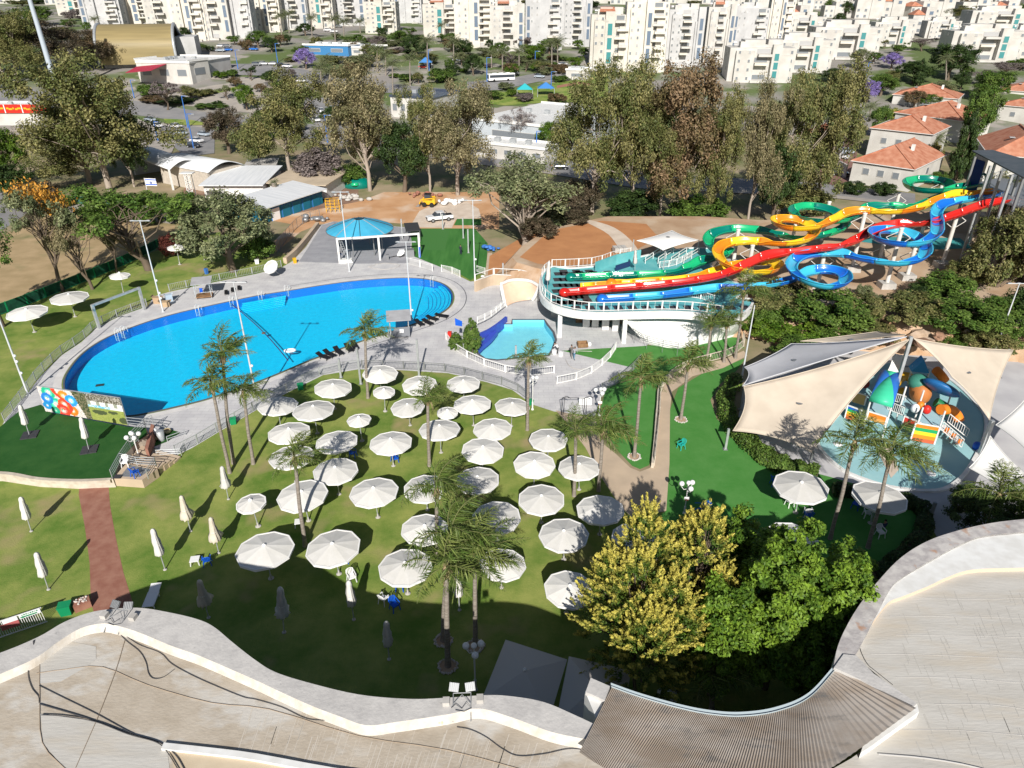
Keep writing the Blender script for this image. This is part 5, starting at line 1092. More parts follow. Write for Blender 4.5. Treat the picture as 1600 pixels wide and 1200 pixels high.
for j in range(NW):
 for i in range(NU):
  u=i/NU;w_=j/NW;n_=rb.random()
  if u<.46-.1*(w_-.5):
   c=(.55,.50,.48)if n_>.5 else(.75,.7,.66)
   for(cu,cw,rr_,cc_)in rings:
    q=math.hypot((u-cu)*1.0,(w_-cw)*.33)
    if abs(q-rr_*.7)<.018:c=cc_
    elif abs(q-rr_*.45)<.012:c=tuple(min(1,x_*1.6+.1)for x_ in cc_)
   if abs(u-.27-.08*math.sin(w_*5))<.025:c=(.75,.06,.03)
  elif u<.58:c=(.05,.07,.03)if n_>.35 else(.22,.19,.12)
  elif w_>.72:c=(.10,.09,.06)if n_>.4 else(.4,.38,.34)
  elif w_>.58:c=(.75,.74,.72)if math.sin(u*60)>-.4 else(.3,.32,.25)
  elif w_>.48:c=(.10,.45,.65)if n_>.3 and u<.85 else(.7,.72,.72)
  else:
   c=(.25,.30,.07)if n_>.4 else(.33,.36,.10)
   for cu,cw,ru,rw in((.70,.32,.09,.09),(.86,.38,.06,.06),(.97,.12,.06,.12)):
    if((u-cu)/ru)**2+((w_-cw)/rw)**2<1:c=(.07,.09,.04)
  cols.append((*c,1))
at.data.foreach_set('color',np.array(cols,dtype=np.float32).reshape(-1))
mb=MB();nb=Vector((-d.y,d.x,0)).normalized()*.06
for u in(0,.25,.5,.75,1):top=(hA-ZP)*(1-u)+(hB-ZP)*u;mb.bar((d.x*u+nb.x,d.y*u+nb.y,0),(d.x*u+nb.x,d.y*u+nb.y,top),.07)
mb.bar((nb.x,nb.y,.08),(d.x+nb.x,d.y+nb.y,.08),.07);mb.bar((nb.x,nb.y,hA-ZP),(d.x+nb.x,d.y+nb.y,hB-ZP),.07);mb.build('frame',M['pole'],t)
x,y=P(212,748);t=empty('stage_steps',(x,y,0),0,'brown stone stage with steps and grey pipe railings beside the banner','steps')
def wq(px,py,z):v=PV(px,py,z);return Vector((v.x-x,v.y-y,z))
mb=MB();q=[wq(*a)for a in((178,747,.9),(196,724,.9),(246,733,.9),(222,750,.9))];mb.prism([(p.x,p.y)for p in q],0,.9);mb.build('platform',M['beigepath'],t)
mb=MB();q=[wq(*a)for a in((188,744,.95),(202,726,.95),(236,733,.95),(218,745,.95))];mb.prism([(p.x,p.y)for p in q],.85,.93);mb.build('grate',M['greysteel'],t)
for k in range(4):
 mb=MB();q=[wq(*a)for a in((200+k*3,723-k*7,.75-k*.18),(206+k*4,716-k*7,.75-k*.18),(258+k*8,722-k*3,.75-k*.18),(248+k*8,731-k*3,.75-k*.18))];mb.prism([(p.x,p.y)for p in q],0,.75-k*.18);mb.build('step',M['beigepath'],t)
mb=MB();q=[wq(*a)for a in((226,700,1.3),(236,662,1.3),(241,664,1.3),(231,702,1.3))];mb.prism([(p.x,p.y)for p in q],0,1.3);mb.build('cheek_wall',M['redpath'],t)
def rail(pts,rows=(1.0,.75,.5,.25),r_=.035):
 mb=MB();w_=[wq(*p)for p in pts]
 for hh in rows:mb.tube([p+Vector((0,0,hh))for p in w_],r_,6,smooth=False)
 for p in w_:mb.tube([p,p+Vector((0,0,max(rows)))],r_*1.1,6)
 mb.build('railing',M['pole'],t)
rail([(176,748,.9),(190,722,.9),(205,700,.9),(217,690,.9)]);rail([(190,722,.9),(215,728,.9),(245,729,.9),(232,748,.9)]);rail([(206,690,.9),(228,668,.9),(240,662,.9)]);rail([(200,665,.9),(228,668,.9),(258,671,0)],(1.0,.66,.33));rail([(246,714,0),(284,712,0),(290,702,0)],(.8,.55,.3));rail([(262,690,0),(290,680,0)],(.6,.3))
chair('ch_b',212,744,150,'blue plastic chair on the stage by the railings',z=.95)
chair('ch_w',197,728,10,'white plastic chair stacked at the stage railing',z=.9)
mb=MB();v=PV(184,746,ZP);mb.box((v.x,v.y,1.0),(.7,.55,.06));tag(mb.build('floor_mat',M['darkgrey']),'dark square mat at the stage corner','mat')
sheet('small_turf_patch',poly_px([(236,700),(240,680),(262,670),(282,676),(262,690)]),.03,M['turfdark'])
x,y=P(253,688);t=empty('round_stool',(x,y,0),0,'grey cylindrical waste bin and white ball by the stage','bin');mb=MB();mb.lathe((0,0,0),[(.3,0),(.4,1.1),(.3,1.15),(.01,1.15)],14);mb.build('drum',M['pole'],t);mb=MB();mb.sphere((-.7,.3,.9),.35,12,8);mb.tube([(-.7,.3,0),(-.7,.3,.7)],.05,6);mb.build('globe',mat_globe,t)
for a in((246,686,'left'),(262,676,'right')):
 x,y=P(*a[:2]);t=empty('tyre_planter',(x,y,.03),0,'round straw coloured stool on the small turf patch, %s one'%a[2],'stool');mb=MB();mb.lathe((0,0,0),[(.3,0),(.38,.1),(.38,.3),(.3,.38),(.2,.34)],14);mb.build('ring',mat('straw_'+a[2],(.5,.42,.24),.9),t);mb=MB();mb.lathe((0,0,.33),[(.01,0),(.22,0)],12);mb.build('cushion',M['wood'],t)
def hut(px,py,rz,lab,w=2.4,d_=1.8,h=2.6,wall=True,s=1.0,roof=None):
 x,y=P(px,py);t=empty('lifeguard_hut',(x,y,0),R(rz),lab,'lifeguard hut','lifeguard huts by the big pool');t.scale=(s,)*3
 mb=MB();mb.box((0,0,.3),(w,d_,.12));mb.build('platform',M['wood']if not wall else M['greysteel'],t)
 for sx in(-1,1):
  for sy in(-1,1):mb=MB();mb.box((sx*(w/2-.06),sy*(d_/2-.06),h/2),(.1,.1,h));mb.build('post',M['pole'],t)
 mb=MB();mb.add([(-w*.62,-d_*.75,h),(w*.62,-d_*.75,h),(w*.62,d_*.75,h+.3),(-w*.62,d_*.75,h+.3)],[(0,1,2,3)]);o=mb.build('roof',roof or mat('grey_roof_panel',(.42,.42,.43),.6,c2=(.34,.34,.35),scale=1),t);md=o.modifiers.new('t','SOLIDIFY');md.thickness=.08
 if wall:
  mb=MB();mb.box((w*.12,-d_/2+.02,.85),(w*.8,.06,1.3));mb.box((w/2-.05,0,.85),(.06,d_*.95,1.3));mb.build('screen',mat('grey_screen',(.20,.21,.23),.6),t);mb=MB();mb.box((w*.1,-d_/2-.03,1.0),(.5,.02,.5));mb.build('notice',M['whiteplastic'],t)
 else:
  mb=MB();mb.bar((-w/2,-d_/2,1.1),(w/2,-d_/2,1.1),.06);mb.bar((-w/2,d_/2,1.1),(w/2,d_/2,1.1),.06);mb.build('rail',M['pole'],t);mb=MB();mb.box((-.4,.2,.8),(.45,.45,.08));mb.box((-.4,.42,1.1),(.45,.06,.5));mb.build('seat',M['blueplastic'],t)
 mb=MB()
 for k in range(5):mb.bar((-w/2-.25+k*.0,-.3+.0,.0+k*.22),(-w/2-.25,.3,k*.22),.04)
 mb.bar((-w/2-.25,-.3,0),(-w/2-.1,-.3,1.2),.05);mb.bar((-w/2-.25,.3,0),(-w/2-.1,.3,1.2),.05);mb.build('ladder',M['pole'],t)
hut(625,524,10,'grey lifeguard hut with a white notice at the lower pool edge',s=1.05)
hut(320,464,15,'lifeguard stand with blue seat and wooden floor at the far pool edge',wall=False,s=.95)
for i,(px,py,w_,h_,l_)in enumerate([(248,473,1.1,.9,'cardboard box left of the light mast by the far pool edge'),(259,478,1.2,.7,'flat cardboard box in front of the mast'),(265,470,.9,1.0,'blue white crate right of the cardboard boxes')]):
 x,y=P(px,py);t=empty('box',(x,y,0),.3*i,l_,'box','boxes at the far pool edge');mb=MB();mb.box((0,0,h_/2),(w_,w_*.8,h_));mb.build('carton',mat('carton%d'%i,[(.42,.29,.18),(.46,.33,.2),(.4,.5,.6)][i],.85),t);fm=mat('carton_flap%d'%i,[(.45,.32,.2),(.5,.36,.22),(.5,.55,.6)][i],.85);mb=MB();mb.bar((-w_/2,0,h_),(-w_*.7,0,h_+.25),w_*.7,.02);mb.build('flap',fm,t);mb=MB();mb.bar((w_/2,0,h_),(w_*.75,0,h_+.1),w_*.7,.02);mb.build('flap',fm,t)
def pladder(px,py,rz,lab):
 x,y=P(px,py);t=empty('pool_ladder',(x,y,0),R(rz),lab,'ladder','steel ladders on the pool edge')
 for s in(-1,1):mb=MB();mb.tube([(s*.27,.55,0),(s*.27,.5,.7),(s*.27,.25,.9),(s*.27,-.05,.75),(s*.27,-.1,0),(s*.27,-.1,-.8)],.028,6);mb.build('handrail',M['white'],t)
 mb=MB()
 for k in range(3):mb.bar((-.27,-.1,-.15-.25*k),(.27,-.1,-.15-.25*k),.08,.03)
 mb.build('treads',M['pole'],t)
pladder(183,524,-25,'pool ladder at the far left curve');pladder(192,520,-25,'second pool ladder at the far left curve');pladder(309,486,-12,'small ladder on the far edge below the boxes');pladder(362,472,-10,'ladder at the start of the lane rope');pladder(407,464,-10,'ladder at the underwater steps');pladder(448,455,-8,'ladder at the right end of the underwater steps');pladder(675,440,-30,'ladder at the far right curve of the pool')
A,B=PV(363,476,-.06),PV(450,563,-.06);t=empty('lane_rope',A,0,'dark purple lane rope crossing the pool at a slant','rope');mb=MB();d=B-A
mb.tube([tuple(d*(k/20)+Vector((.5*math.sin(k/20*3.14),0,0)))for k in range(21)],.07,6);mb.build('cord',mat('purple_rope',(.05,.03,.12),.6),t)
mb=MB();mb.sphere(tuple(d*.55+Vector((.4,0,0))),.3,8,5,sz=.4);mb.build('float',mat('brown_leaf_mass',(.12,.08,.05),.9),t)
x,y=P(453,548,-.05);t=empty('swim_float',(x,y,-.06),.2,'white floating ring in the water near the lower pool edge','float');mb=MB();mb.tube([(math.cos(a)*.65,math.sin(a)*.35,.05)for a in[k*.5236 for k in range(13)]],.13,8,cap=False);mb.build('ring',M['whiteplastic'],t)
x,y=P(152,589,-.1);mb=MB();mb.box((x,y,-1.2),(.9,.5,.05),rz=.3);tag(mb.build('drain_grate',M['darkgrey']),'dark grate on the pool floor at the left','grate')
x,y=P(566,392);t=empty('pavilion',(x,y,0),0,'round sky blue canopy pavilion with dark ribs and open grey top','pavilion');bl=mat('sky_blue_canopy',(.07,.42,.62),.6,c2=(.05,.36,.56),scale=.5)
zc=ZT(y,356)-.2;rad=WPX(y,zc,104)/2;mb=MB();n=24;hh=2.1
prof=[(rad*f,zc+hh*(1-f)**.85)for f in(1,.85,.65,.45,.28,.16)]
mb.lathe((0,0,0),prof,n,0,False);o=mb.build('canopy',bl,t);md=o.modifiers.new('t','SOLIDIFY');md.thickness=.05
mb=MB();mb.lathe((0,0,0),[(rad*.16,zc+hh*.86),(rad*.13,zc+hh*.88)],16);mb.build('top_ring',M['darkgrey'],t)
for k in range(8):a=k*math.pi/4+.2;mb=MB();mb.tube([(rad*f*math.cos(a),rad*f*math.sin(a),zc+hh*(1-f)**.85+.04)for f in(1.0,.8,.6,.4,.16)],.06,5);mb.build('rib',M['pole']if k%2 else M['darkgrey'],t)
for k in range(6):a=k*math.pi/3+.3;mb=MB();mb.tube([(rad*.62*math.cos(a),rad*.62*math.sin(a),0),(rad*.62*math.cos(a),rad*.62*math.sin(a),zc+.9)],.1,7);mb.build('post',M['greysteel'],t)
mb=MB()
for k in range(24):a=k*math.pi/12;b=a+math.pi/12;mb.bar((rad*math.cos(a),rad*math.sin(a),zc),(rad*math.cos(b),rad*math.sin(b),zc),.07,.14)
mb.build('rim',M['greysteel'],t)
def sqpar(cs,z1,lab,apex_px):
 q=[PV(a,b,z1)for a,b in cs];ap=PV(apex_px[0],apex_px[1],z1+.7);t=empty('square_parasol',(ap.x,ap.y,0),0,lab,'parasol','big grey square parasols beside the hotel');mb=MB();o_=Vector((ap.x,ap.y,0));vs=[p-o_ for p in q]+[ap-o_]
 mb.add(vs,[(i,(i+1)%4,4)for i in range(4)]);o=mb.build('canopy',mat('grey_parasol_cloth',(.56,.52,.48),.85),t);md=o.modifiers.new('t','SOLIDIFY');md.thickness=.03
 mb=MB();mb.tube([(0,0,0),(0,0,ap.z+.15)],.07,8);mb.build('pole',M['darkgrey'],t);mb=MB();mb.sphere((0,0,ap.z+.12),.12,8,6);mb.build('finial',M['whiteplastic'],t);mb=MB()
 for p in vs[:4]:mb.bar((0,0,ap.z-.1),p-Vector((0,0,.06)),.04)
 mb.build('ribs',M['darkgrey'],t)
sqpar([(790,1000),(886,1031),(858,1125),(752,1095)],3.0,'grey square parasol with open vent beside the globe lamp in shade',(820,1048))
sqpar([(889,1026),(985,1048),(975,1130),(868,1130)],3.0,'grey square parasol half hidden behind the white end wall',(930,1075))
x,y=P(886,648);t=empty('shower_frame',(x,y,0),0,'dark pipe shower frame at the corner of the deck and the path','shower','pipe showers');mb=MB()
for dx in(0,2.4):mb.tube([(dx-.6,0,0),(dx-.6,0,2.1),(dx-.1,0,2.3),(dx+.3,-.1,2.1)],.04,6);mb.tube([(dx-.35,.1,0),(dx-.35,.1,2.0)],.035,6)
mb.tube([(-.6,0,.5),(0,.3,.3),(.6,0,.5),(0,-.3,.3),(-.6,0,.5)],.03,5);mb.tube([(-.6,0,2.1),(1.8,0,2.1)],.03,6);mb.build('pipes',M['darkgrey'],t)
mb=MB();x,y=P(914,634);mb.box((x,y,.6),(1.4,.1,1.0));tag(mb.build('notice_board',M['whiteplastic']),'white board beside the pipe shower','sign')
def person(px,py,z,rz,lab,shirt,pants,pose='stand',skin=(.35,.2,.13),hat=None,h=1.72):
 x,y=P(px,py,z);t=empty('person',(x,y,z),R(rz),lab,'person')
 s=h/1.72
 if pose=='stand':J=dict(hip=(0,0,.92),chest=(0,0,1.32),neck=(0,-.01,1.47),head=(0,-.03,1.60),ls=(-.2,0,1.40),le=(-.27,-.02,1.12),lh=(-.24,-.14,.88),rs=(.2,0,1.40),re=(.27,-.03,1.12),rh=(.22,-.2,.92),lk=(-.11,-.03,.5),lf=(-.12,0,.07),rk=(.11,-.06,.5),rf=(.14,.02,.07))
 elif pose=='walk':J=dict(hip=(0,0,.90),chest=(0,-.05,1.30),neck=(0,-.08,1.45),head=(0,-.12,1.57),ls=(-.2,-.05,1.38),le=(-.27,.08,1.12),lh=(-.25,.02,.88),rs=(.2,-.05,1.38),re=(.26,-.2,1.15),rh=(.2,-.4,1.05),lk=(-.1,-.2,.5),lf=(-.1,-.25,.07),rk=(.1,.05,.48),rf=(.1,.32,.09))
 elif pose=='bend':J=dict(hip=(0,.1,.86),chest=(0,-.22,1.10),neck=(0,-.36,1.17),head=(0,-.48,1.20),ls=(-.19,-.28,1.14),le=(-.24,-.42,.88),lh=(-.15,-.58,.68),rs=(.19,-.28,1.14),re=(.24,-.42,.88),rh=(.15,-.58,.68),lk=(-.12,-.08,.46),lf=(-.13,.02,.07),rk=(.12,-.05,.46),rf=(.14,.1,.07))
 else:J=dict(hip=(0,0,.5),chest=(0,.05,.92),neck=(0,.03,1.07),head=(0,0,1.20),ls=(-.2,.03,1.0),le=(-.28,-.1,.75),lh=(-.2,-.32,.66),rs=(.2,.03,1.0),re=(.28,-.1,.75),rh=(.2,-.32,.66),lk=(-.12,-.42,.5),lf=(-.13,-.46,.07),rk=(.12,-.42,.5),rf=(.14,-.4,.07))
 E=[('hip','chest'),('chest','neck'),('neck','head'),('chest','ls'),('ls','le'),('le','lh'),('chest','rs'),('rs','re'),('re','rh'),('hip','lk'),('lk','lf'),('hip','rk'),('rk','rf')]
 RD=dict(hip=.15,chest=.16,neck=.06,head=.10,ls=.08,le=.05,lh=.04,rs=.08,re=.05,rh=.04,lk=.075,lf=.05,rk=.075,rf=.05)
 nm=list(J);me=bpy.data.meshes.new('body');vs=[tuple(c*s for c in J[k])for k in nm];ed=[(nm.index(a),nm.index(b))for a,b in E]
 tl,tr_=len(vs),len(vs)+1;vs+=[(vs[nm.index('lf')][0],vs[nm.index('lf')][1]-.14,.03),(vs[nm.index('rf')][0],vs[nm.index('rf')][1]-.14,.03)];ed+=[(nm.index('lf'),tl),(nm.index('rf'),tr_)]
 hd=len(vs);vs.append((J['head'][0],J['head'][1]-.01,J['head'][2]*s+.1));ed.append((nm.index('head'),hd))
 me.from_pydata(vs,ed,[]);o=bpy.data.objects.new('body',me);col.objects.link(o);link_child(o,t)
 md=o.modifiers.new('skin','SKIN');sv=me.skin_vertices[0].data
 for i,k in enumerate(nm):sv[i].radius=(RD[k]*s,)*2
 sv[tl].radius=sv[tr_].radius=(.045,.035);sv[hd].radius=(.075,.085);sv[nm.index('hip')].use_root=True
 sb=o.modifiers.new('sub','SUBSURF');sb.levels=1;sb.render_levels=2
 key_='person_%d'%len([q for q in bpy.data.materials if q.name.startswith('person_')])
 m=bpy.data.materials.new(key_);m.use_nodes=True;n=m.node_tree.nodes;l=m.node_tree.links;b_=n['Principled BSDF'];b_.inputs['Roughness'].default_value=.8
 tc=n.new('ShaderNodeTexCoord');sp=n.new('ShaderNodeSeparateXYZ');l.new(tc.outputs['Object'],sp.inputs[0]);rm=n.new('ShaderNodeValToRGB');rm.color_ramp.interpolation='CONSTANT'
 mr=n.new('ShaderNodeMapRange');mr.inputs[2].default_value=1.8*s;l.new(sp.outputs['Z'],mr.inputs[0]);l.new(mr.outputs[0],rm.inputs[0]);l.new(rm.outputs[0],b_.inputs['Base Color'])
 hz={'stand':.92,'walk':.90,'bend':.86,'sit':.56}[pose];nz={'stand':1.47,'walk':1.45,'bend':1.19,'sit':1.06}[pose]
 cr=rm.color_ramp;cr.elements[0].position=0;cr.elements[0].color=(.03,.03,.03,1);cr.elements[1].position=.06;cr.elements[1].color=(*pants,1)
 e=cr.elements.new(hz/1.8);e.color=(*shirt,1);e=cr.elements.new(nz/1.8);e.color=(*skin,1);me.materials.append(m)
 mb=MB();c=vs[hd];mb.sphere((c[0],c[1]+.015,c[2]+.02),.105,10,7,sz=.85)
 mb.build('hat' if hat else 'hair',mat('hair_'+key_,hat or(.02,.015,.01),.8),t);return t
person(720,398,0,160,'man in dark clothes standing on the striped turf',(.02,.025,.04),(.02,.025,.05))
person(897,561,0,20,'person in blue trousers walking on the deck, right one of two',(.30,.30,.33),(.10,.22,.32),'walk')
person(893,559,0,200,'person in grey walking beside the one in blue trousers, left one',(.12,.11,.10),(.16,.15,.14),'walk')
person(871,552,0,230,'worker bending at the right rim of the kids pool',(.65,.65,.65),(.06,.06,.06),'bend')
person(532,408,0,60,'worker in dark blue bending by the white portal frame',(.02,.07,.16),(.02,.05,.12),'walk')
person(1378,832,0,200,'person sitting in the shade by the white chair under the right palms',(.02,.03,.08),(.03,.03,.05),'sit')
person(1379,836,0,120,'second person sitting in the shade on the far side',(.05,.03,.02),(.03,.03,.05),'sit')if False else None
#  WATER SLIDES
ZD=4.35
def gloss(name,c):return mat(name,c,0.28,spec=0.5,coat=0.4)
SC={'green':(gloss('slide_dark_green',(.0,.17,.13)),gloss('slide_light_green',(.01,.42,.17))),'yellow':(gloss('slide_orange',(.78,.22,.01)),gloss('slide_yellow',(.85,.55,.02))),'red':(gloss('slide_red',(.58,.018,.012)),gloss('slide_red_light',(.66,.03,.02))),'blue':(gloss('slide_deep_blue',(.01,.15,.62)),gloss('slide_light_blue',(.05,.46,.68)))}
def slide(pts,z0,z1,w,colr,lab,seg=3.6,zs=None,hwall=.95,cap=True):
 """pts: pixel path from the top down; height falls with distance; built as a U trough cut in coloured lengths"""
 k=len(pts);zz=zs or[z0+(z1-z0)*i/(k-1)for i in range(k)]
 for _ in range(3):
  W=[PV(p[0],p[1],z)for p,z in zip(pts,zz)]
  if zs:break
  L=[0]
  for i in range(1,k):L.append(L[-1]+((W[i]-W[i-1]).xy).length)
  zz=[z0+(z1-z0)*l/L[-1]for l in L]
 c=spline(W,8);base=Vector((c[-1].x,c[-1].y,0));t=empty('water_slide',base,0,lab,'water slide','open water slides')
 prof=[]
 NP=11
 for j in range(NP):
  a=math.pi*(j/(NP-1));prof.append((-math.cos(a)*w/2,-math.sin(a)*hwall*.72+hwall*.32))
 prof=[(-w/2-.12,prof[0][1]-.02)]+prof+[(w/2+.12,prof[-1][1]-.02)]
 M_=len(prof);rows=[];Ls=[0]
 for i,p in enumerate(c):
  d=(c[min(i+1,len(c)-1)]-c[max(i-1,0)]);d.z*=.5;d.normalize();s=d.cross(Vector((0,0,1))).normalized();
  d0=(c[max(i-1,0)]-c[max(i-3,0)]).xy;d1=(c[min(i+3,len(c)-1)]-c[min(i+1,len(c)-1)]).xy
  bank=0
  if d0.length>1e-4 and d1.length>1e-4:bank=max(-.32,min(.32,(d0.x*d1.y-d0.y*d1.x)/(d0.length*d1.length)*.9))
  rows.append([tuple(p-base+s*(q[0]*math.cos(bank))+Vector((0,0,q[1]+q[0]*math.sin(bank))))for q in prof])
  if i:Ls.append(Ls[-1]+(c[i]-c[i-1]).length)
 i0=0;sgn=0
 while i0<len(c)-1:
  i1=i0+1
  while i1<len(c)-1 and Ls[i1]-Ls[i0]<seg:i1+=1
  mb=MB();vs=[v for r_ in rows[i0:i1+1]for v in r_];n=i1-i0
  mb.add(vs,[(a*M_+j,(a+1)*M_+j,(a+1)*M_+j+1,a*M_+j+1)for a in range(n)for j in range(M_-1)],0,True)
  fl=[(v[0],v[1],v[2]-.05)for v in rows[i0]];
  o=mb.build('trough_section',SC[colr][sgn%2],t);md=o.modifiers.new('t','SOLIDIFY');md.thickness=.06;md.offset=0
  sgn+=1;i0=i1
 mb=MB();mb.tube([rows[i][1]for i in range(len(rows))],.045,5);mb.tube([rows[i][-2]for i in range(len(rows))],.045,5);mb.build('lip',SC[colr][1],t)
 if cap:
  e=c[-1]-base;mb=MB();mb.sphere((e.x,e.y,e.z+.1),w*.52,14,10,sz=.8);mb.build('end_cap',SC[colr][0],t)
 return t,c
RED=[(1572,313),(1540,320),(1505,332),(1470,344),(1440,350),(1405,351),(1375,357),(1345,372),(1320,383),(1290,388),(1250,393),(1205,399),(1175,410),(1150,422),(1125,431),(1095,437),(1060,442),(1000,448),(940,453),(882,458)]
BLUE=[(1558,302),(1530,309),(1500,314),(1475,320),(1463,332),(1464,350),(1462,366),(1445,378),(1418,382),(1390,379),(1368,372),(1366,363),(1382,360),(1405,362),(1428,370),(1444,384),(1444,399),(1428,408),(1402,412),(1372,409),(1340,403),(1308,396),(1276,396),(1248,403),(1236,416),(1244,430),(1268,443),(1297,448),(1319,442),(1318,430),(1298,423),(1270,424),(1240,436),(1205,445),(1160,449),(1120,451),(1085,455),(1040,461),(990,465),(941,468)]
YEL=[(1556,299),(1525,302),(1495,304),(1468,312),(1445,322),(1415,330),(1380,331),(1350,330),(1328,332),(1308,341),(1285,352),(1258,357),(1230,356),(1213,350),(1214,344),(1234,343),(1258,349),(1272,360),(1266,372),(1245,379),(1215,381),(1185,378),(1155,378),(1130,384),(1121,396),(1130,411),(1152,421),(1182,426),(1208,423),(1214,415),(1200,409),(1175,411),(1145,416),(1118,424),(1090,432),(1050,438),(1000,442),(955,443)]
GRN=[(1532,288),(1505,292),(1470,298),(1436,297),(1418,290),(1424,283),(1450,281),(1480,287),(1482,300),(1460,312),(1430,321),(1395,322),(1362,324),(1345,332),(1330,342),(1300,346),(1265,344),(1243,338),(1241,328),(1262,323),(1290,327),(1312,337),(1322,350),(1308,361),(1280,369),(1245,372),(1212,366),(1180,360),(1145,359),(1115,366),(1106,380),(1120,393),(1138,394),(1125,402),(1098,408),(1080,416),(1060,424),(1030,428),(990,430),(940,432),(892,434)]
slide(GRN,13.5,ZD+.45,1.55,'green','green open water slide winding behind the others with a loop at the top')
slide(YEL,13.2,ZD+.45,1.45,'yellow','yellow and orange open water slide with two loops')
slide(RED,13.0,ZD+.45,1.5,'red','red nearly straight water slide crossing under the others')
slide(BLUE,13.0,ZD+.45,1.5,'blue','light and dark blue water slide with bowl loops at the front')
slide([(1060,437),(1010,440),(960,444),(908,448)],ZD+.6,ZD+.42,1.1,'yellow','short yellow and orange slide end beside the red one',cap=False)
colm=mat('white_slide_column',(.72,.70,.66),.6,c2=(.60,.57,.52),scale=1)
def column(bx,by,ty,lab,z=ZR,r=.28,foot=True,arms=((2.2,.4),(-1.6,1.2),(1.0,-1.8))):
 x,y=P(bx,by,z);h=ZT(y,ty)-z;t=empty('slide_column',(x,y,z),0,lab,'column','white columns carrying the slides')
 mb=MB();mb.tube([(0,0,0),(0,0,h)],r,14);mb.lathe((0,0,h),[(r*1.15,-.12),(r*1.15,.04),(.01,.08)],14);mb.build('shaft',colm,t)
 for dx,dy in arms:
  mb=MB();mb.tube([(0,0,h-.4),(dx,dy,h-1.5)],.06,6);mb.tube([(0,0,h-2.6),(dx,dy,h-1.55)],.05,6);mb.build('strut',colm,t)
 if foot:mb=MB();mb.box((0,0,.35),(2.1,1.8,.9),taper=.92);mb.build('footing',M['concrete'],t)
 return t
for a in((1384,449,356,'tall front column with a square concrete footing below the blue bowl'),(1416,436,388,'shorter column right of the tall front one'),(1471,417,330,'slanting tall column in front of the tower shade'),(1330,423,333,'column rising through the yellow slide'),(1235,391,336,'column inside the small yellow loop'),(1168,432,383,'column inside the big yellow loop'),(1277,448,393,'column standing in the blue front bowl'),(1283,376,315,'column inside the green rear loop'),(1145,415,358,'column inside the green left loop'),(1392,352,301,'column behind the yellow slide at the back'),(1457,340,282,'column inside the top green loop'),(1438,372,346,'column between the red slide and the blue loop'),(1373,410,383,'column leaning under the middle blue loop'),(1497,352,320,'column under the top of the red and blue slides')):
 column(a[0],a[1],a[2],a[3],arms=((1.7,.3),(-1.4,.7)),foot=a[1]>405)
x,y=P(1555,400,ZR);t=empty('slide_tower',(x,y,ZR),0,'steel slide tower with tilted dark grey roof and deep blue side wall','tower')
def tq(px,py,z):v=PV(px,py,z);return Vector((v.x-x,v.y-y,z-ZR))
zt=12.6
def up(px,py,ty):
 v=PV(px,py,ZR);h=ZT(v.y,ty)-ZR;return Vector((v.x-x,v.y-y,0)),h
dkroof=mat('dark_roof_sheet',(.085,.10,.11),.5,c2=(.12,.13,.14),scale=1,metal=.3)
rf=[(1520,236,18.6),(1551,237,18.9),(1640,268,18.6),(1600,277,17.6),(1540,254,18.2)]
mb=MB();v=[PV(a,b,18.0+(.0 if i in(0,1)else-.0))-Vector((x,y,ZR))for i,(a,b,c_)in enumerate([(1519,235,0),(1551,234,0),(1648,262,0),(1600,277,0)])]
mb.add([tuple(q)for q in v],[(3,2,1,0)]);o=mb.build('roof',dkroof,t);md=o.modifiers.new('t','SOLIDIFY');md.thickness=.18
for k,(px_,py_)in enumerate([(1524,244),(1548,258),(1566,266),(1582,272),(1600,276),(1560,240),(1600,250),(1640,262)]):
 q=PV(px_,py_,17.9)-Vector((x,y,ZR));mb=MB();mb.bar((q.x,q.y,0),(q.x,q.y,14.4),.3);mb.build('tower_post',M['pole']if k%2 else M['greysteel'],t)
q=[PV(a,b,17.6)-Vector((x,y,ZR))for a,b in((1523,243),(1541,248))];mb=MB();mb.bar((q[0].x,q[0].y,11.2),(q[1].x,q[1].y,11.2),.12,5.2);mb.build('side_wall',mat('deep_blue_panel',(.01,.03,.16),.5),t)
fl=[PV(a,b,zt)-Vector((x,y,ZR))for a,b in((1528,285),(1600,268),(1680,290),(1620,330),(1572,316))];mb=MB();mb.prism([(p.x,p.y)for p in fl],zt-ZR-.25,zt-ZR-.02);mb.build('platform',M['greysteel'],t)
for i in range(5):
 a,b=fl[i],fl[(i+1)%5];mb=MB()
 for hh in(.5,1.0):mb.bar((a.x,a.y,a.z+hh),(b.x,b.y,b.z+hh),.06)
 for k in range(6):p=a.lerp(b,k/5);mb.bar(p,p+Vector((0,0,1.05)),.05)
 mb.build('guard_rail',M['pole'],t)
for k in range(4):
 a=Vector((fl[3].x+(1.5 if k%2 else 6),fl[3].y+.8,2.2*k));b=Vector((fl[3].x+(6 if k%2 else 1.5),fl[3].y+.8,2.2*(k+1)));mb=MB();mb.bar(a,b,1.2,.14);mb.bar(a+Vector((0,-.6,1)),b+Vector((0,-.6,1)),.06);mb.build('stair_flight',M['greysteel'],t)
mb=MB();g=PV(1533,287,13.5)-Vector((x,y,ZR));mb.tube([(g.x,g.y+math.cos(a)*1.0,g.z+.2+math.sin(a)*1.3)for a in[k*.314 for k in range(11)]],.18,8);mb.build('start_arch',SC['green'][0],t)
x,y=P(960,515,0);t=empty('splash_platform',(x,y,0),0,'white rimmed raised platform holding the slide ends with a room below','platform');O=Vector((x,y,0))
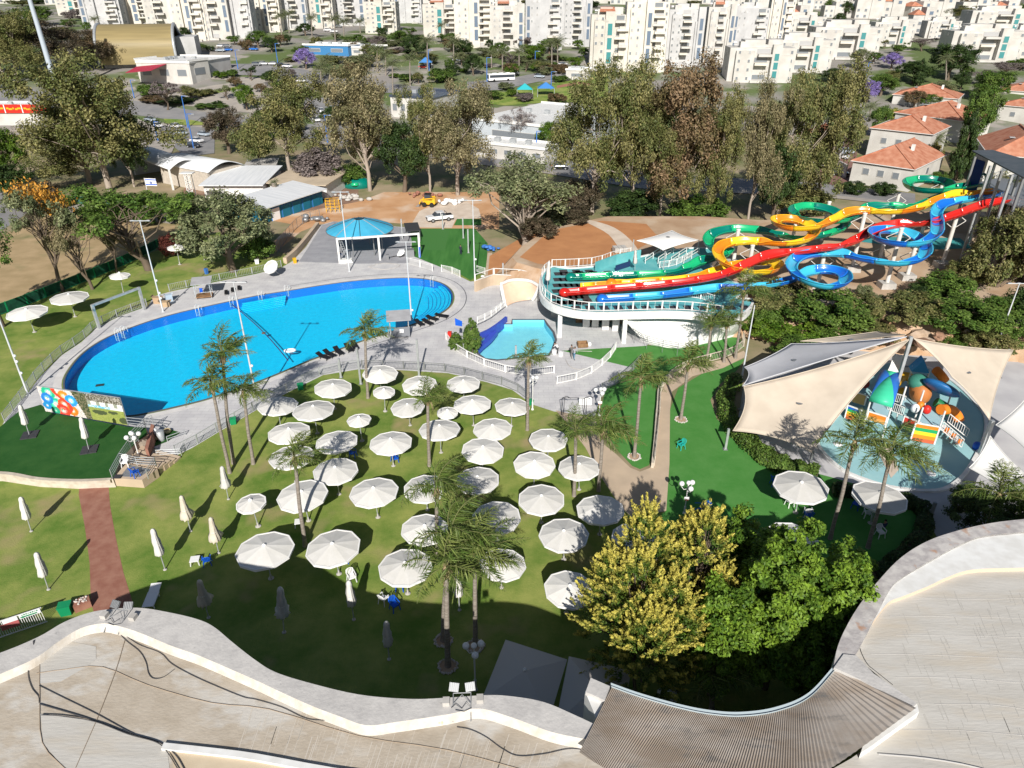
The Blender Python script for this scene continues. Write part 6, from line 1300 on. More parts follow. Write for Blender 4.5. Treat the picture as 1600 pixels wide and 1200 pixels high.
EDGE=[(862,418),(850,428),(845,445),(848,462),(860,474),(880,482),(905,487),(940,489),(990,488),(1040,487),(1085,489),(1130,496),(1160,490),(1175,470),(1150,466),(1165,452),(1110,420),(1122,395),(1095,388),(1050,392),(1010,400),(985,406),(950,414),(920,418),(890,420)]
W=[PV(a,b,ZD)for a,b in EDGE];Ep=spline(W,5,True);pl=[(p.x-x,p.y-y)for p in Ep]
plat=mat('teal_platform_floor',(.10,.40,.42),.6,c2=(.16,.46,.47),scale=.6)
mb=MB();mb.prism(pl,ZD-.25,ZD);mb.build('floor',plat,t)
n=len(pl);o_=ring(pl,.12);mb=MB()
for i in range(n):
 a,b=o_[i],o_[(i+1)%n];mb.bar((a[0],a[1],ZD-.35),(b[0],b[1],ZD-.35),.3,1.0)
mb.build('rim',M['white'],t)
tiles=MB();tr_=random.Random(5)
for px_,py_ in[(872+9*(k%6),428+9*(k//6))for k in range(36)]+[(905+22*k,481)for k in range(13)]+[(900+22*k,470)for k in range(4)]+[(880+20*k,424)for k in range(3)]+[(905+22*k,426)for k in range(3)]:
 q=PV(px_+(py_-430)*-.1,py_,ZD);tiles.box((q.x-x,q.y-y,ZD+.02),(1.15,1.3,.03),rz=.12)
tiles.build('rubber_tiles',M['darkgrey'],t)
mb=MB();a,b=PV(962,419,ZD+.5)-O,PV(984,412,ZD+.5)-O;mb.bar(a,b,.12,.8);mb.build('dark_panel',mat('navy_panel',(.02,.04,.12),.4),t)
mb=MB();a,b,c_=PV(930,424,ZD)-O,PV(962,412,ZD)-O,PV(1000,404,ZD)-O
for p,q in((a,b),(b,c_)):mb.bar(p+Vector((0,0,.7)),q+Vector((0,0,.7)),.2,1.4)
mb.build('back_wall',plat,t)
for px_ in(1010,1030,1050,1070):
 mb=MB();p,q=PV(px_-2,412,ZD)-O,PV(px_+22,396,ZD)-O
 for hh in(.5,1.0):mb.bar(p+Vector((0,0,hh)),q+Vector((0,0,hh)),.09)
 for k in range(3):v=p.lerp(q,k/2);mb.bar(v,v+Vector((0,0,1)),.09)
 mb.build('queue_rail',M['white'],t)
for px_,py_ in((874,526),(974,535)):
 v=PV(px_,py_,0)-O;mb=MB();mb.box((v.x,v.y,ZD/2-.3),(.55,.55,ZD-.6));mb.build('column',M['white'],t)
mb=MB()
for px_,py_ in((916,512),(930,512),(946,516),(962,518)):v=PV(px_,py_,0)-O;mb.box((v.x,v.y+.4,1.7),(.9,.5,3.4))
mb.build('room_wall',M['white'],t)
mb=MB();v=PV(940,500,0)-O;mb.box((v.x,v.y+1,1.6),(14,.3,3.2));mb.build('inner_wall',M['concrete'],t)
for px_ in(905,921,938):v=PV(px_,507,0)-O;mb=MB();mb.box((v.x,v.y+.6,1.05),(.9,.1,2.1));mb.build('door',M['wood']if px_!=938 else M['darkgrey'],t)
v=PV(963,491,ZD-.35)-O;mb=MB();mb.box((v.x,v.y-.22,ZD-.35),(1.5,.1,.5));o=mb.build('display',M['black'],t);mb=MB()
for k in range(6):mb.box((v.x-.5+.2*k,v.y-.28,ZD-.35),(.1,.02,.22))
mb.build('digits',M['red'],o)
wl=[(978,503),(1000,494),(1060,492),(1120,498),(1160,508)];wb=[(1000,528),(1020,536),(1060,541),(1105,533),(1150,522)]
a_=spline([PV(p[0],p[1],3.0)-O for p in wl],5);b_=spline([PV(p[0],p[1],0.3)-O for p in wb],5);mb=MB();strip(mb,b_,a_);strip(mb,zat(b_,-.05),b_);mb.build('sloping_wall',M['white'],t)
mb=MB()
rl=spline([PV(p[0],p[1],1.2)-O for p in[(979,513),(1000,528),(1035,538),(1070,545)]],6)
for hh in(0,.25,.5,.75):mb.tube([p+Vector((0,-.3,hh))for p in rl],.03,5)
for p in rl[::4]:mb.bar(p+Vector((0,-.3,-1)),p+Vector((0,-.3,.8)),.05)
mb.build('curved_railing',M['greysteel'],t)
fence([(858,420),(848,430),(846,446),(850,462),(862,473),(882,480),(908,485),(940,486.5),(990,485),(1040,484),(1085,486),(1128,492)],1.2,'white framed glass railing on the front rim of the slide platform',M['white'],step=1.9,bars=2,z=ZD+.1,rail=.08,infill=None)
fence([(862,418),(890,417),(930,414),(960,404),(985,399)],1.2,'white framed railing at the back of the slide platform',M['white'],step=2.0,bars=3,z=ZD+.1,rail=.07)
fence([(1050,466),(1080,464),(1115,474)],1.1,'white railing beside the blue slide end on sand',M['white'],step=2.2,bars=7,z=ZD,rail=.07)
fence([(1030,419),(1055,415),(1080,402)],1.0,'white curved railing on the teal steps',M['white'],step=1.6,bars=8,z=ZD,rail=.07)
fence([(742,440),(770,430),(812,432),(846,440)],1.1,'white railing on the beige wall behind the kids slide',M['white'],step=4,bars=2,z=1.6,rail=.09)
mb=MB();c=spline([PV(p[0],p[1],1.6)for p in[(742,440),(770,430),(812,432),(848,441)]],6)
for i in range(len(c)-1):a,b=c[i],c[i+1];mb.bar((a.x,a.y,.85),(b.x,b.y,.85),.35,1.7)
tag(mb.build('retaining_wall',M['beigepath']),'beige retaining wall behind the kids slide','wall')
x,y=P(855,458,ZD);closed('cl1',855,455,858,408,'closed umbrella at the tip of the slide platform',z=ZD,grp='closed umbrellas on the slide platform');closed('cl1',992,424,993,391,'closed umbrella by the teal steps of the slide platform',z=ZD,grp='closed umbrellas on the slide platform')
x,y=P(790,500,0);t=empty('kids_slide',(x,y,0),0,'wide beige kids slide with white side rims','slide');O=Vector((x,y,0))
top=spline([PV(p[0],p[1],2.2)-O for p in[(783,446),(800,440),(826,441),(842,449)]],5);bot=spline([PV(p[0],p[1],.12)-O for p in[(790,479),(803,473),(816,470),(832,468)]],5)
V=[];NT=9
for j in range(NT):
 f=j/(NT-1);zf=f**.8
 for p,q in zip(bot,top):v=p.lerp(q,f);v.z=.12+2.08*(f**1.35);V.append(tuple(v))
grid_obj('chute',V,len(bot),NT,mat('beige_slide_surface',(.72,.52,.38),.5,c2=(.66,.47,.34),scale=1),t)
mb=MB()
for e in(0,len(bot)-1):mb.tube([V[j*len(bot)+e]for j in range(NT)],.28,8)
mb.tube([Vector(V[(NT-1)*len(bot)+i])+Vector((0,.1,.2))for i in range(len(bot))],.25,8);mb.build('side_rim',M['white'],t)
mb=MB();strip(mb,zat(top,0),top);mb.build('back_support',M['white'],t)
c=spline([PV(p[0],p[1],1.0)for p in[(791,492),(780,501),(765,511),(750,518)]],6);mb=MB()
for i in range(len(c)-1):a,b=c[i],c[i+1];mb.bar((a.x,a.y,.1),(b.x,b.y,.1),.35,1.3)
tag(mb.build('blue_wall',mat('ultramarine_tiles',(.05,.09,.48),.4,c2=(.04,.07,.40),scale=2)),'curved ultramarine blue wall on the left side of the kids pool','wall')
c=spline([PV(p[0],p[1],.5)for p in[(774,512),(764,524),(752,534),(743,543)]],6);mb=MB()
for i in range(len(c)-1):a,b=c[i],c[i+1];mb.bar((a.x,a.y,-.2),(b.x,b.y,-.2),.7,.6)
tag(mb.build('blue_bench',mat('ultramarine_bench',(.05,.09,.48),.4)),'low ultramarine blue bench inside the kids pool','bench')
#  SHADE SAILS AND SPLASH PLAYGROUND
def sail(cs,m,lab,n=14,sagc=.07,edge=.10,group='shade sails over the splash playground'):
 """cs: corner (px,py,z). edges curve inwards, the middle sags"""
 W=[PV(*c_)for c_ in cs];cen=sum(W,Vector())/len(W);t=empty('shade_sail',(W[0].x,W[0].y,0),0,lab,'shade sail',group);O=Vector((W[0].x,W[0].y,0));V=[]
 if len(W)==3:W=[W[0],W[1],W[2],W[2].lerp(W[0],.5)*.92+cen*.08]
 def ed(a,b,s):m_=a.lerp(b,s);return m_+(cen-a.lerp(b,.5))*(4*s*(1-s)*edge)
 A,B,C_,D=W
 for j in range(n+1):
  v=j/n
  for i in range(n+1):
   u=i/n;l=ed(A,D,v);r_=ed(B,C_,v);bt=ed(A,B,u);tp=ed(D,C_,u)
   p=l.lerp(r_,u)+bt.lerp(tp,v)-(A.lerp(B,u).lerp(D.lerp(C_,u),v));p.z-=16*u*(1-u)*v*(1-v)*sagc*4;V.append(tuple(p-O))
 o=grid_obj('cloth',V,n+1,n+1,m,t);md=o.modifiers.new('t','SOLIDIFY');md.thickness=.02
 mb=MB();N=n+1;bd=[V[i]for i in range(N)]+[V[j*N+n]for j in range(1,N)]+[V[n*N+i]for i in range(n-1,-1,-1)]+[V[j*N]for j in range(n-1,0,-1)]
 mb.tube(bd+[bd[0]],.05,5);mb.build('hem',m,t);p=V[(n//2)*N+n//2];mb=MB();mb.lathe((p[0],p[1],p[2]+.03),[(.01,.01),(.32,.0)],12);mb.build('vent',M['greysteel'],t);return t
M['sail_b']=mat('beige_sail_cloth',(.60,.52,.42),.85,c2=(.53,.455,.365),scale=.5,spec=.1);M['sail_w']=mat('pale_grey_sail_cloth',(.60,.60,.62),.85,c2=(.54,.54,.56),scale=.4,spec=.1);M['sail_wh']=mat('white_sail_cloth',(.74,.73,.70),.85,spec=.1)
sail([(1421,530,9.2),(1162,604,5.2),(1145,673,2.7),(1268,707,2.7)],M['sail_b'],'big beige sail with a palm shadow left of the splash deck')
sail([(1417,526,9.3),(1236,537,5.0),(1163,574,5.0),(1160,603,5.0)],M['sail_w'],'pale grey sail behind the big beige one')
sail([(1415,523,9.3),(1372,518,6.0),(1250,533,5.0),(1300,536,5.2)],M['sail_b'],'narrow beige sail strip at the very back')
sail([(1428,529,9.2),(1583,547,6.5),(1546,656,4.2)],M['sail_b'],'beige sail on the right of the mast')
sail([(1556,664,4.2),(1620,600,6.5),(1700,660,6),(1625,728,4)],M['sail_wh'],'white sail cut by the right edge')
sail([(1547,681,4.0),(1514,731,2.6),(1578,775,2.6),(1600,740,3.0)],M['sail_wh'],'small pale sail below the right corner post')
sail([(1395,552,5.0),(1448,560,4.6),(1438,580,3.0),(1385,583,3.0)],M['sail_wh'],'small white sail behind the playground roofs')
post(1386,652,526,'thick slanted looking mast carrying the beige sails',w=.3,name='sail_mast',cat='mast',grp='posts of the shade sails')
post(1133,702,670,'short post at the low left corner of the big sail',w=.22,name='sail_mast',cat='mast',grp='posts of the shade sails')
post(1264,731,706,'dark short post at the bottom corner of the big sail',w=.2,name='sail_mast',cat='mast',grp='posts of the shade sails',m=M['greysteel'])
post(1561,590,546,'post at the far right sail corner',w=.25,name='sail_mast',cat='mast',grp='posts of the shade sails')
post(1530,712,657,'pale thick post at the right rim of the splash deck',w=.35,name='sail_mast',cat='mast',grp='posts of the shade sails')
post(1452,812,785,'dark post on the plaza by the splash deck rim',w=.22,name='sail_mast',cat='mast',grp='posts of the shade sails',m=M['greysteel'])
post(1234,560,537,'post at the back corner of the grey sail',w=.2,name='sail_mast',cat='mast',grp='posts of the shade sails')
post(1157,640,603,'post at the left corner of the grey sail',w=.2,name='sail_mast',cat='mast',grp='posts of the shade sails')
x,y=P(1400,670,0);t=empty('play_structure',(x,y,.05),R(-14),'water play structure with rainbow panels, green and blue roofs and white posts','play structure')
mi=t.matrix_basis.inverted()
def q_(px,py,z):return mi@PV(px,py,z)
rb_c=[(.01,.12,.5),(.02,.35,.12),(.8,.6,.03),(.8,.25,.02),(.6,.12,.05)]
rbm=[mat('rainbow_%d'%i,c,.4)for i,c in enumerate(rb_c)]
def rpanel(a,b,z0,z1,cols=rbm):
 mb=MB();n=len(cols);d=(b-a)
 for i in range(n):
  za=z1-(z1-z0)*i/n;zb=z1-(z1-z0)*(i+1)/n;mb.bar(Vector((a.x,a.y,(za+zb)/2)),Vector((b.x,b.y,(za+zb)/2)),.08,za-zb,mi=i)
 o=mb.build('panel',cols,t);mb=MB();mb.bar((a.x,a.y,z0),(a.x,a.y,z1+.1),.14);mb.bar((b.x,b.y,z0),(b.x,b.y,z1+.1),.14);mb.bar((a.x,a.y,z1+.04),(b.x,b.y,z1+.04),.12);mb.build('frame',M['white'],o)
def deckbox(a,b,c_,d_,z):
 mb=MB();mb.prism([(p.x,p.y)for p in(a,b,c_,d_)],z-.15,z);mb.build('play_deck',mat('aqua_deck',(.35,.55,.62),.6),t)
 for p in(a,b,c_,d_):mb=MB();mb.tube([(p.x,p.y,0),(p.x,p.y,z+2.3)],.09,8);mb.build('post',M['white'],t)
def arched_roof(a,b,c_,d_,z,h,ms):
 mb=MB();ce=(a+b+c_+d_)/4;P4=[a,b,c_,d_]
 for k in range(4):
  p,r_=P4[k],P4[(k+1)%4];vs=[];n=6
  for j in range(n+1):
   f=j/n;zz=z+h*math.sin(f*math.pi/2);e=1-f**1.6*.97
   vs+=[(ce.x+(p.x-ce.x)*e*1.15,ce.y+(p.y-ce.y)*e*1.15,zz),(ce.x+(r_.x-ce.x)*e*1.15,ce.y+(r_.y-ce.y)*e*1.15,zz)]
  mb.add(vs,[(2*j,2*j+1,2*j+3,2*j+2)for j in range(n)],k%2,True)
 o=mb.build('roof',ms,t);md=o.modifiers.new('t','SOLIDIFY');md.thickness=.05
zp=1.5
A1,A2,A3,A4=q_(1352,655,zp),q_(1384,665,zp),q_(1396,625,zp),q_(1366,618,zp)
deckbox(A1,A2,A3,A4,zp);arched_roof(A1,A2,A3,A4,zp+2.3,1.7,[mat('seafoam_roof',(.05,.52,.30),.4),mat('blue_roof_side',(.03,.16,.55),.4)])
rpanel(q_(1320,652,.2),q_(1341,660,.2),.1,1.6);rpanel(A1.lerp(A2,.05),A1.lerp(A2,.95),zp,zp+.9,[M['orange'],mat('pale_orange_panel',(.7,.35,.1),.5)])
rpanel(q_(1330,628,.8),q_(1350,634,.8),.8,2.0,[mat('tan_panel',(.62,.42,.16),.5)])
B1,B2,B3,B4=q_(1432,668,zp),q_(1466,674,zp),q_(1478,640,zp),q_(1444,634,zp)
deckbox(B1,B2,B3,B4,zp);rpanel(B1+Vector((-.3,-.3,0)),B2+Vector((-.1,-.3,0)),.1,2.1,[M['orange'],rbm[1],rbm[2],rbm[3],rbm[4]])
rpanel(q_(1408,668,.3),q_(1432,678,.3),.2,1.6,[M['red'],mat('brick_red_panel',(.4,.08,.05),.5),rbm[1]])
C1,C2,C3,C4=q_(1405,640,zp),q_(1432,646,zp),q_(1442,612,zp),q_(1416,606,zp)
deckbox(C1,C2,C3,C4,zp+.4)
sh=q_(1471,606,4.2);mb=MB();mb.sphere((0,0,0),1.75,18,10,sz=.32,sx=1.1);o=mb.build('shell_roof',mat('shell_blue',(.02,.14,.36),.4,c2=(.02,.12,.32),scale=1),t);o.location=sh;o.rotation_euler=(R(-28),R(24),0)
on=q_(1438,612,2.9);mb=MB();mb.sphere((0,0,0),1.35,14,10,sz=1.0,sx=.8);o=mb.build('cocoon_slide',mat('copper_orange',(.46,.17,.05),.5),t);o.location=on;o.rotation_euler=(R(18),R(-12),0)
mb=MB();mb.sphere((0,0,.55),1.1,14,8,sz=.8);o2=mb.build('cocoon_cap',mat('cap_green',(.05,.22,.16),.5),t);o2.location=on+Vector((-.3,.3,.4))
mb=MB();g=q_(1438,582,3.9);vs=[(-.9,0,0),(.9,0,0),(0,0,1.5),(-.9,1.3,0),(.9,1.3,0),(0,1.3,1.5)];mb.add(vs,[(0,1,2),(3,5,4),(0,2,5,3),(1,4,5,2)]);o=mb.build('gable',mat('gable_blue',(.05,.30,.60),.4),t);o.location=g
def coil(pts,r_,m,nm='tube_slide'):mb=MB();mb.tube(spline([q_(*p)for p in pts],6),r_,12);mb.build(nm,m,t)
coil([(1398,600,3.0),(1412,588,2.6),(1428,595,2.0),(1424,612,1.4),(1408,612,.9)],.5,M['yellow']);coil([(1352,600,2.6),(1345,596,2.2),(1352,590,1.5)],.5,mat('maroon_tube',(.2,.02,.02),.4));coil([(1470,640,2.2),(1484,640,1.9),(1494,648,1.3),(1498,658,.7)],.55,M['orange']);coil([(1462,628,2.4),(1476,636,2.0),(1486,646,1.6)],.5,mat('tube_green',(.02,.16,.06),.4));coil([(1462,578,3.2),(1470,586,3.0),(1476,594,2.4)],.5,M['orange'])
for i,(px_,py_,m_)in enumerate([(1430,638,'whiteplastic'),(1438,634,'orange'),(1448,640,'red')]):mb=MB();mb.sphere(q_(px_,py_,3.0),.42,10,8,sz=1.2);mb.build('water_bucket',M[m_],t)
def prail(a,b,z,h=1.0,n=9):
 mb=MB();mb.bar(a+Vector((0,0,h)),b+Vector((0,0,h)),.07);mb.bar(a+Vector((0,0,.1)),b+Vector((0,0,.1)),.07)
 for k in range(n+1):p=a.lerp(b,k/n);mb.bar(p+Vector((0,0,.1)),p+Vector((0,0,h)),.04)
 mb.build('railing',M['white'],t)
prail(q_(1386,640,1.5),q_(1410,650,1.5),0);prail(q_(1388,625,1.5),q_(1412,632,1.5),0);prail(q_(1470,672,1.6),q_(1502,700,.3),0);prail(q_(1480,660,1.7),q_(1510,684,.4),0)
for k in range(6):mb=MB();a=q_(1474+k*5,668+k*4.5,1.4-.2*k);mb.box((a.x,a.y,a.z),(.35,1.2,.06),rz=-.5);mb.build('stair_tread',M['orange']if k%2 else M['white'],t)
sheet('splash_path',poly_px([(1368,700),(1390,694),(1404,735),(1392,748)]),.075,M['palesand'])
for px_,py_ in((1454,741),(1309,695)):x,y=P(px_,py_);mb=MB();mb.lathe((x,y,.06),[(.45,0),(.45,.05),(.01,.07)],14);tag(mb.build('floor_jet',M['whiteplastic']),'round white floor jet on the %s part of the splash deck'%('shaded right' if px_>1400 else 'left'),'floor jet')
x,y=P(1525,702);mb=MB();mb.lathe((x,y,.05),[(.01,0),(.35,0),(.4,.5),(.3,.7),(.01,.7)],12);tag(mb.build('drum',M['blueplastic']),'small blue drum at the right rim of the splash deck','drum')
rkm=[mat('pale_rock',(.55,.42,.32),.95,c2=(.40,.29,.20),scale=1.5,bump=.6),mat('brown_rock',(.34,.20,.13),.95,c2=(.24,.14,.09),scale=1.5,bump=.6)]
def rock_mesh(seed):
 bm=bmesh.new();bmesh.ops.create_icosphere(bm,subdivisions=2,radius=1);r_=random.Random(seed)
 for v in bm.verts:v.co*=r_.uniform(.75,1.2);v.co.z*=.7
 me=bpy.data.meshes.new('boulder');bm.to_mesh(me);bm.free();return me
rms=[rock_mesh(i)for i in range(4)];rg=random.Random(12);BSEEN=set()
for i in range(64):
 u=i/63;px_=1305+300*u+rg.uniform(-6,6);py_=515+16*math.sin(u*5)+rg.uniform(-8,12);z=rg.uniform(1.2,3.3)
 s=rg.uniform(.4,1.15);me=rms[i%4];lab_='%s %s boulder %s'%('big' if s>.85 else 'middling' if s>.6 else 'small','pale' if i%4 in(0,2)else 'brown',['in the bank behind the grey sail corner','in the bank just left of the sail mast','in the bank right behind the sail mast','in the bank behind the right beige sail','in the bank below the wide green shrub','in the bank near the right lamp mast','in the bank at the right edge of the picture'][min(6,i//9)]);
 if lab_ in BSEEN:continue
 BSEEN.add(lab_);o=bpy.data.objects.new('boulder',me);col.objects.link(o)
 if not me.materials:me.materials.append(rkm[i%2])
 v=PV(px_,py_,z);o.location=v;o.scale=(s*1.3,s,s);o.rotation_euler=(0,0,rg.uniform(0,6));tag(o,lab_,'rock','boulders in the bank')
sail([(995,376,7.2),(1036,391,6.8),(1091,375,7.2),(1050,360,7.2)],M['sail_wh'],'small white four cornered sail over the teal queue steps',sagc=-.12,group='small sail at the slides')
for px_,py_,ty in((988,402,374),(1036,424,392),(1090,392,375)):post(px_,py_,ty,{988:'left post of the small white sail',1036:'front post of the small white sail',1090:'right post of the small white sail'}[px_],w=.12,z=ZD,grp='posts of the small white sail')
x,y=P(968,394,ZR);t=empty('paver_pallet',(x,y,ZR),.2,'pallet of grey pavers on the gravel track','pallet');mb=MB();mb.box((0,0,.1),(2.2,1.6,.2));mb.build('pallet_base',M['wood'],t);mb=MB()
for i in range(3):
 for j in range(2):mb.box((-.7+.7*i,-.4+.8*j,.55),(.64,.74,.7))
mb.build('pavers',M['concrete'],t)
x,y=P(985,565,0);x,y=P(910,542);t=empty('crate',(x,y,0),.1,'wooden crate and white bag on the deck near the walking persons','crate');mb=MB();mb.box((0,0,.2),(1.3,1.0,.1));[mb.box(c_,s_)for c_,s_ in(((-.6,0,.4),(.08,1,.5)),((.6,0,.4),(.08,1,.5)),((0,.47,.4),(1.2,.08,.5)),((0,-.47,.4),(1.2,.08,.5)))];mb.build('box',M['wood'],t);mb=MB();mb.sphere((.95,.2,.25),.3,8,6);mb.build('bag',M['whiteplastic'],t)
#  VEHICLES
def make_car(key,bodym,L=4.3,W_=1.78,H_=1.46,suv=False):
 t=empty('car',(0,0,-500));hw=W_/2
 side=[(-L/2,.35),(-L/2,.78),(-L/2+.25,.92),(-L/2+1.05,1.0),(L/2-.9,.98),(L/2-.15,.85),(L/2,.6),(L/2,.35)]
 mb=MB();n=len(side);vs=[(x,-hw,z)for x,z in side]+[(x,hw,z)for x,z in side]
 mb.add(vs,[tuple(range(n)),tuple(range(2*n-1,n-1,-1))]+[(i,n+i,n+(i+1)%n,(i+1)%n)for i in range(n)]);o=mb.build('body',bodym,t);md=o.modifiers.new('b','BEVEL');md.width=.09;md.segments=2
 cab=[(-L/2+.95,.97),(-L/2+1.65,H_),(L/2-1.15 if not suv else L/2-.7,H_+.02),(L/2-.35,.95)]
 mb=MB();vs=[(x,-hw*(.93 if z<1 else .78),z)for x,z in cab]+[(x,hw*(.93 if z<1 else .78),z)for x,z in cab];mb.add(vs,[(0,1,2,3),(7,6,5,4),(0,4,5,1),(1,5,6,2),(2,6,7,3)]);mb.build('windows',M['glass'],t)
 mb=MB();mb.add([(cab[1][0]-.03,-hw*.77,H_+.015),(cab[2][0]+.03,-hw*.77,H_+.03),(cab[2][0]+.03,hw*.77,H_+.03),(cab[1][0]-.03,hw*.77,H_+.015)],[(0,1,2,3)]);o=mb.build('roof',bodym,t);md=o.modifiers.new('t','SOLIDIFY');md.thickness=.05
 for sx in(-1,1):
  for sy in(-1,1):
   mb=MB();xx=sx*L*.31;mb.tube([(xx,sy*(hw-.2),.33),(xx,sy*(hw+.02),.33)],.33,14);o=mb.build('wheel',M['rubber'],t);mb=MB();mb.tube([(xx,sy*(hw+.021),.33),(xx,sy*(hw+.035),.33)],.2,10);mb.build('rim',M['pole'],o)
 for sy in(-1,1):
  mb=MB();mb.box((-L/2+.02,sy*(hw-.28),.72),(.08,.38,.14));mb.build('headlight',M['whiteplastic'],t);mb=MB();mb.box((L/2-.03,sy*(hw-.22),.75),(.08,.3,.14));mb.build('tail_light',M['red'],t)
 PROTO[key]=t
cp=lambda n,c:mat(n,c,.25,spec=.5,coat=.5)
make_car('car_w',cp('white_car_paint',(.75,.75,.76)));make_car('car_s',cp('silver_blue_car_paint',(.40,.46,.52)));make_car('car_k',cp('dark_car_paint',(.02,.022,.03)),suv=True);make_car('car_b',cp('bright_blue_car_paint',(.02,.15,.55)));make_car('car_r',cp('red_car_paint',(.45,.03,.02)));make_car('car_g',cp('grey_car_paint',(.18,.19,.20)),suv=True)
def car(key,px,py,rz,lab,z=None,s=1.0,grp='cars on the roads and parking lots'):
 gx,gy,gz=G(px,py)if z is None else(*P(px,py,z),z);o=copy_tree(PROTO[key]);o.name='car';o.location=(gx,gy,gz+.1);o.rotation_euler=(0,0,R(rz));o.scale=(s,)*3;tag(o,lab,'car',grp)
for a in[('car_w',275,200,155,'white car topmost in the queue beside the blue mast'),('car_s',283,211,150,'silver blue car in the queue below the top white one'),('car_w',308,223,155,'white car at the front of the queue beside the barrel roof'),('car_s',319,213,150,'silver car right of the front white one in the queue'),('car_s',235,190,150,'pale car at the left of the queue by the huge eucalyptus'),('car_w',246,199,140,'white car half behind the pavement corner left of the queue'),('car_k',303,231,160,'dark car half hidden by the white arched roof'),('car_k',8,139,175,'dark car at the left edge on the upper road'),('car_w',349,96,175,'white car on the upper lot, right one of two'),('car_w',341,97,175,'white car on the upper lot, left one of two'),('car_s',333,98,175,'grey blue car at the left of two white ones on the upper lot'),('car_g',334,80,175,'dark grey car on the top parking row, left'),('car_s',345,81,175,'silver car on the top parking row, middle'),('car_b',357,80,175,'blue car on the top parking row, right'),('car_w',346,74,185,'white car at the back of the top parking row'),('car_g',355,74,185,'dark car at the back of the top parking row'),('car_b',397,79,170,'bright blue car under the trees right of the top lot'),('car_g',401,103,175,'grey car at the left of the kerbside row'),('car_w',411,102,175,'white car second in the kerbside row'),('car_w',428,102,175,'white car third in the kerbside row'),('car_k',438,104,170,'black car fourth in the kerbside row'),('car_w',449,106,160,'white car last in the kerbside row'),('car_k',460,127,165,'black car entering behind the conical eucalyptus'),('car_w',473,129,175,'white car beside the conical eucalyptus'),('car_w',494,190,120,'white car on the round road, left of the khaki eucalyptus'),('car_w',502,176,110,'white car higher on the round road'),('car_w',525,136,175,'white car between eucalyptus tops on the road'),('car_w',512,49,175,'white car under palms before the apartments, left'),('car_g',529,43,175,'grey car under palms before the apartments, right'),('car_w',522,51,175,'second white car under palms before the apartments'),('car_r',662,107,170,'red car under the blue canopy by the date palms'),('car_k',669,104,170,'dark car behind the red one'),('car_s',715,96,165,'grey blue car near the shop front trees'),('car_w',879,103,160,'white car parked at the end of the green fence road'),('car_s',843,122,160,'silver car beside the round bush at the park'),('car_w',803,117,160,'white car right behind the bus'),('car_k',875,265,178,'dark car on the road under the long tree row'),('car_w',1314,248,140,'white car on the brick driveway, lower'),('car_s',1322,240,140,'silver car on the brick driveway, upper'),('car_k',1311,275,160,'black car nearest the road on the brick driveway'),('car_k',1545,178,20,'dark car between the right houses')]:car(*a)
x,y=P(687,345,0);t=empty('pickup_truck',(x,y,.02),R(22),'white double cab pickup parked on pale crushed stone','pickup truck');wm=cp('white_pickup_paint',(.78,.78,.78));L=5.3;hw=.92
side=[(-2.65,.5),(-2.62,.95),(-2.4,1.08),(-1.2,1.18),(2.6,1.15),(2.65,.6),(2.55,.5)]
mb=MB();n=len(side);vs=[(a,-hw,b)for a,b in side]+[(a,hw,b)for a,b in side];mb.add(vs,[tuple(range(n)),tuple(range(2*n-1,n-1,-1))]+[(i,n+i,n+(i+1)%n,(i+1)%n)for i in range(n)]);o=mb.build('body',wm,t);md=o.modifiers.new('b','BEVEL');md.width=.07;md.segments=2
cab=[(-1.3,1.16),(-.65,1.78),(.75,1.8),(1.1,1.15)];mb=MB();vs=[(a,-hw*(.95 if b<1.3 else .8),b)for a,b in cab]+[(a,hw*(.95 if b<1.3 else .8),b)for a,b in cab];mb.add(vs,[(0,1,2,3),(7,6,5,4),(0,4,5,1),(1,5,6,2),(2,6,7,3)]);mb.build('windows',M['glass'],t)
mb=MB();mb.box((.05,0,1.81),(1.5,1.5,.07));
for s in(-1,1):mb.bar((.05,s*.88,1.15),(.05,s*.75,1.8),.1)
mb.build('roof',wm,t);mb=MB();mb.box((1.85,0,1.16),(1.35,1.5,.03));mb.build('load_bed',M['black'],t);mb=MB();mb.tube([(1.15,-.8,1.15),(1.3,-.75,1.7),(1.3,.75,1.7),(1.15,.8,1.15)],.05,6);mb.build('roll_bar',M['black'],t)
for sx in(-1,1):
 for sy in(-1,1):mb=MB();mb.tube([(sx*1.6,sy*(hw-.22),.4),(sx*1.6,sy*(hw+.03),.4)],.4,16);o=mb.build('wheel',M['rubber'],t);mb=MB();mb.tube([(sx*1.6,sy*(hw+.031),.4),(sx*1.6,sy*(hw+.04),.4)],.24,10);mb.build('rim',M['greysteel'],o)
mb=MB();mb.box((-2.64,0,.8),(.06,1.1,.3));mb.build('grille',M['black'],t)
for sy in(-1,1):mb=MB();mb.box((-2.6,sy*.72,.88),(.1,.3,.18));mb.build('headlight',M['whiteplastic'],t)
x,y=P(669,322,0);t=empty('skid_loader',(x,y,.02),R(-12),'yellow compact wheel loader working on the sand behind the pickup','loader');t.scale=(1.25,)*3
mb=MB();mb.box((.3,0,.75),(1.9,1.1,.7));mb.box((1.15,0,1.0),(.5,1.2,.9),taper=.85);mb.build('chassis',M['yellow'],t);mb=MB();mb.box((.05,0,1.55),(1.1,1.0,1.0),taper=.85);mb.build('cab',M['glass'],t);mb=MB();mb.box((.05,0,2.06),(1.15,1.0,.08));mb.build('cab_roof',M['black'],t)
for s in(-1,1):mb=MB();mb.bar((1.1,s*.7,1.5),(-.9,s*.7,1.25),.14,.16);mb.bar((-.9,s*.7,1.25),(-1.35,s*.7,.4),.14,.14);mb.build('lift_arm',M['yellow'],t)
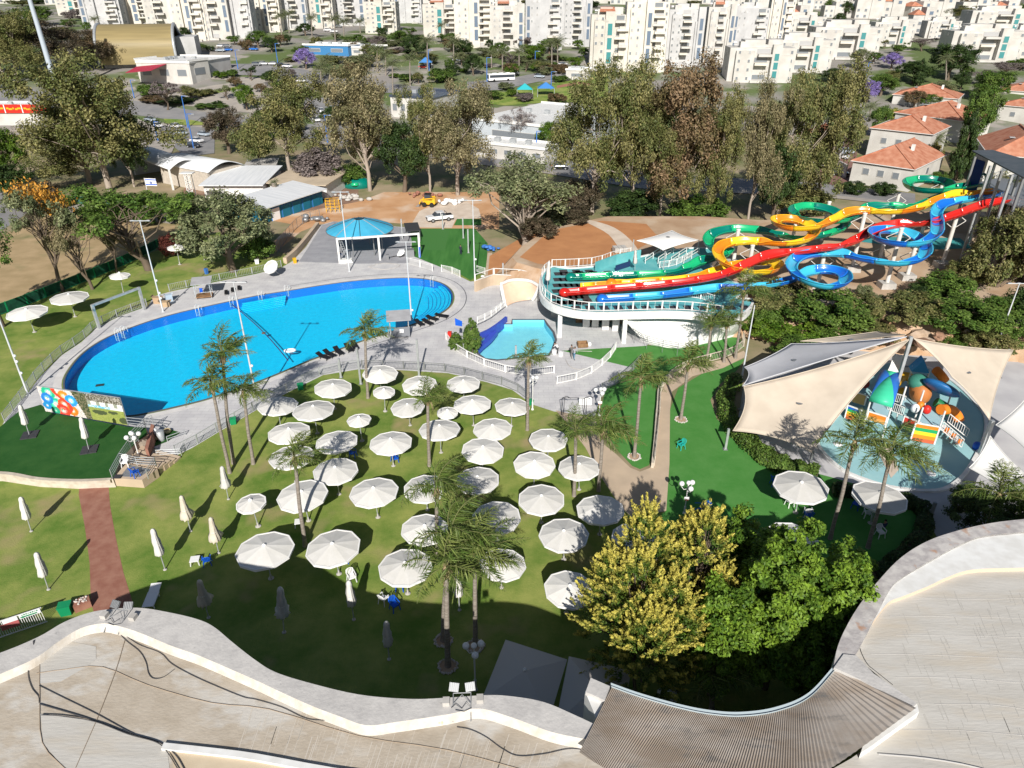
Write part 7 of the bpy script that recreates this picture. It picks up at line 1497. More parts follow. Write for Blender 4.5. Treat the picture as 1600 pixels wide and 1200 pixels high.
mb=MB();mb.add([(-1.35,-.9,.55),(-1.35,.9,.55),(-1.3,.9,.05),(-1.3,-.9,.05),(-1.9,.9,.05),(-1.9,-.9,.05)],[(0,1,2,3),(3,2,4,5),(0,3,5),(1,4,2)]);o=mb.build('bucket',M['greysteel'],t);md=o.modifiers.new('t','SOLIDIFY');md.thickness=.04
for sx in(-.45,.85):
 for sy in(-1,1):mb=MB();mb.tube([(sx,sy*.55,.38),(sx,sy*.82,.38)],.38,14);mb.build('wheel',M['rubber'],t)
gx,gy,gz=G(783,127);t=empty('bus',(gx,gy,gz+.1),R(22),'white city bus with dark windows at the street by the park','bus');t.scale=(.92,)*3
mb=MB();mb.box((0,0,1.75),(12,2.5,2.7));o=mb.build('body',M['whiteplastic'],t);md=o.modifiers.new('b','BEVEL');md.width=.15;md.segments=2;mb=MB();mb.box((.1,0,2.05),(11.4,2.54,1.1));mb.box((-6.0,0,1.9),(.06,2.2,1.5));mb.build('windows',M['glass'],t)
for sx in(-3.6,2.8):
 for sy in(-1,1):mb=MB();mb.tube([(sx,sy*1.0,.5),(sx,sy*1.27,.5)],.5,12);mb.build('wheel',M['rubber'],t)
for k in range(3):mb=MB();mb.box((-3+3*k,0,3.2),(1.6,1.4,.25));mb.build('roof_unit',M['whiteplastic'],t)
x,y=P(272,279,0);t=empty('van',(x,y,0),R(70),'yellow van parked under the white arched roof','van');mb=MB();mb.box((0,0,1.15),(4.2,1.9,1.7),taper=.9);o=mb.build('body',M['yellow'],t);mb=MB();mb.box((-1.5,0,1.55),(1.3,1.86,.6));mb.build('windows',M['glass'],t)
for sx in(-1.3,1.3):
 for sy in(-1,1):mb=MB();mb.tube([(sx,sy*.7,.33),(sx,sy*.97,.33)],.33,12);mb.build('wheel',M['rubber'],t)
 #  TOWN
WIN={}
def win(t,x,y,z,w,h,m,nm='window'):
 k=(round(w,1),round(h,1),m.name)
 if k not in WIN:
  mb=MB();mb.box((0,0,0),(w,.12,h));mb.box((0,.03,0),(w+.25,.1,h+.25),mi=1);me=mb.build(nm,[m,M['whitewall']]);WIN[k]=me.data;bpy.data.objects.remove(me)
 o=bpy.data.objects.new(nm,WIN[k]);col.objects.link(o);o.location=(x,y-.06,z);link_child(o,t);return o
def part(t,nm,m,boxes):
 mb=MB()
 for c,s in boxes:mb.box(c,s)
 return mb.build(nm,m,t)
def apt(key,w,d,fl,seed,wall,glass,glx,balc=1,red=False):
 t=empty('apartment_block',(0,0,-500));r=random.Random(seed);h=fl*3.05
 part(t,'wall',wall,[((0,d/2,h/2),(w,d,h)),((-w*.12,d*.5,h/2+1.3),(w*.31,d*.68,h+2.6)),((w*.33,-.6,h*.4),(w*.2,1.2,h*.8)),((-w*.27,-.9,h*.46),(w*.28,1.8,h*.92)),((glx*w,-1.1,h*.5+.6),(3.6,2.6,h+1.2))])
 part(t,'roof_parapet',M['whitewall'],[((0,d/2,h+.5),(w*.5,d*.55,1.0)),((w*.2,d*.45,h+1.4),(w*.22,d*.4,2.6)),((-w*.25,d*.3,h+1.0),(w*.18,d*.3,2.0))])
 for k in range(3):win(t,glx*w,-2.42,h*(.25+.25*k),1.7,h*.2,glass,'stair_glazing')
 bx=w*.24 if glx<.1 else-w*.02
 for f in range(fl):
  z=1.6+f*3.05
  for wx in(-w*.36,-w*.21):win(t,wx,-1.82,z,.8,1.0,M['shutter' if r.random()<.45 else 'townglass'])if f<fl*.9 and r.random()<.8 else None
  if balc and f%2==0 or f>1:
   part(t,'balcony',M['creamwall' if f%3 else 'whitewall'],[((bx+(f%2)*1.1+r.uniform(-.4,.4),-1.0-.25*(fl-f)*.5,z-1.1),(w*r.uniform(.2,.3),2.2+.25*(fl-f),.9))])
   win(t,bx+(f%2)*.8,-.02,z+.35,w*.2,1.6,M['townglass' if r.random()<.5 else 'shutter'])
  win(t,w*.44,-.02,z,.9,1.1,M['townglass'])
  if f%2:o=win(t,w/2+.02,d*.5,z,1.4,1.2,M['townglass']);o.rotation_euler=(0,0,R(90))
  if f%2:o=win(t,-w/2-.02,d*.4,z,1.4,1.2,M['townglass']);o.rotation_euler=(0,0,R(-90))
 if red:mb=MB();rx=-w*.1;mb.add([(rx-3,-.5,h+1.2),(rx+3,-.5,h+1.2),(rx+2.6,3.5,h+2.8),(rx-2.6,3.5,h+2.8)],[(0,1,2,3)]);o=mb.build('tile_canopy',M['tile'],t);md=o.modifiers.new('t','SOLIDIFY');md.thickness=.2
 for k in range(3):mb=MB();mb.tube([(-w*.4+k*2.2,d*.7,h+1.3),(-w*.4+k*2.2+1.3,d*.7,h+1.3)],.35,8);mb.box((-w*.4+k*2.2+.6,d*.7-1.0,h+.6),(1.4,1.4,.1));mb.build('water_heater',M['white'],t)
 t['w']=w;t['h']=h;PROTO[key]=t
for q_n,q_c in(('townwall_a',(.60,.57,.51)),('townwall_b',(.54,.54,.54))):M[q_n]=mat(q_n,q_c,.8,c2=tuple(v*.82 for v in q_c),scale=.15,detail=8,c3=tuple(v*.7 for v in q_c),scale3=.5,ramp3=(.6,.75))
apt('a1',17,13,8,1,M['whitewall'],M['blueglass'],.42,red=True);apt('a2',20,14,9,2,M['creamwall'],M['blueglass'],.05);apt('a3',15,12,7,3,M['townwall_a'],M['tealglass'],-.02,red=True);apt('a4',22,14,8,4,M['townwall_b'],M['blueglass'],-.45);apt('a5',19,13,9,9,M['townwall_b'],M['blueglass'],.38);apt('t1',26,14,4,5,M['whitewall'],M['tealglass'],.2)
def blockat(key,cx,by,wpx,ty,lab,rz=0,grp='white apartment blocks'):
 x,y,z=G(cx,by);o=copy_tree(PROTO[key]);o.name='apartment_block';w=WPX(y,z+8,wpx);h=ZT(y,ty)-z;o.location=(x,y,z-.2);o.rotation_euler=(0,0,R(rz));s=w/o['w'];o.scale=(s,s,h/o['h']);tag(o,lab,'building',grp)
 for k in('w','h'):del o[k]
for a in[('a2',300,64,52,-30,'cream apartment tower with blue stair glass, first right of the golden barrel roof',12),('a1',340,62,46,-30,'cream white tower with a blank side wall beside a cypress',8),('a4',378,60,40,-28,'tower with stacked terraces right of the cypress'),('a2',418,50,46,-24,'tower with blue glass above the left parking lot',8),('a5',462,46,44,-22,'tower with terraces above the purple jacaranda',6),('a3',502,44,42,-20,'white tower over the blue shed',4),('a5',548,40,52,-14,'white tower with terraces between the blue shed and teal glass',4),('a3',596,52,50,2,'white tower with the first teal glass strip',0),('a4',640,36,40,-16,'white tower set back behind palms, centre left'),('a3',690,58,56,6,'tower with teal glass and a red tile canopy at centre',0),('a2',742,74,62,-10,'tall white block with many small windows at centre',0),('a1',792,80,52,8,'block with a red canopy and blue glass right of centre',0),('a4',850,78,56,-4,'block with stacked terraces above the street trees',0),('a5',900,72,46,-8,'terraced block behind the street end',-4),('a3',950,110,60,22,'nearest tall white block left of the long tree row',-4),('a2',1005,112,64,2,'broad white block with recessed dark stair slot behind the tree row',-4),('a5',1066,104,56,14,'white block with terraces behind the reddish eucalyptus',-4),('a1',1118,100,40,10,'white block with blue glass edge right of the reddish eucalyptus',-6),('a4',1165,94,52,12,'white terraced block set back behind the tree row',-8),('a2',1212,84,36,-12,'tall narrow white wall block at right of centre',-8),('a4',165,44,56,-10,'brownish block partly hidden left of the golden barrel roof',10),('a2',215,40,60,-16,'pale tower behind the golden barrel roof',10),('a1',255,50,44,-24,'slim pale tower touching the top behind the golden roof',10),('a3',118,24,50,-14,'pale beige tower at the top left',10)]:blockat(*a)
for a in[('t1',1185,128,100,74,'low white terrace block with teal glass above the tree row',-6),('t1',1250,112,90,62,'low white terrace building with gable left of the jacarandas',-6),('t1',1318,92,100,42,'long low white block with teal glass right of centre',-8),('t1',1535,96,105,48,'low white block with teal glass at far right',-10),('t1',1600,90,50,46,'grey white block cut by the right edge',-12),('t1',1392,72,60,34,'low white block with a small red roof on the right',-8),('t1',1250,60,70,26,'white terrace row above the red roofed cottages',-8),('t1',1560,50,90,16,'long white block near the top right corner',-10),('t1',1470,60,50,32,'small white block between trees at upper right',-8)]:blockat(*a,grp='low white terrace blocks')
def small(key,w,d,h,red,seed):
 t=empty('house',(0,0,-500));r=random.Random(seed);part(t,'wall',M['whitewall'],[((0,d/2,h/2),(w,d,h)),((w*.3,d*.4,h*.7),(w*.5,d*.9,h*1.4))])
 if red:mb=MB();mb.add([(-w*.55,-.4,h),(w*.1,-.4,h),(w*.1,d+.4,h),(-w*.55,d+.4,h),(-w*.22,d*.3,h+2.2),(-w*.22,d*.7,h+2.2)],[(0,1,4),(1,2,5,4),(2,3,5),(3,0,4,5)]);mb.build('roof',M['tile'],t)
 else:part(t,'roof',M['whitewall'],[((-w*.2,d/2,h+.3),(w*.6,d,.6))])
 for k in range(6):win(t,-w*.4+k%3*w*.28,-.02,1.5+k//3*3,1.3,1.3,M['townglass'])
 win(t,w*.32,-.02+d*.4-d*.45,h*1.1,1.6,1.4,M['blueglass']);PROTO[key]=t
small('h1',11,9,6,True,1);small('h2',12,10,7,False,2);small('h3',9,8,8,True,3);small('h4',14,9,9,False,4)
rt=random.Random(77);HG='small houses far up the hillside'
def hs(cx,by,key,lab,s=1.0,g=HG):
 x,y,z=G(cx,by);o=copy_tree(PROTO[key]);o.name='house';o.location=(x,y,z-.3);o.rotation_euler=(0,0,R(rt.uniform(-25,10)));o.scale=(s,)*3;tag(o,lab,'house',g)
for a in((1243,48,'h3','far house with bright red roof left of the terraces'),(1390,18,'h1','far house with red pyramid roof, topmost right of centre'),(1446,20,'h3','far house with twin red roof, left'),(1478,24,'h1','far house with twin red roof, right'),(1403,62,'h1','house with red roof before the dark trees on the right'),(1437,52,'h3','house with red roof between trees right of the terraces'),(1562,46,'h1','small red roof near the right top block')):hs(*a,s=1.15)
def redhouse(fl_,fr_,depth,hw_,ridge,lab,rz_off=0,z=0.0):
 A=PV(*fl_,z);B=PV(*fr_,z);d=B-A;w=d.length;t=empty('house',A,math.atan2(d.y,d.x),lab,'house','red roofed houses beyond the slides')
 part(t,'wall',M['whitewall'],[((w/2,depth/2,hw_/2),(w,depth,hw_))]);part(t,'gutter',M['white'],[((w/2,-.45,hw_+.02),(w+1,.14,.14)),((-.45,depth/2,hw_+.02),(.14,depth+1,.14)),((w+.45,depth/2,hw_+.02),(.14,depth+1,.14))])
 e=.45;r1=w*.42;mb=MB();mb.add([(-e,-e,hw_),(w+e,-e,hw_),(w+e,depth+e,hw_),(-e,depth+e,hw_),(w/2,r1,hw_+ridge),(w/2,depth-r1*.6,hw_+ridge)],[(0,1,4),(1,2,5,4),(2,3,5),(3,0,4,5)]);o=mb.build('roof',M['tile'],t)
 mb=MB()
 for a,b in(((-e,-e,hw_),(w/2,r1,hw_+ridge)),((w+e,-e,hw_),(w/2,r1,hw_+ridge)),((w/2,r1,hw_+ridge),(w/2,depth-r1*.6,hw_+ridge))):mb.bar(Vector(a)+Vector((0,0,.08)),Vector(b)+Vector((0,0,.08)),.22)
 mb.build('ridge_tiles',M['tile'],o);mb=MB();mb.box((w*.7,depth*.45,hw_+ridge*.8),(.7,.7,1.4));mb.build('chimney',M['white'],o);mb=MB();mb.box((w*.3,depth*.3,hw_+ridge*.72),(1.1,1.3,.12));mb.build('skylight',M['shutter'],o)
 for k in range(3):win(t,w*(.25+.25*k),-.02,hw_*.62,1.3,1.3,M['townglass'])
 o=win(t,w+.02,depth*.5,hw_*.6,1.5,1.4,M['townglass']);o.rotation_euler=(0,0,R(90))
redhouse((1326,285),(1418,300),22,5.0,3.6,'nearest red roofed house with skylights above the clipped bushes')
redhouse((1352,244),(1444,256),17,7.4,3.2,'red roofed house joined behind the nearest one')
redhouse((1392,208),(1496,224),17,6.2,3.8,'upper red roofed house with white gable wall, front half')
redhouse((1388,182),(1486,190),16,7.4,3.4,'upper red roofed house, back half below the dark trees')
redhouse((1532,290),(1650,300),24,7.0,4.2,'red roofed house behind the slide tower at the right edge')
redhouse((1552,196),(1650,206),14,6.5,3.2,'red roofed house at the right edge above the tower')
redhouse((1555,172),(1650,178),14,7.0,3.2,'red roofed house farthest up at the right edge')
redhouse((1238,255),(1300,262),10,7.0,2.4,'house with pink white walls hidden behind the right eucalypts')
x,y=P(1320,270);t=empty('garden_wall',(x,y,0),0,'white retaining garden wall left of the brick driveway','wall');part(t,'slab',M['whitewall'],[((-2.5,2,1.6),(.4,16,3.2)),((-5,9,1.3),(5,.4,2.6))])
def hall(fl_,fr_,depth,h,lab,nm='hall',cat='building',wall='whitewall',roof='white',wins=5,z=None,extra=None):
 g=G(*fl_);g2=G(*fr_);A,B=Vector(g),Vector(g2);d=(B-A);w=d.xy.length;t=empty(nm,(A.x,A.y,min(A.z,B.z)),math.atan2(d.y,d.x),lab,cat)
 part(t,'wall',M[wall],[((w/2,depth/2,h/2),(w,depth,h))]);part(t,'roof',M[roof],[((w/2,depth/2,h+.12),(w+.6,depth+.6,.24)),((w/2,-.1,h+.45),(w+.6,.25,.6)),((w/2,depth+.1,h+.45),(w+.6,.25,.6))])
 for k in range(wins):win(t,w*(k+.5)/wins,-.02,h*.55,w/wins*.5,h*.3,M['townglass'])
 for k in range(3):part(t,'roof_unit',M['pole'],[((w*(.25+.22*k),depth*.5,h+.8),(1.6,1.2,1.1))])
 return t,w
M['paleblue']=mat('pale_blue_cladding',(.50,.54,.57),.6,c2=(.44,.48,.51),scale=.3);M['solar']=mat('solar_roof',(.06,.075,.11),.3);M['shedblue']=mat('blue_shed_wall',(.05,.20,.42),.6);M['gold']=mat('golden_metal_roof',(.30,.235,.11),.5,c2=(.24,.19,.09),scale=.3,stretch=(.2,3,3));M['shedroof']=mat('white_sheet_roof',(.74,.75,.76),.5,c2=(.62,.64,.66),scale=.5,stretch=(6,.3,1));M['roofbeige']=mat('beige_flat_roof',(.55,.45,.33),.9,c2=(.46,.38,.28),scale=.4);M['tealshed']=mat('teal_blue_shed',(.01,.14,.22),.6)
hall((738,226),(872,243),40,7.0,'wide white flat roofed hall behind the leafless tree',wall='paleblue',wins=1)
hall((740,244),(850,257),8,3.6,'low white annex in front of the wide hall')
hall((612,182),(676,190),20,7,'white hall with dark solar roof between eucalyptus tops',roof='solar')
hall((475,84),(545,88),12,4.2,'blue shed with pale flat roof before the towers',wall='shedblue',wins=2)
hall((548,86),(590,88),12,3.4,'white shed right of the blue one',wins=2)
hall((884,124),(918,126),7,3.6,'small white kiosk building by the park lawn',wins=1)
hall((220,128),(302,132),30,7.5,'white flat roofed community building with a grey window panel',wins=3)
hall((300,132),(330,122),26,8.0,'white cube wing of the community building',wins=1)
t,w=hall((-60,196),(85,196),12,5.2,'white low building at the left edge with a red advertising band',wins=0);part(t,'sign_band',M['red'],[((w*.55,-.4,5.2),(w*.85,.2,2.6))]);mb=MB()
for k in range(26):mb.box((w*.16+k*w*.031,-.53,5.1+.25*(k%2)),(.5+.3*(k%3),.04,.5))if k%6 else mb.box((w*.16+k*w*.031,-.53,5.2),(.3,.06,2.6),mi=1)
mb.build('lettering',[M['yellow'],M['whiteplastic']],t)
g=Vector(G(160,110));g2=Vector(G(277,104));d=g2-g;w=d.xy.length;t=empty('barrel_hall',(g.x,g.y,g.z),math.atan2(d.y,d.x),'hall with a big golden brown barrel roof and grey arched end','building');mb=MB();V=[];hb=ZT(g.y,40)-g.z;rb=hb*.55;
for j in range(13):a=math.pi*(j/12)*.5+0;V+=[(0,rb*(1-math.cos(a))*1.5,hb-rb+rb*math.sin(a)),(w,rb*(1-math.cos(a))*1.5,hb-rb+rb*math.sin(a))]
V=[(0,0,2),(w,0,2)]+V+[(0,rb*4,hb-rb),(w,rb*4,hb-rb)];mb.add(V,[(2*j,2*j+1,2*j+3,2*j+2)for j in range(len(V)//2-1)],0,True);mb.build('barrel_roof',M['gold'],t)
mb=MB();mb.tube([(-.3,v[1],v[2])for v in V[::2]],.7,5);mb.tube([(w+.3,v[1],v[2])for v in V[::2]],.7,5);mb.build('end_rib',M['pole'],t);part(t,'wall',M['greywall'],[((w/2,rb*2.2,(hb-rb)/2),(w-1,rb*3.6,hb-rb)),((w+4,rb*2,hb*.35),(8,rb*2,hb*.7))])
x,y,z=G(222,138);mb=MB();mb.add([(x-5,y,z+5.5),(x+6,y-2,z+6.5),(x+8,y+8,z+8),(x-4,y+8,z+7)],[(0,1,2,3)]);o=mb.build('awning',mat('crimson_awning',(.38,.03,.06),.8),None);md=o.modifiers.new('t','SOLIDIFY');md.thickness=.1;tag(o,'crimson fabric awning by the community building','awning')
def arch(fl_,fr_,depth,h,rise,lab,open_=True):
 A=PV(*fl_);B=PV(*fr_);d=B-A;w=d.length;t=empty('arched_shed',A,math.atan2(d.y,d.x),lab,'shed');mb=MB();V=[]
 for j in range(13):u=j/12;V+=[(w*u,-.3,h+rise*math.sin(math.pi*u)),(w*u,depth,h+rise*math.sin(math.pi*u))]
 mb.add(V,[(2*j,2*j+2,2*j+3,2*j+1)for j in range(12)],0,True);o=mb.build('arched_roof',M['shedroof'],t);md=o.modifiers.new('t','SOLIDIFY');md.thickness=.12
 if open_:
  for u in(0,1):
   for v in(0,1):part(t,'post',M['white'],[((w*u,depth*v,h/2),(.35,.35,h))])
  part(t,'back_wall',M['greywall'],[((w/2,depth-.2,h/2),(w,.2,h))])
 else:part(t,'wall',M['stonewall'],[((w/2,depth/2,h/2),(w-.4,depth-.6,h))]);[win(t,w*(k+1)/6,-.02+.3,h*.7,.9,.7,M['townglass'])for k in range(5)]
arch((271,297),(322,288),22,4.6,1.6,'left white arched roof shed open at the front over a yellow van');arch((330,302),(386,288),18,4.6,1.5,'right white arched roof shed with stone walls',False)
def shed(fl_,fr_,depth,h0,h1,roof,wall,lab,doors=0):
 A=PV(*fl_);B=PV(*fr_);d=B-A;w=d.length;t=empty('shed',A,math.atan2(d.y,d.x),lab,'shed');mb=MB();mb.add([(-.5,-1.2,h0),(w+.5,-1.2,h0),(w+.5,depth+.3,h1),(-.5,depth+.3,h1)],[(0,1,2,3)]);o=mb.build('roof',M[roof],t);md=o.modifiers.new('t','SOLIDIFY');md.thickness=.18;part(t,'wall',M[wall],[((w/2,depth/2,h0/2-.1),(w,depth,h0-.3))])
 for k in range(doors):o=part(t,'door',M['tealshed']if k else M['whiteplastic'],[((w*(.2+.17*k),-.1,1.15),(w*.12,.1,2.3))]);
 for k in range(doors):part(t,'door_frame',M['bluesteel'],[((w*(.2+.17*k),-.05,1.2),(w*.135,.08,2.45))])
shed((322,312),(414,312),14,3.4,4.3,'shedroof','white','white shed with a bright flat roof behind the grey green tree')
shed((412,350),(505,318),8,3.2,3.9,'shedroof','tealshed','long shed with white roof and teal blue doors beside the work site',5)
shed((425,308),(512,312),12,3.4,3.6,'roofbeige','white','building with a beige flat roof behind the long white shed');shed((388,282),(432,280),8,3.4,3.4,'concrete' if 'concrete' in M else 'white','greywall','grey flat roofed store between the arched sheds and the beige roof')
x,y=P(306,332);t=empty('lattice_mast',(x,y,0),0,'short white lattice mast left of the grey green tree','mast');h=ZT(y,270);mb=MB()
for sx in(-1,1):
 for sy in(-1,1):mb.bar((sx*.6,sy*.6,0),(sx*.5,sy*.5,h),.12)
for k in range(9):z0,z1=h*k/9,h*(k+1)/9;mb.bar((-.6,-.6,z0),(.55,-.6,z1),.08);mb.bar((.6,-.6,z0),(-.55,-.6,z1),.08);mb.bar((-.6,-.6,z1),(.6,-.6,z1),.08)
mb.build('lattice',M['white'],t);part(t,'platform',M['white'],[((0,0,h),(2.6,1.6,.15))])
x,y=P(238,330);t=empty('flag_pole',(x,y,0),0,'white flag with blue stripes and a blue star on a pole','flag');h=ZT(y,278);mb=MB();mb.tube([(0,0,0),(0,0,h)],.07,6);mb.build('pole',M['white'],t);V=[(u*2.3,.12*math.sin(u*5),h-1.5*v-.1)for v in(0,.12,.26,.74,.88,1)for u in[i/8 for i in range(9)]];mb=MB()
for j in range(5):mb.add(V,[(j*9+i,(j+1)*9+i,(j+1)*9+i+1,j*9+i+1)for i in range(8)],1 if j in(1,3)else 0)
for a0 in(0,math.pi):
 q=[(1.15+.24*math.sin(a0+k*2.0944),-.16,h-.85+.24*math.cos(a0+k*2.0944))for k in range(3)];[mb.bar(q[k],q[(k+1)%3],.06,.03,mi=1)for k in range(3)]
mb.build('flag_cloth',[M['whiteplastic'],M['blueplastic']],t)
x,y,z=G(92,150);t=empty('floodlight_tower',(x,y,z),R(0),'very tall pale blue grey mast with a lamp rack at the top left','light mast');h=46;t.rotation_euler=(0,0,0);mb=MB();mb.tube([(0,0,0),(-.3,0,h*.5),(-.8,0,h)],[1.0,.8,.6],12);mb.build('pole',mat('pale_blue_mast',(.42,.48,.54),.5),t);part(t,'lamp_rack',M['whiteplastic'],[((-.8+i*1.5,-.9,h-3-2*k),(1.2,.5,1.5))for i in(-1.6,1.6)for k in range(4)])
def bpole(px,py,ty,lab):
 x,y,z=G(px,py);h=ZT(y,ty)-z;t=empty('street_lamp',(x,y,z),0,lab,'street lamp','blue street lamp posts');mb=MB();mb.tube([(0,0,0),(0,0,h)],[.2,.12],8);mb.build('post',M['bluesteel'],t);part(t,'arm',M['bluesteel'],[((.8,0,h),(1.8,.14,.14))]);part(t,'lamp_head',M['pole'],[((1.7,0,h-.05),(.8,.35,.18))])
for a in((294,200,150,'blue lamp post on the grass island above the queue of cars'),(303,232,178,'blue lamp post in front of the queue of cars'),(210,153,125,'blue lamp post at the community building'),(247,220,190,'blue grey lamp post on the pavement corner'),(512,224,180,'blue lamp post right of the conical eucalyptus'),(838,245,205,'blue lamp post before the wide white hall'),(372,108,78,'blue lamp post by the parking hedge'),(434,98,68,'blue lamp post above the kerbside cars'),(671,118,78,'blue lamp post among the date palms'),(761,128,90,'blue lamp post beside the bus'),(836,108,80,'blue lamp post by the green fence street'),(1352,124,98,'teal lamp post by the jacaranda'),(861,140,112,'thin blue lamp post on the park lawn')):bpole(*a)
fence([(800,122),(840,114),(900,103)],2.0,'green panelled fence along the street beside the bus',M['greenplastic'],name='panel_fence',step=8,bars=2,z=T(G(850,114)[1])if False else 8.0,infill=mat('faded_green_panel',(.16,.30,.24),.7))
for a,m_,l_ in(((808,148,832,150),'tealshade','teal shade canopy in the far park'),((840,146,866,150),'blueshade','blue shade canopy right of the teal one in the park'),((655,104,675,106),'blueshade','blue canopy above the red car')):
 g=Vector(G(a[0],a[1]+6));w=WPX(g.y,g.z,a[2]-a[0]);t=empty('shade_canopy',(g.x,g.y,g.z),0,l_,'canopy');mb=MB();mb.add([(0,0,3),(w,0,3),(w,w*.8,3),(0,w*.8,3),(w/2,w*.4,5)],[(0,1,4),(1,2,4),(2,3,4),(3,0,4)]);M.setdefault(m_,mat(m_,(.03,.38,.42)if 'teal' in m_ else(.05,.20,.50),.7));mb.build('cloth',M[m_],t)
 for u in(0,1):part(t,'post',M['pole'],[((w*u,0,1.5),(.15,.15,3))])
for i,a in enumerate([(603,118,86),(590,112,78),(668,110,64),(641,134,92),(614,150,100),(524,66,30),(538,66,34),(488,62,28),(452,52,22),(440,54,25),(563,52,34),(709,100,66),(785,112,82),(811,108,82),(862,104,68),(871,102,66),(502,128,106),(516,134,112),(510,118,96),(1476,138,92),(1358,190,168),(1462,250,218),(768,106,84),(690,64,40),(738,58,40),(150,46,30),(1090,150,120)]):
 palm('date1',a[0],a[1],a[0]-(800-a[0])*.004,a[2],'date palm with grey green fan crown, %s'%['left of the paired crowns by the shed','right of paired crowns by the shed','tall one beside blue lamp post','near the khaki eucalyptus','lowest over khaki eucalyptus','under towers above blue shed','second above blue shed','left above blue shed','far left row by towers','far left end of the tower row','before the terraced tower','behind the park street','by the bus stop','right of the bus','left of twin palms at the street end','right of twin palms at the street end','left behind conical eucalyptus','right behind conical eucalyptus','between conical and khaki trees','bright crown above right houses','dark crown left of red roofs','yellowing crown beside the cypress','behind the round dark tree','small one before teal glass','small one at centre towers','small one at top left','inside the long tree row'][i],'date palms in the town',sc=1.5 if i<19 else 1.2,r=.3,skirt=False)
x,y=P(430,318);palm('date1',432,320,428,285,'thick trunked palm with a cropped yellow green crown by the sheds','date palms in the town',sc=.45,r=.75,skirt=False)
tl=random.Random(31);DESC={'round1':'round leafy','round2':'broad leafy','bush1':'low bushy','spread1':'wide thin','sparse1':'pale sparse','euc2':'tall loose'}
def far(px,by,h,w,key,mk,where):tree(key,px,by,by-h,w,mk,'%s %s tree %s'%(DESC[key],{'green':'green','dark':'dark green','bright':'bright green','grey':'greyish','purple':'purple','euc':'olive','twig':'leafless brown','eucred':'rusty'}[mk],where),'trees in the town')
Z=[((650,90,40,46,'round1','dark'),'behind date palms'),((625,70,25,36,'round2','green'),'below the first teal glass'),((740,118,36,34,'round1','dark'),'left of the bus'),((832,100,34,44,'round2','bright'),'at the street corner'),((858,84,26,40,'round1','green'),'below terraces'),((900,108,22,30,'round2','bright'),'beside the white kiosk'),((852,118,16,26,'bush1','grey'),'by the silver car'),((790,140,14,26,'bush1','grey'),'in front of the bus'),((820,158,16,30,'bush1','twig'),'beside the teal canopy'),((770,156,16,34,'round1','green'),'left in the park'),((800,152,14,22,'round2','bright'),'centre of the park'),((870,160,18,30,'bush1','eucred'),'behind the white hall'),((405,75,30,40,'round1','green'),'above the kerbside cars'),((385,78,20,24,'bush1','eucred'),'by the bright blue car'),((425,82,26,30,'round2','dark'),'between lamp posts'),((290,66,26,24,'round1','dark'),'at the golden roof corner'),((312,78,12,22,'bush1','green'),'by the top parking row'),((330,80,10,16,'bush1','dark'),'behind parked cars'),((345,122,14,24,'bush1','bright'),'at the white cube wing'),((362,118,10,18,'bush1','green'),'right of the white cube wing'),((386,172,44,36,'round1','bright'),'left beside the conical eucalyptus'),((240,150,24,44,'bush1','green'),'below the crimson awning'),((262,172,46,50,'spread1','twig'),'over the upper road'),((300,156,22,34,'round2','euc'),'above the upper road'),((275,160,8,60,'bush1','dark'),'along the upper road'),((330,168,8,50,'bush1','green'),'along the parking edge'),((470,88,20,26,'bush1','green'),'by the jacaranda'),((560,104,20,46,'bush1','grey'),'below the white shed'),((520,100,16,40,'bush1','euc'),'below the blue shed'),((590,92,22,30,'round1','green'),'beside paired palms'),((700,66,18,34,'bush1','green'),'before the teal glass tower'),((720,92,34,40,'round2','dark'),'behind the lamp post'),((760,88,16,44,'sparse1','grey'),'before the centre block'),((690,128,26,44,'bush1','green'),'above the khaki eucalyptus'),((735,152,16,34,'bush1','euc'),'left end of the park'),((560,70,18,26,'round1','green'),'by parked cars before towers'),((478,56,22,30,'round1','dark'),'before the left towers'),((245,40,18,34,'round2','green'),'behind the golden roof'),((60,40,34,60,'round1','green'),'at the top left'),((95,62,22,50,'round2','euc'),'at the left of the mast'),((20,60,40,70,'round2','green'),'at the top left corner'),((1340,108,36,36,'sparse1','grey'),'left of the jacaranda'),((1365,100,20,30,'round1','green'),'between jacarandas'),((1310,40,22,20,'round1','dark'),'in the far white town'),((1450,44,18,26,'round1','green'),'by the far red roofs'),((1480,50,20,40,'round2','dark'),'among the far right houses'),((1500,34,26,40,'euc2','euc'),'at upper right'),((1520,20,22,50,'euc2','eucred'),'near the top right'),((1540,134,26,50,'sparse1','twig'),'before the far right block'),((1570,120,26,50,'sparse1','twig'),'right before the far right block'),((1595,110,20,30,'round1','green'),'at the right edge'),((1440,80,22,40,'spread1','twig'),'before the red roofed cottages'),((1300,130,26,44,'round2','dark'),'behind the right eucalypts'),((1530,250,40,36,'round2','green'),'between right houses'),((1520,270,30,30,'bush1','dark'),'in the garden by the tower'),((1465,290,26,30,'bush1','green'),'behind the top green loop'),((1445,240,40,20,'round1','green'),'beside the nearest red house'),((1500,140,30,30,'round1','dark'),'above the upper red house')]
for a,wh in Z:far(*a,wh)
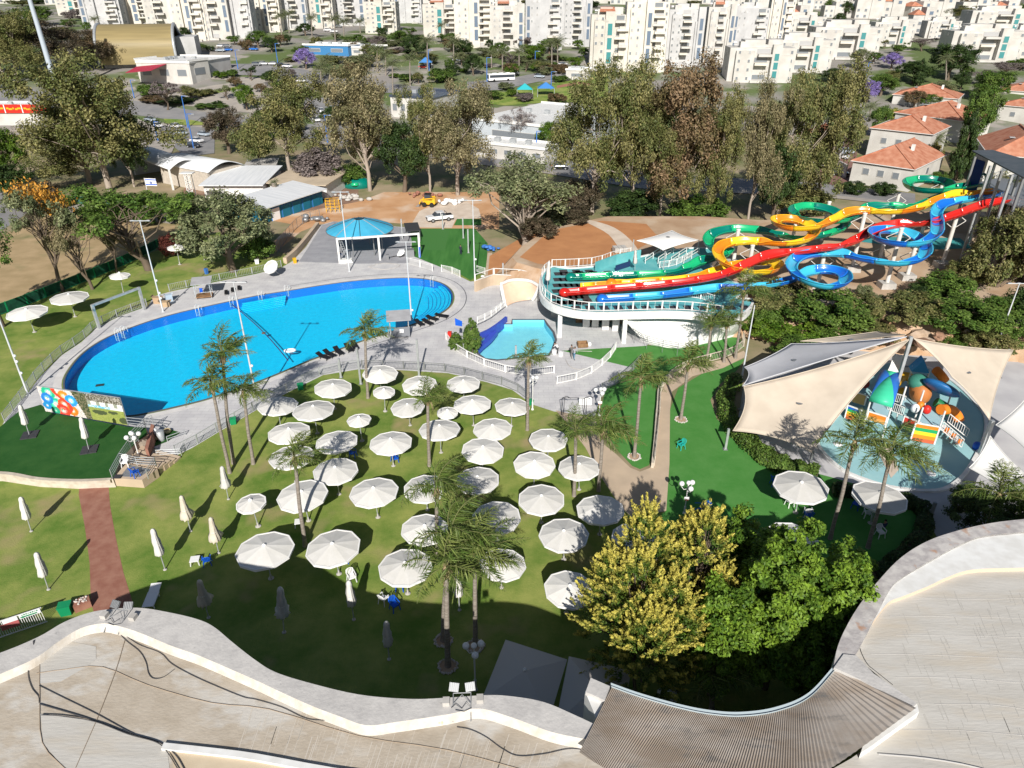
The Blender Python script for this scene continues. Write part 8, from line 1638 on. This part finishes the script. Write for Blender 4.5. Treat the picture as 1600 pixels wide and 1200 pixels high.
LMK=[(300,60,'the cream towers'),(210,80,'the golden barrel roof'),(260,115,'the community building'),(350,98,'the upper parking lot'),(430,103,'the kerbside cars'),(510,78,'the blue shed'),(478,90,'the purple jacaranda'),(600,45,'the first teal glass'),(690,50,'the centre teal glass tower'),(783,120,'the bus'),(850,112,'the green fence street'),(900,118,'the white kiosk'),(820,150,'the teal park canopy'),(660,110,'the red car'),(600,100,'the paired palms'),(645,165,'the solar roofed hall'),(810,210,'the wide white hall'),(960,100,'the nearest white block'),(1060,90,'the reddish eucalyptus top'),(1180,110,'the low terrace blocks'),(1320,80,'the long low white block'),(1390,90,'the right jacaranda'),(1440,160,'the upper red roofs'),(1530,80,'the far right block'),(1480,110,'the dark broad tree'),(500,170,'the round road'),(440,150,'the paved lot'),(360,200,'the round brown tree'),(1450,20,'the twin red roofs'),(40,60,'the top left corner'),(1570,160,'the right edge roofs')]
SEEN=set()
def near(px,py):
 L_=sorted(LMK,key=lambda l:(l[0]-px)**2+4*(l[1]-py)**2)[:4];out=[]
 for l in L_:
  dx,dy=px-l[0],py-l[1];out.append(('just left of ' if dx<-14 else 'just right of ' if dx>14 else 'behind ' if dy<0 else 'in front of ')+l[2])
 return out
def autolab(kind,px,py):
 for size in('','small ','smaller ','tiny '):
  for w_ in near(px,py):
   s_=size+kind+' '+w_
   if s_ not in SEEN:SEEN.add(s_);return s_
 return 'small '+kind+' between the far town buildings'
for row,(y0,x0,x1,n,s)in enumerate([(28,1200,1600,11,1.1),(14,1130,1620,15,1.2),(6,0,1620,34,1.5),(2.2,-20,1640,36,2.0),(-1.5,-40,1660,34,2.8)]):
 for i in range(n):px=x0+(x1-x0)*(i+rt.uniform(.1,.9))/n;k_=rt.choice(('h1','h2','h4','h2','h4'));hs(px,y0+rt.uniform(-1.2,1.2),k_,autolab({'h1':'red roofed house','h2':'pale flat roofed house','h4':'wide pale block'}[k_]+(' high on the hill' if row>2 else ' in the top rows' if row>1 else ''),px,y0),s*rt.uniform(.85,1.2))
MN={'green':'green','dark':'dark green','bright':'bright green','grey':'greyish','euc':'olive','twig':'bare brown','eucred':'rusty brown','purple':'purple'}
BN=[(360,940,62,132),(230,560,130,215),(1290,1620,40,175),(560,900,58,150),(480,940,60,96),(0,330,20,60)]
for i in range(190):
 b_=BN[i%6];px,py=tl.uniform(b_[0],b_[1]),tl.uniform(b_[2],b_[3]);gy_=G(px,py)[1];hp=tl.uniform(4.5,9.5)*F/gy_*.87;mk=tl.choice(('green','dark','bright','euc','grey','green','twig','eucred'));key=tl.choice(('round1','round2','bush1','bush2','spread2'))
 if(740<px<900 and 128<py<250)or(245<px<345 and 183<py)or(600<px<690 and 135<py<195)or(215<px<335 and 100<py<140):continue
 tree(key,px,py,py-hp*(.5 if key[0]=='b' else 1),hp*tl.uniform(.9,1.5),mk,autolab(MN[mk]+(' bush' if key[0]=='b' else ' tree'),px,py),'trees in the town',cat='bush' if key[0]=='b' else 'tree')
for i in range(60):
 px=tl.uniform(20,1600);tree(tl.choice(('round1','round2','bush1')),px,tl.uniform(2,30)if px>1200 else tl.uniform(3,12),-3+tl.uniform(0,4)if px<1200 else-2,tl.uniform(16,34),tl.choice(('green','dark','euc')),autolab('dark tree',px,15),'small trees between the far houses')
 #  SMALL THINGS ROUND THE WORK SITE
c=spline([PV(*p,.0)for p in[(446,412),(462,398),(480,377),(497,355)]],5);mb=MB()
for i in range(len(c)-1):mb.bar(c[i]+Vector((0,0,.5)),c[i+1]+Vector((0,0,.5)),.6,1.0)
tag(mb.build('low_wall',M['beigepath']),'pale beige low wall slanting along the left side of the plaza','wall')
fence([(434,396),(448,375),(470,352),(500,340)],1.8,'thin dark wire fence left of the plaza wall',M['greysteel'],step=2.6,bars=5,rail=.04)
x,y=P(521,332);t=empty('climbing_frame',(x,y,0),.2,'yellow pipe climbing frame beside the teal doors','climbing frame');mb=MB()
for i in range(4):
 for j in range(2):mb.tube([(i*.9-1.4,j*1.6,0),(i*.9-1.4,j*1.6,2.6)],.05,6)
for k in range(4):
 for j in range(2):mb.tube([(-1.4,j*1.6,.6+k*.65),(1.3,j*1.6,.6+k*.65)],.04,6)
 for i in range(4):mb.tube([(i*.9-1.4,0,.6+k*.65),(i*.9-1.4,1.6,.6+k*.65)],.04,6)
mb.build('pipes',M['yellow'],t)
x,y=P(558,292);t=empty('green_tunnel',(x,y,0),0,'bright green rounded play tunnel under the khaki eucalyptus','play tunnel');mb=MB();mb.sphere((0,0,.6),2.4,14,8,sz=.75,sx=1.4);mb.build('shell',SC['green'][0],t);mb=MB();mb.lathe((0,-2.1,.9),[(.9,0),(.95,.3),(.7,.6)],12);mb.build('opening_rim',SC['green'][1],t)
def heap(px,py,n,r_,m,lab,cat,seed,z=0):
 x,y=P(px,py,z);t=empty('heap',(x,y,z),0,lab,cat);q=random.Random(seed);mb=MB()
 for i in range(n):mb.sphere((q.gauss(0,r_),q.gauss(0,r_*.6),.25+abs(q.gauss(0,.25))),q.uniform(.25,.6),8,5,sz=q.uniform(.5,.9),sx=q.uniform(.8,1.5))
 mb.build('lumps',m,t)['kind']='stuff'
heap(703,318,26,1.6,M['whiteplastic'],'heap of white rubble bags behind the pickup','rubble',1)
heap(548,312,24,1.8,M['concrete'],'heap of pale rubble left of the sandy yard','rubble',2)
heap(500,345,14,1.4,M['greysteel'],'dark covered pile by the wire fence','pile',3)
heap(662,308,16,1.6,M['redpath'],'reddish rubble pile behind the yellow loader','rubble',4)
heap(790,436,16,1.5,M['whiteplastic'],'white bags behind the kids slide wall','rubble',5,0.02)
heap(768,392,10,.8,M['bluesteel'],'blue and white clutter at the end of the brown path','rubble',6)
x,y=P(640,400);t=empty('pump_unit',(x,y,0),.15,'grey pump and pallet of sacks right of the blue pavilion','machine');mb=MB();mb.box((0,0,.6),(1.6,1.2,1.2));mb.build('housing',M['greysteel'],t);mb=MB();mb.tube([(-.9,-.4,.5),(-1.6,-.6,.1),(-2.2,.2,.05),(-3.2,-.3,.05)],.08,6);mb.build('hose',M['black'],t)
for i in range(3):mb=MB();mb.box((-1.6+.2*i,.2,.3+.32*i),(1.0,.8,.3));mb.build('sack',M['whiteplastic'],t)
x,y=P(645,372);t=empty('dark_shelter',(x,y,0),R(12),'low dark roofed shelter between the pavilion and the striped turf','shelter');mb=MB();mb.box((0,0,2.1),(2.6,5.2,.12));mb.build('roof',M['darkgrey'],t)
for sx in(-1,1):
 for sy in(-1,1):mb=MB();mb.box((sx*1.15,sy*2.4,1.05),(.1,.1,2.1));mb.build('post',M['greysteel'],t)
x,y=P(541,409);t=empty('ladder_stand',(x,y,0),.1,'white concrete foot block with a leaning ladder at the white portal','ladder');mb=MB();mb.box((0,0,.25),(2.4,1.4,.5),taper=.8);mb.build('block',M['white'],t);mb=MB()
for s in(-.2,.2):mb.bar((.4+s,-.3,.4),(-.6+s,.1,3.8),.06)
for k in range(9):f=k/9;mb.bar((.2-f,-.3+.4*f,.5+3.3*f),(.6-f,-.3+.4*f,.5+3.3*f),.04)
mb.build('ladder',M['pole'],t)
for i,(px,py,m_,l_)in enumerate(((866,553,'whiteplastic','white bucket beside the bending worker'),(876,556,'whiteplastic','second white bucket right of the bending worker'),(703,528,'red','red folded chair by the conical shrub'),(606,406,'greysteel','small grey box on the deck below the portal'),(419,389,'red','red sign board by the tilted umbrella'),(461,411,'yellow','small yellow object at the foot of the plaza wall'),(323,428,'bluesteel','blue rocking toy by the far fence'))):
 x,y=P(px,py);t=empty('deck_item',(x,y,0),.3*i,l_,l_.split(' ')[1]if i<2 else 'item');t.name=['bucket','bucket','folded_chair','utility_box','sign_board','marker','rocking_toy'][i];mb=MB();mb.lathe((0,0,0),[(.01,0),(.28,0),(.34,.55 if i<2 else .9),(.01,.55 if i<2 else .92)],12 if i<2 else 4,smooth=False);mb.build('body',M[m_],t);mb=MB();mb.tube([(-.3,0,.55),(0,0,.85),(.3,0,.55)],.02,5);mb.build('handle',M['greysteel'],t)
for pts,l_ in(([(884,562),(890,572),(905,577),(925,573)],'pale hose curving on the deck below the walking persons'),([(884,545),(902,548),(925,549)],'pale pipe lying beside the wooden crate'),([(575,417),(600,421),(625,415),(600,411),(575,417)],'thin grey cable loop on the deck below the portal')):
 mb=MB();mb.tube(plist(pts,.05,6),.045,5);tag(mb.build('hose',M['concrete']),l_,'hose')
for k_ in list(PROTO):drop_unused(PROTO[k_])
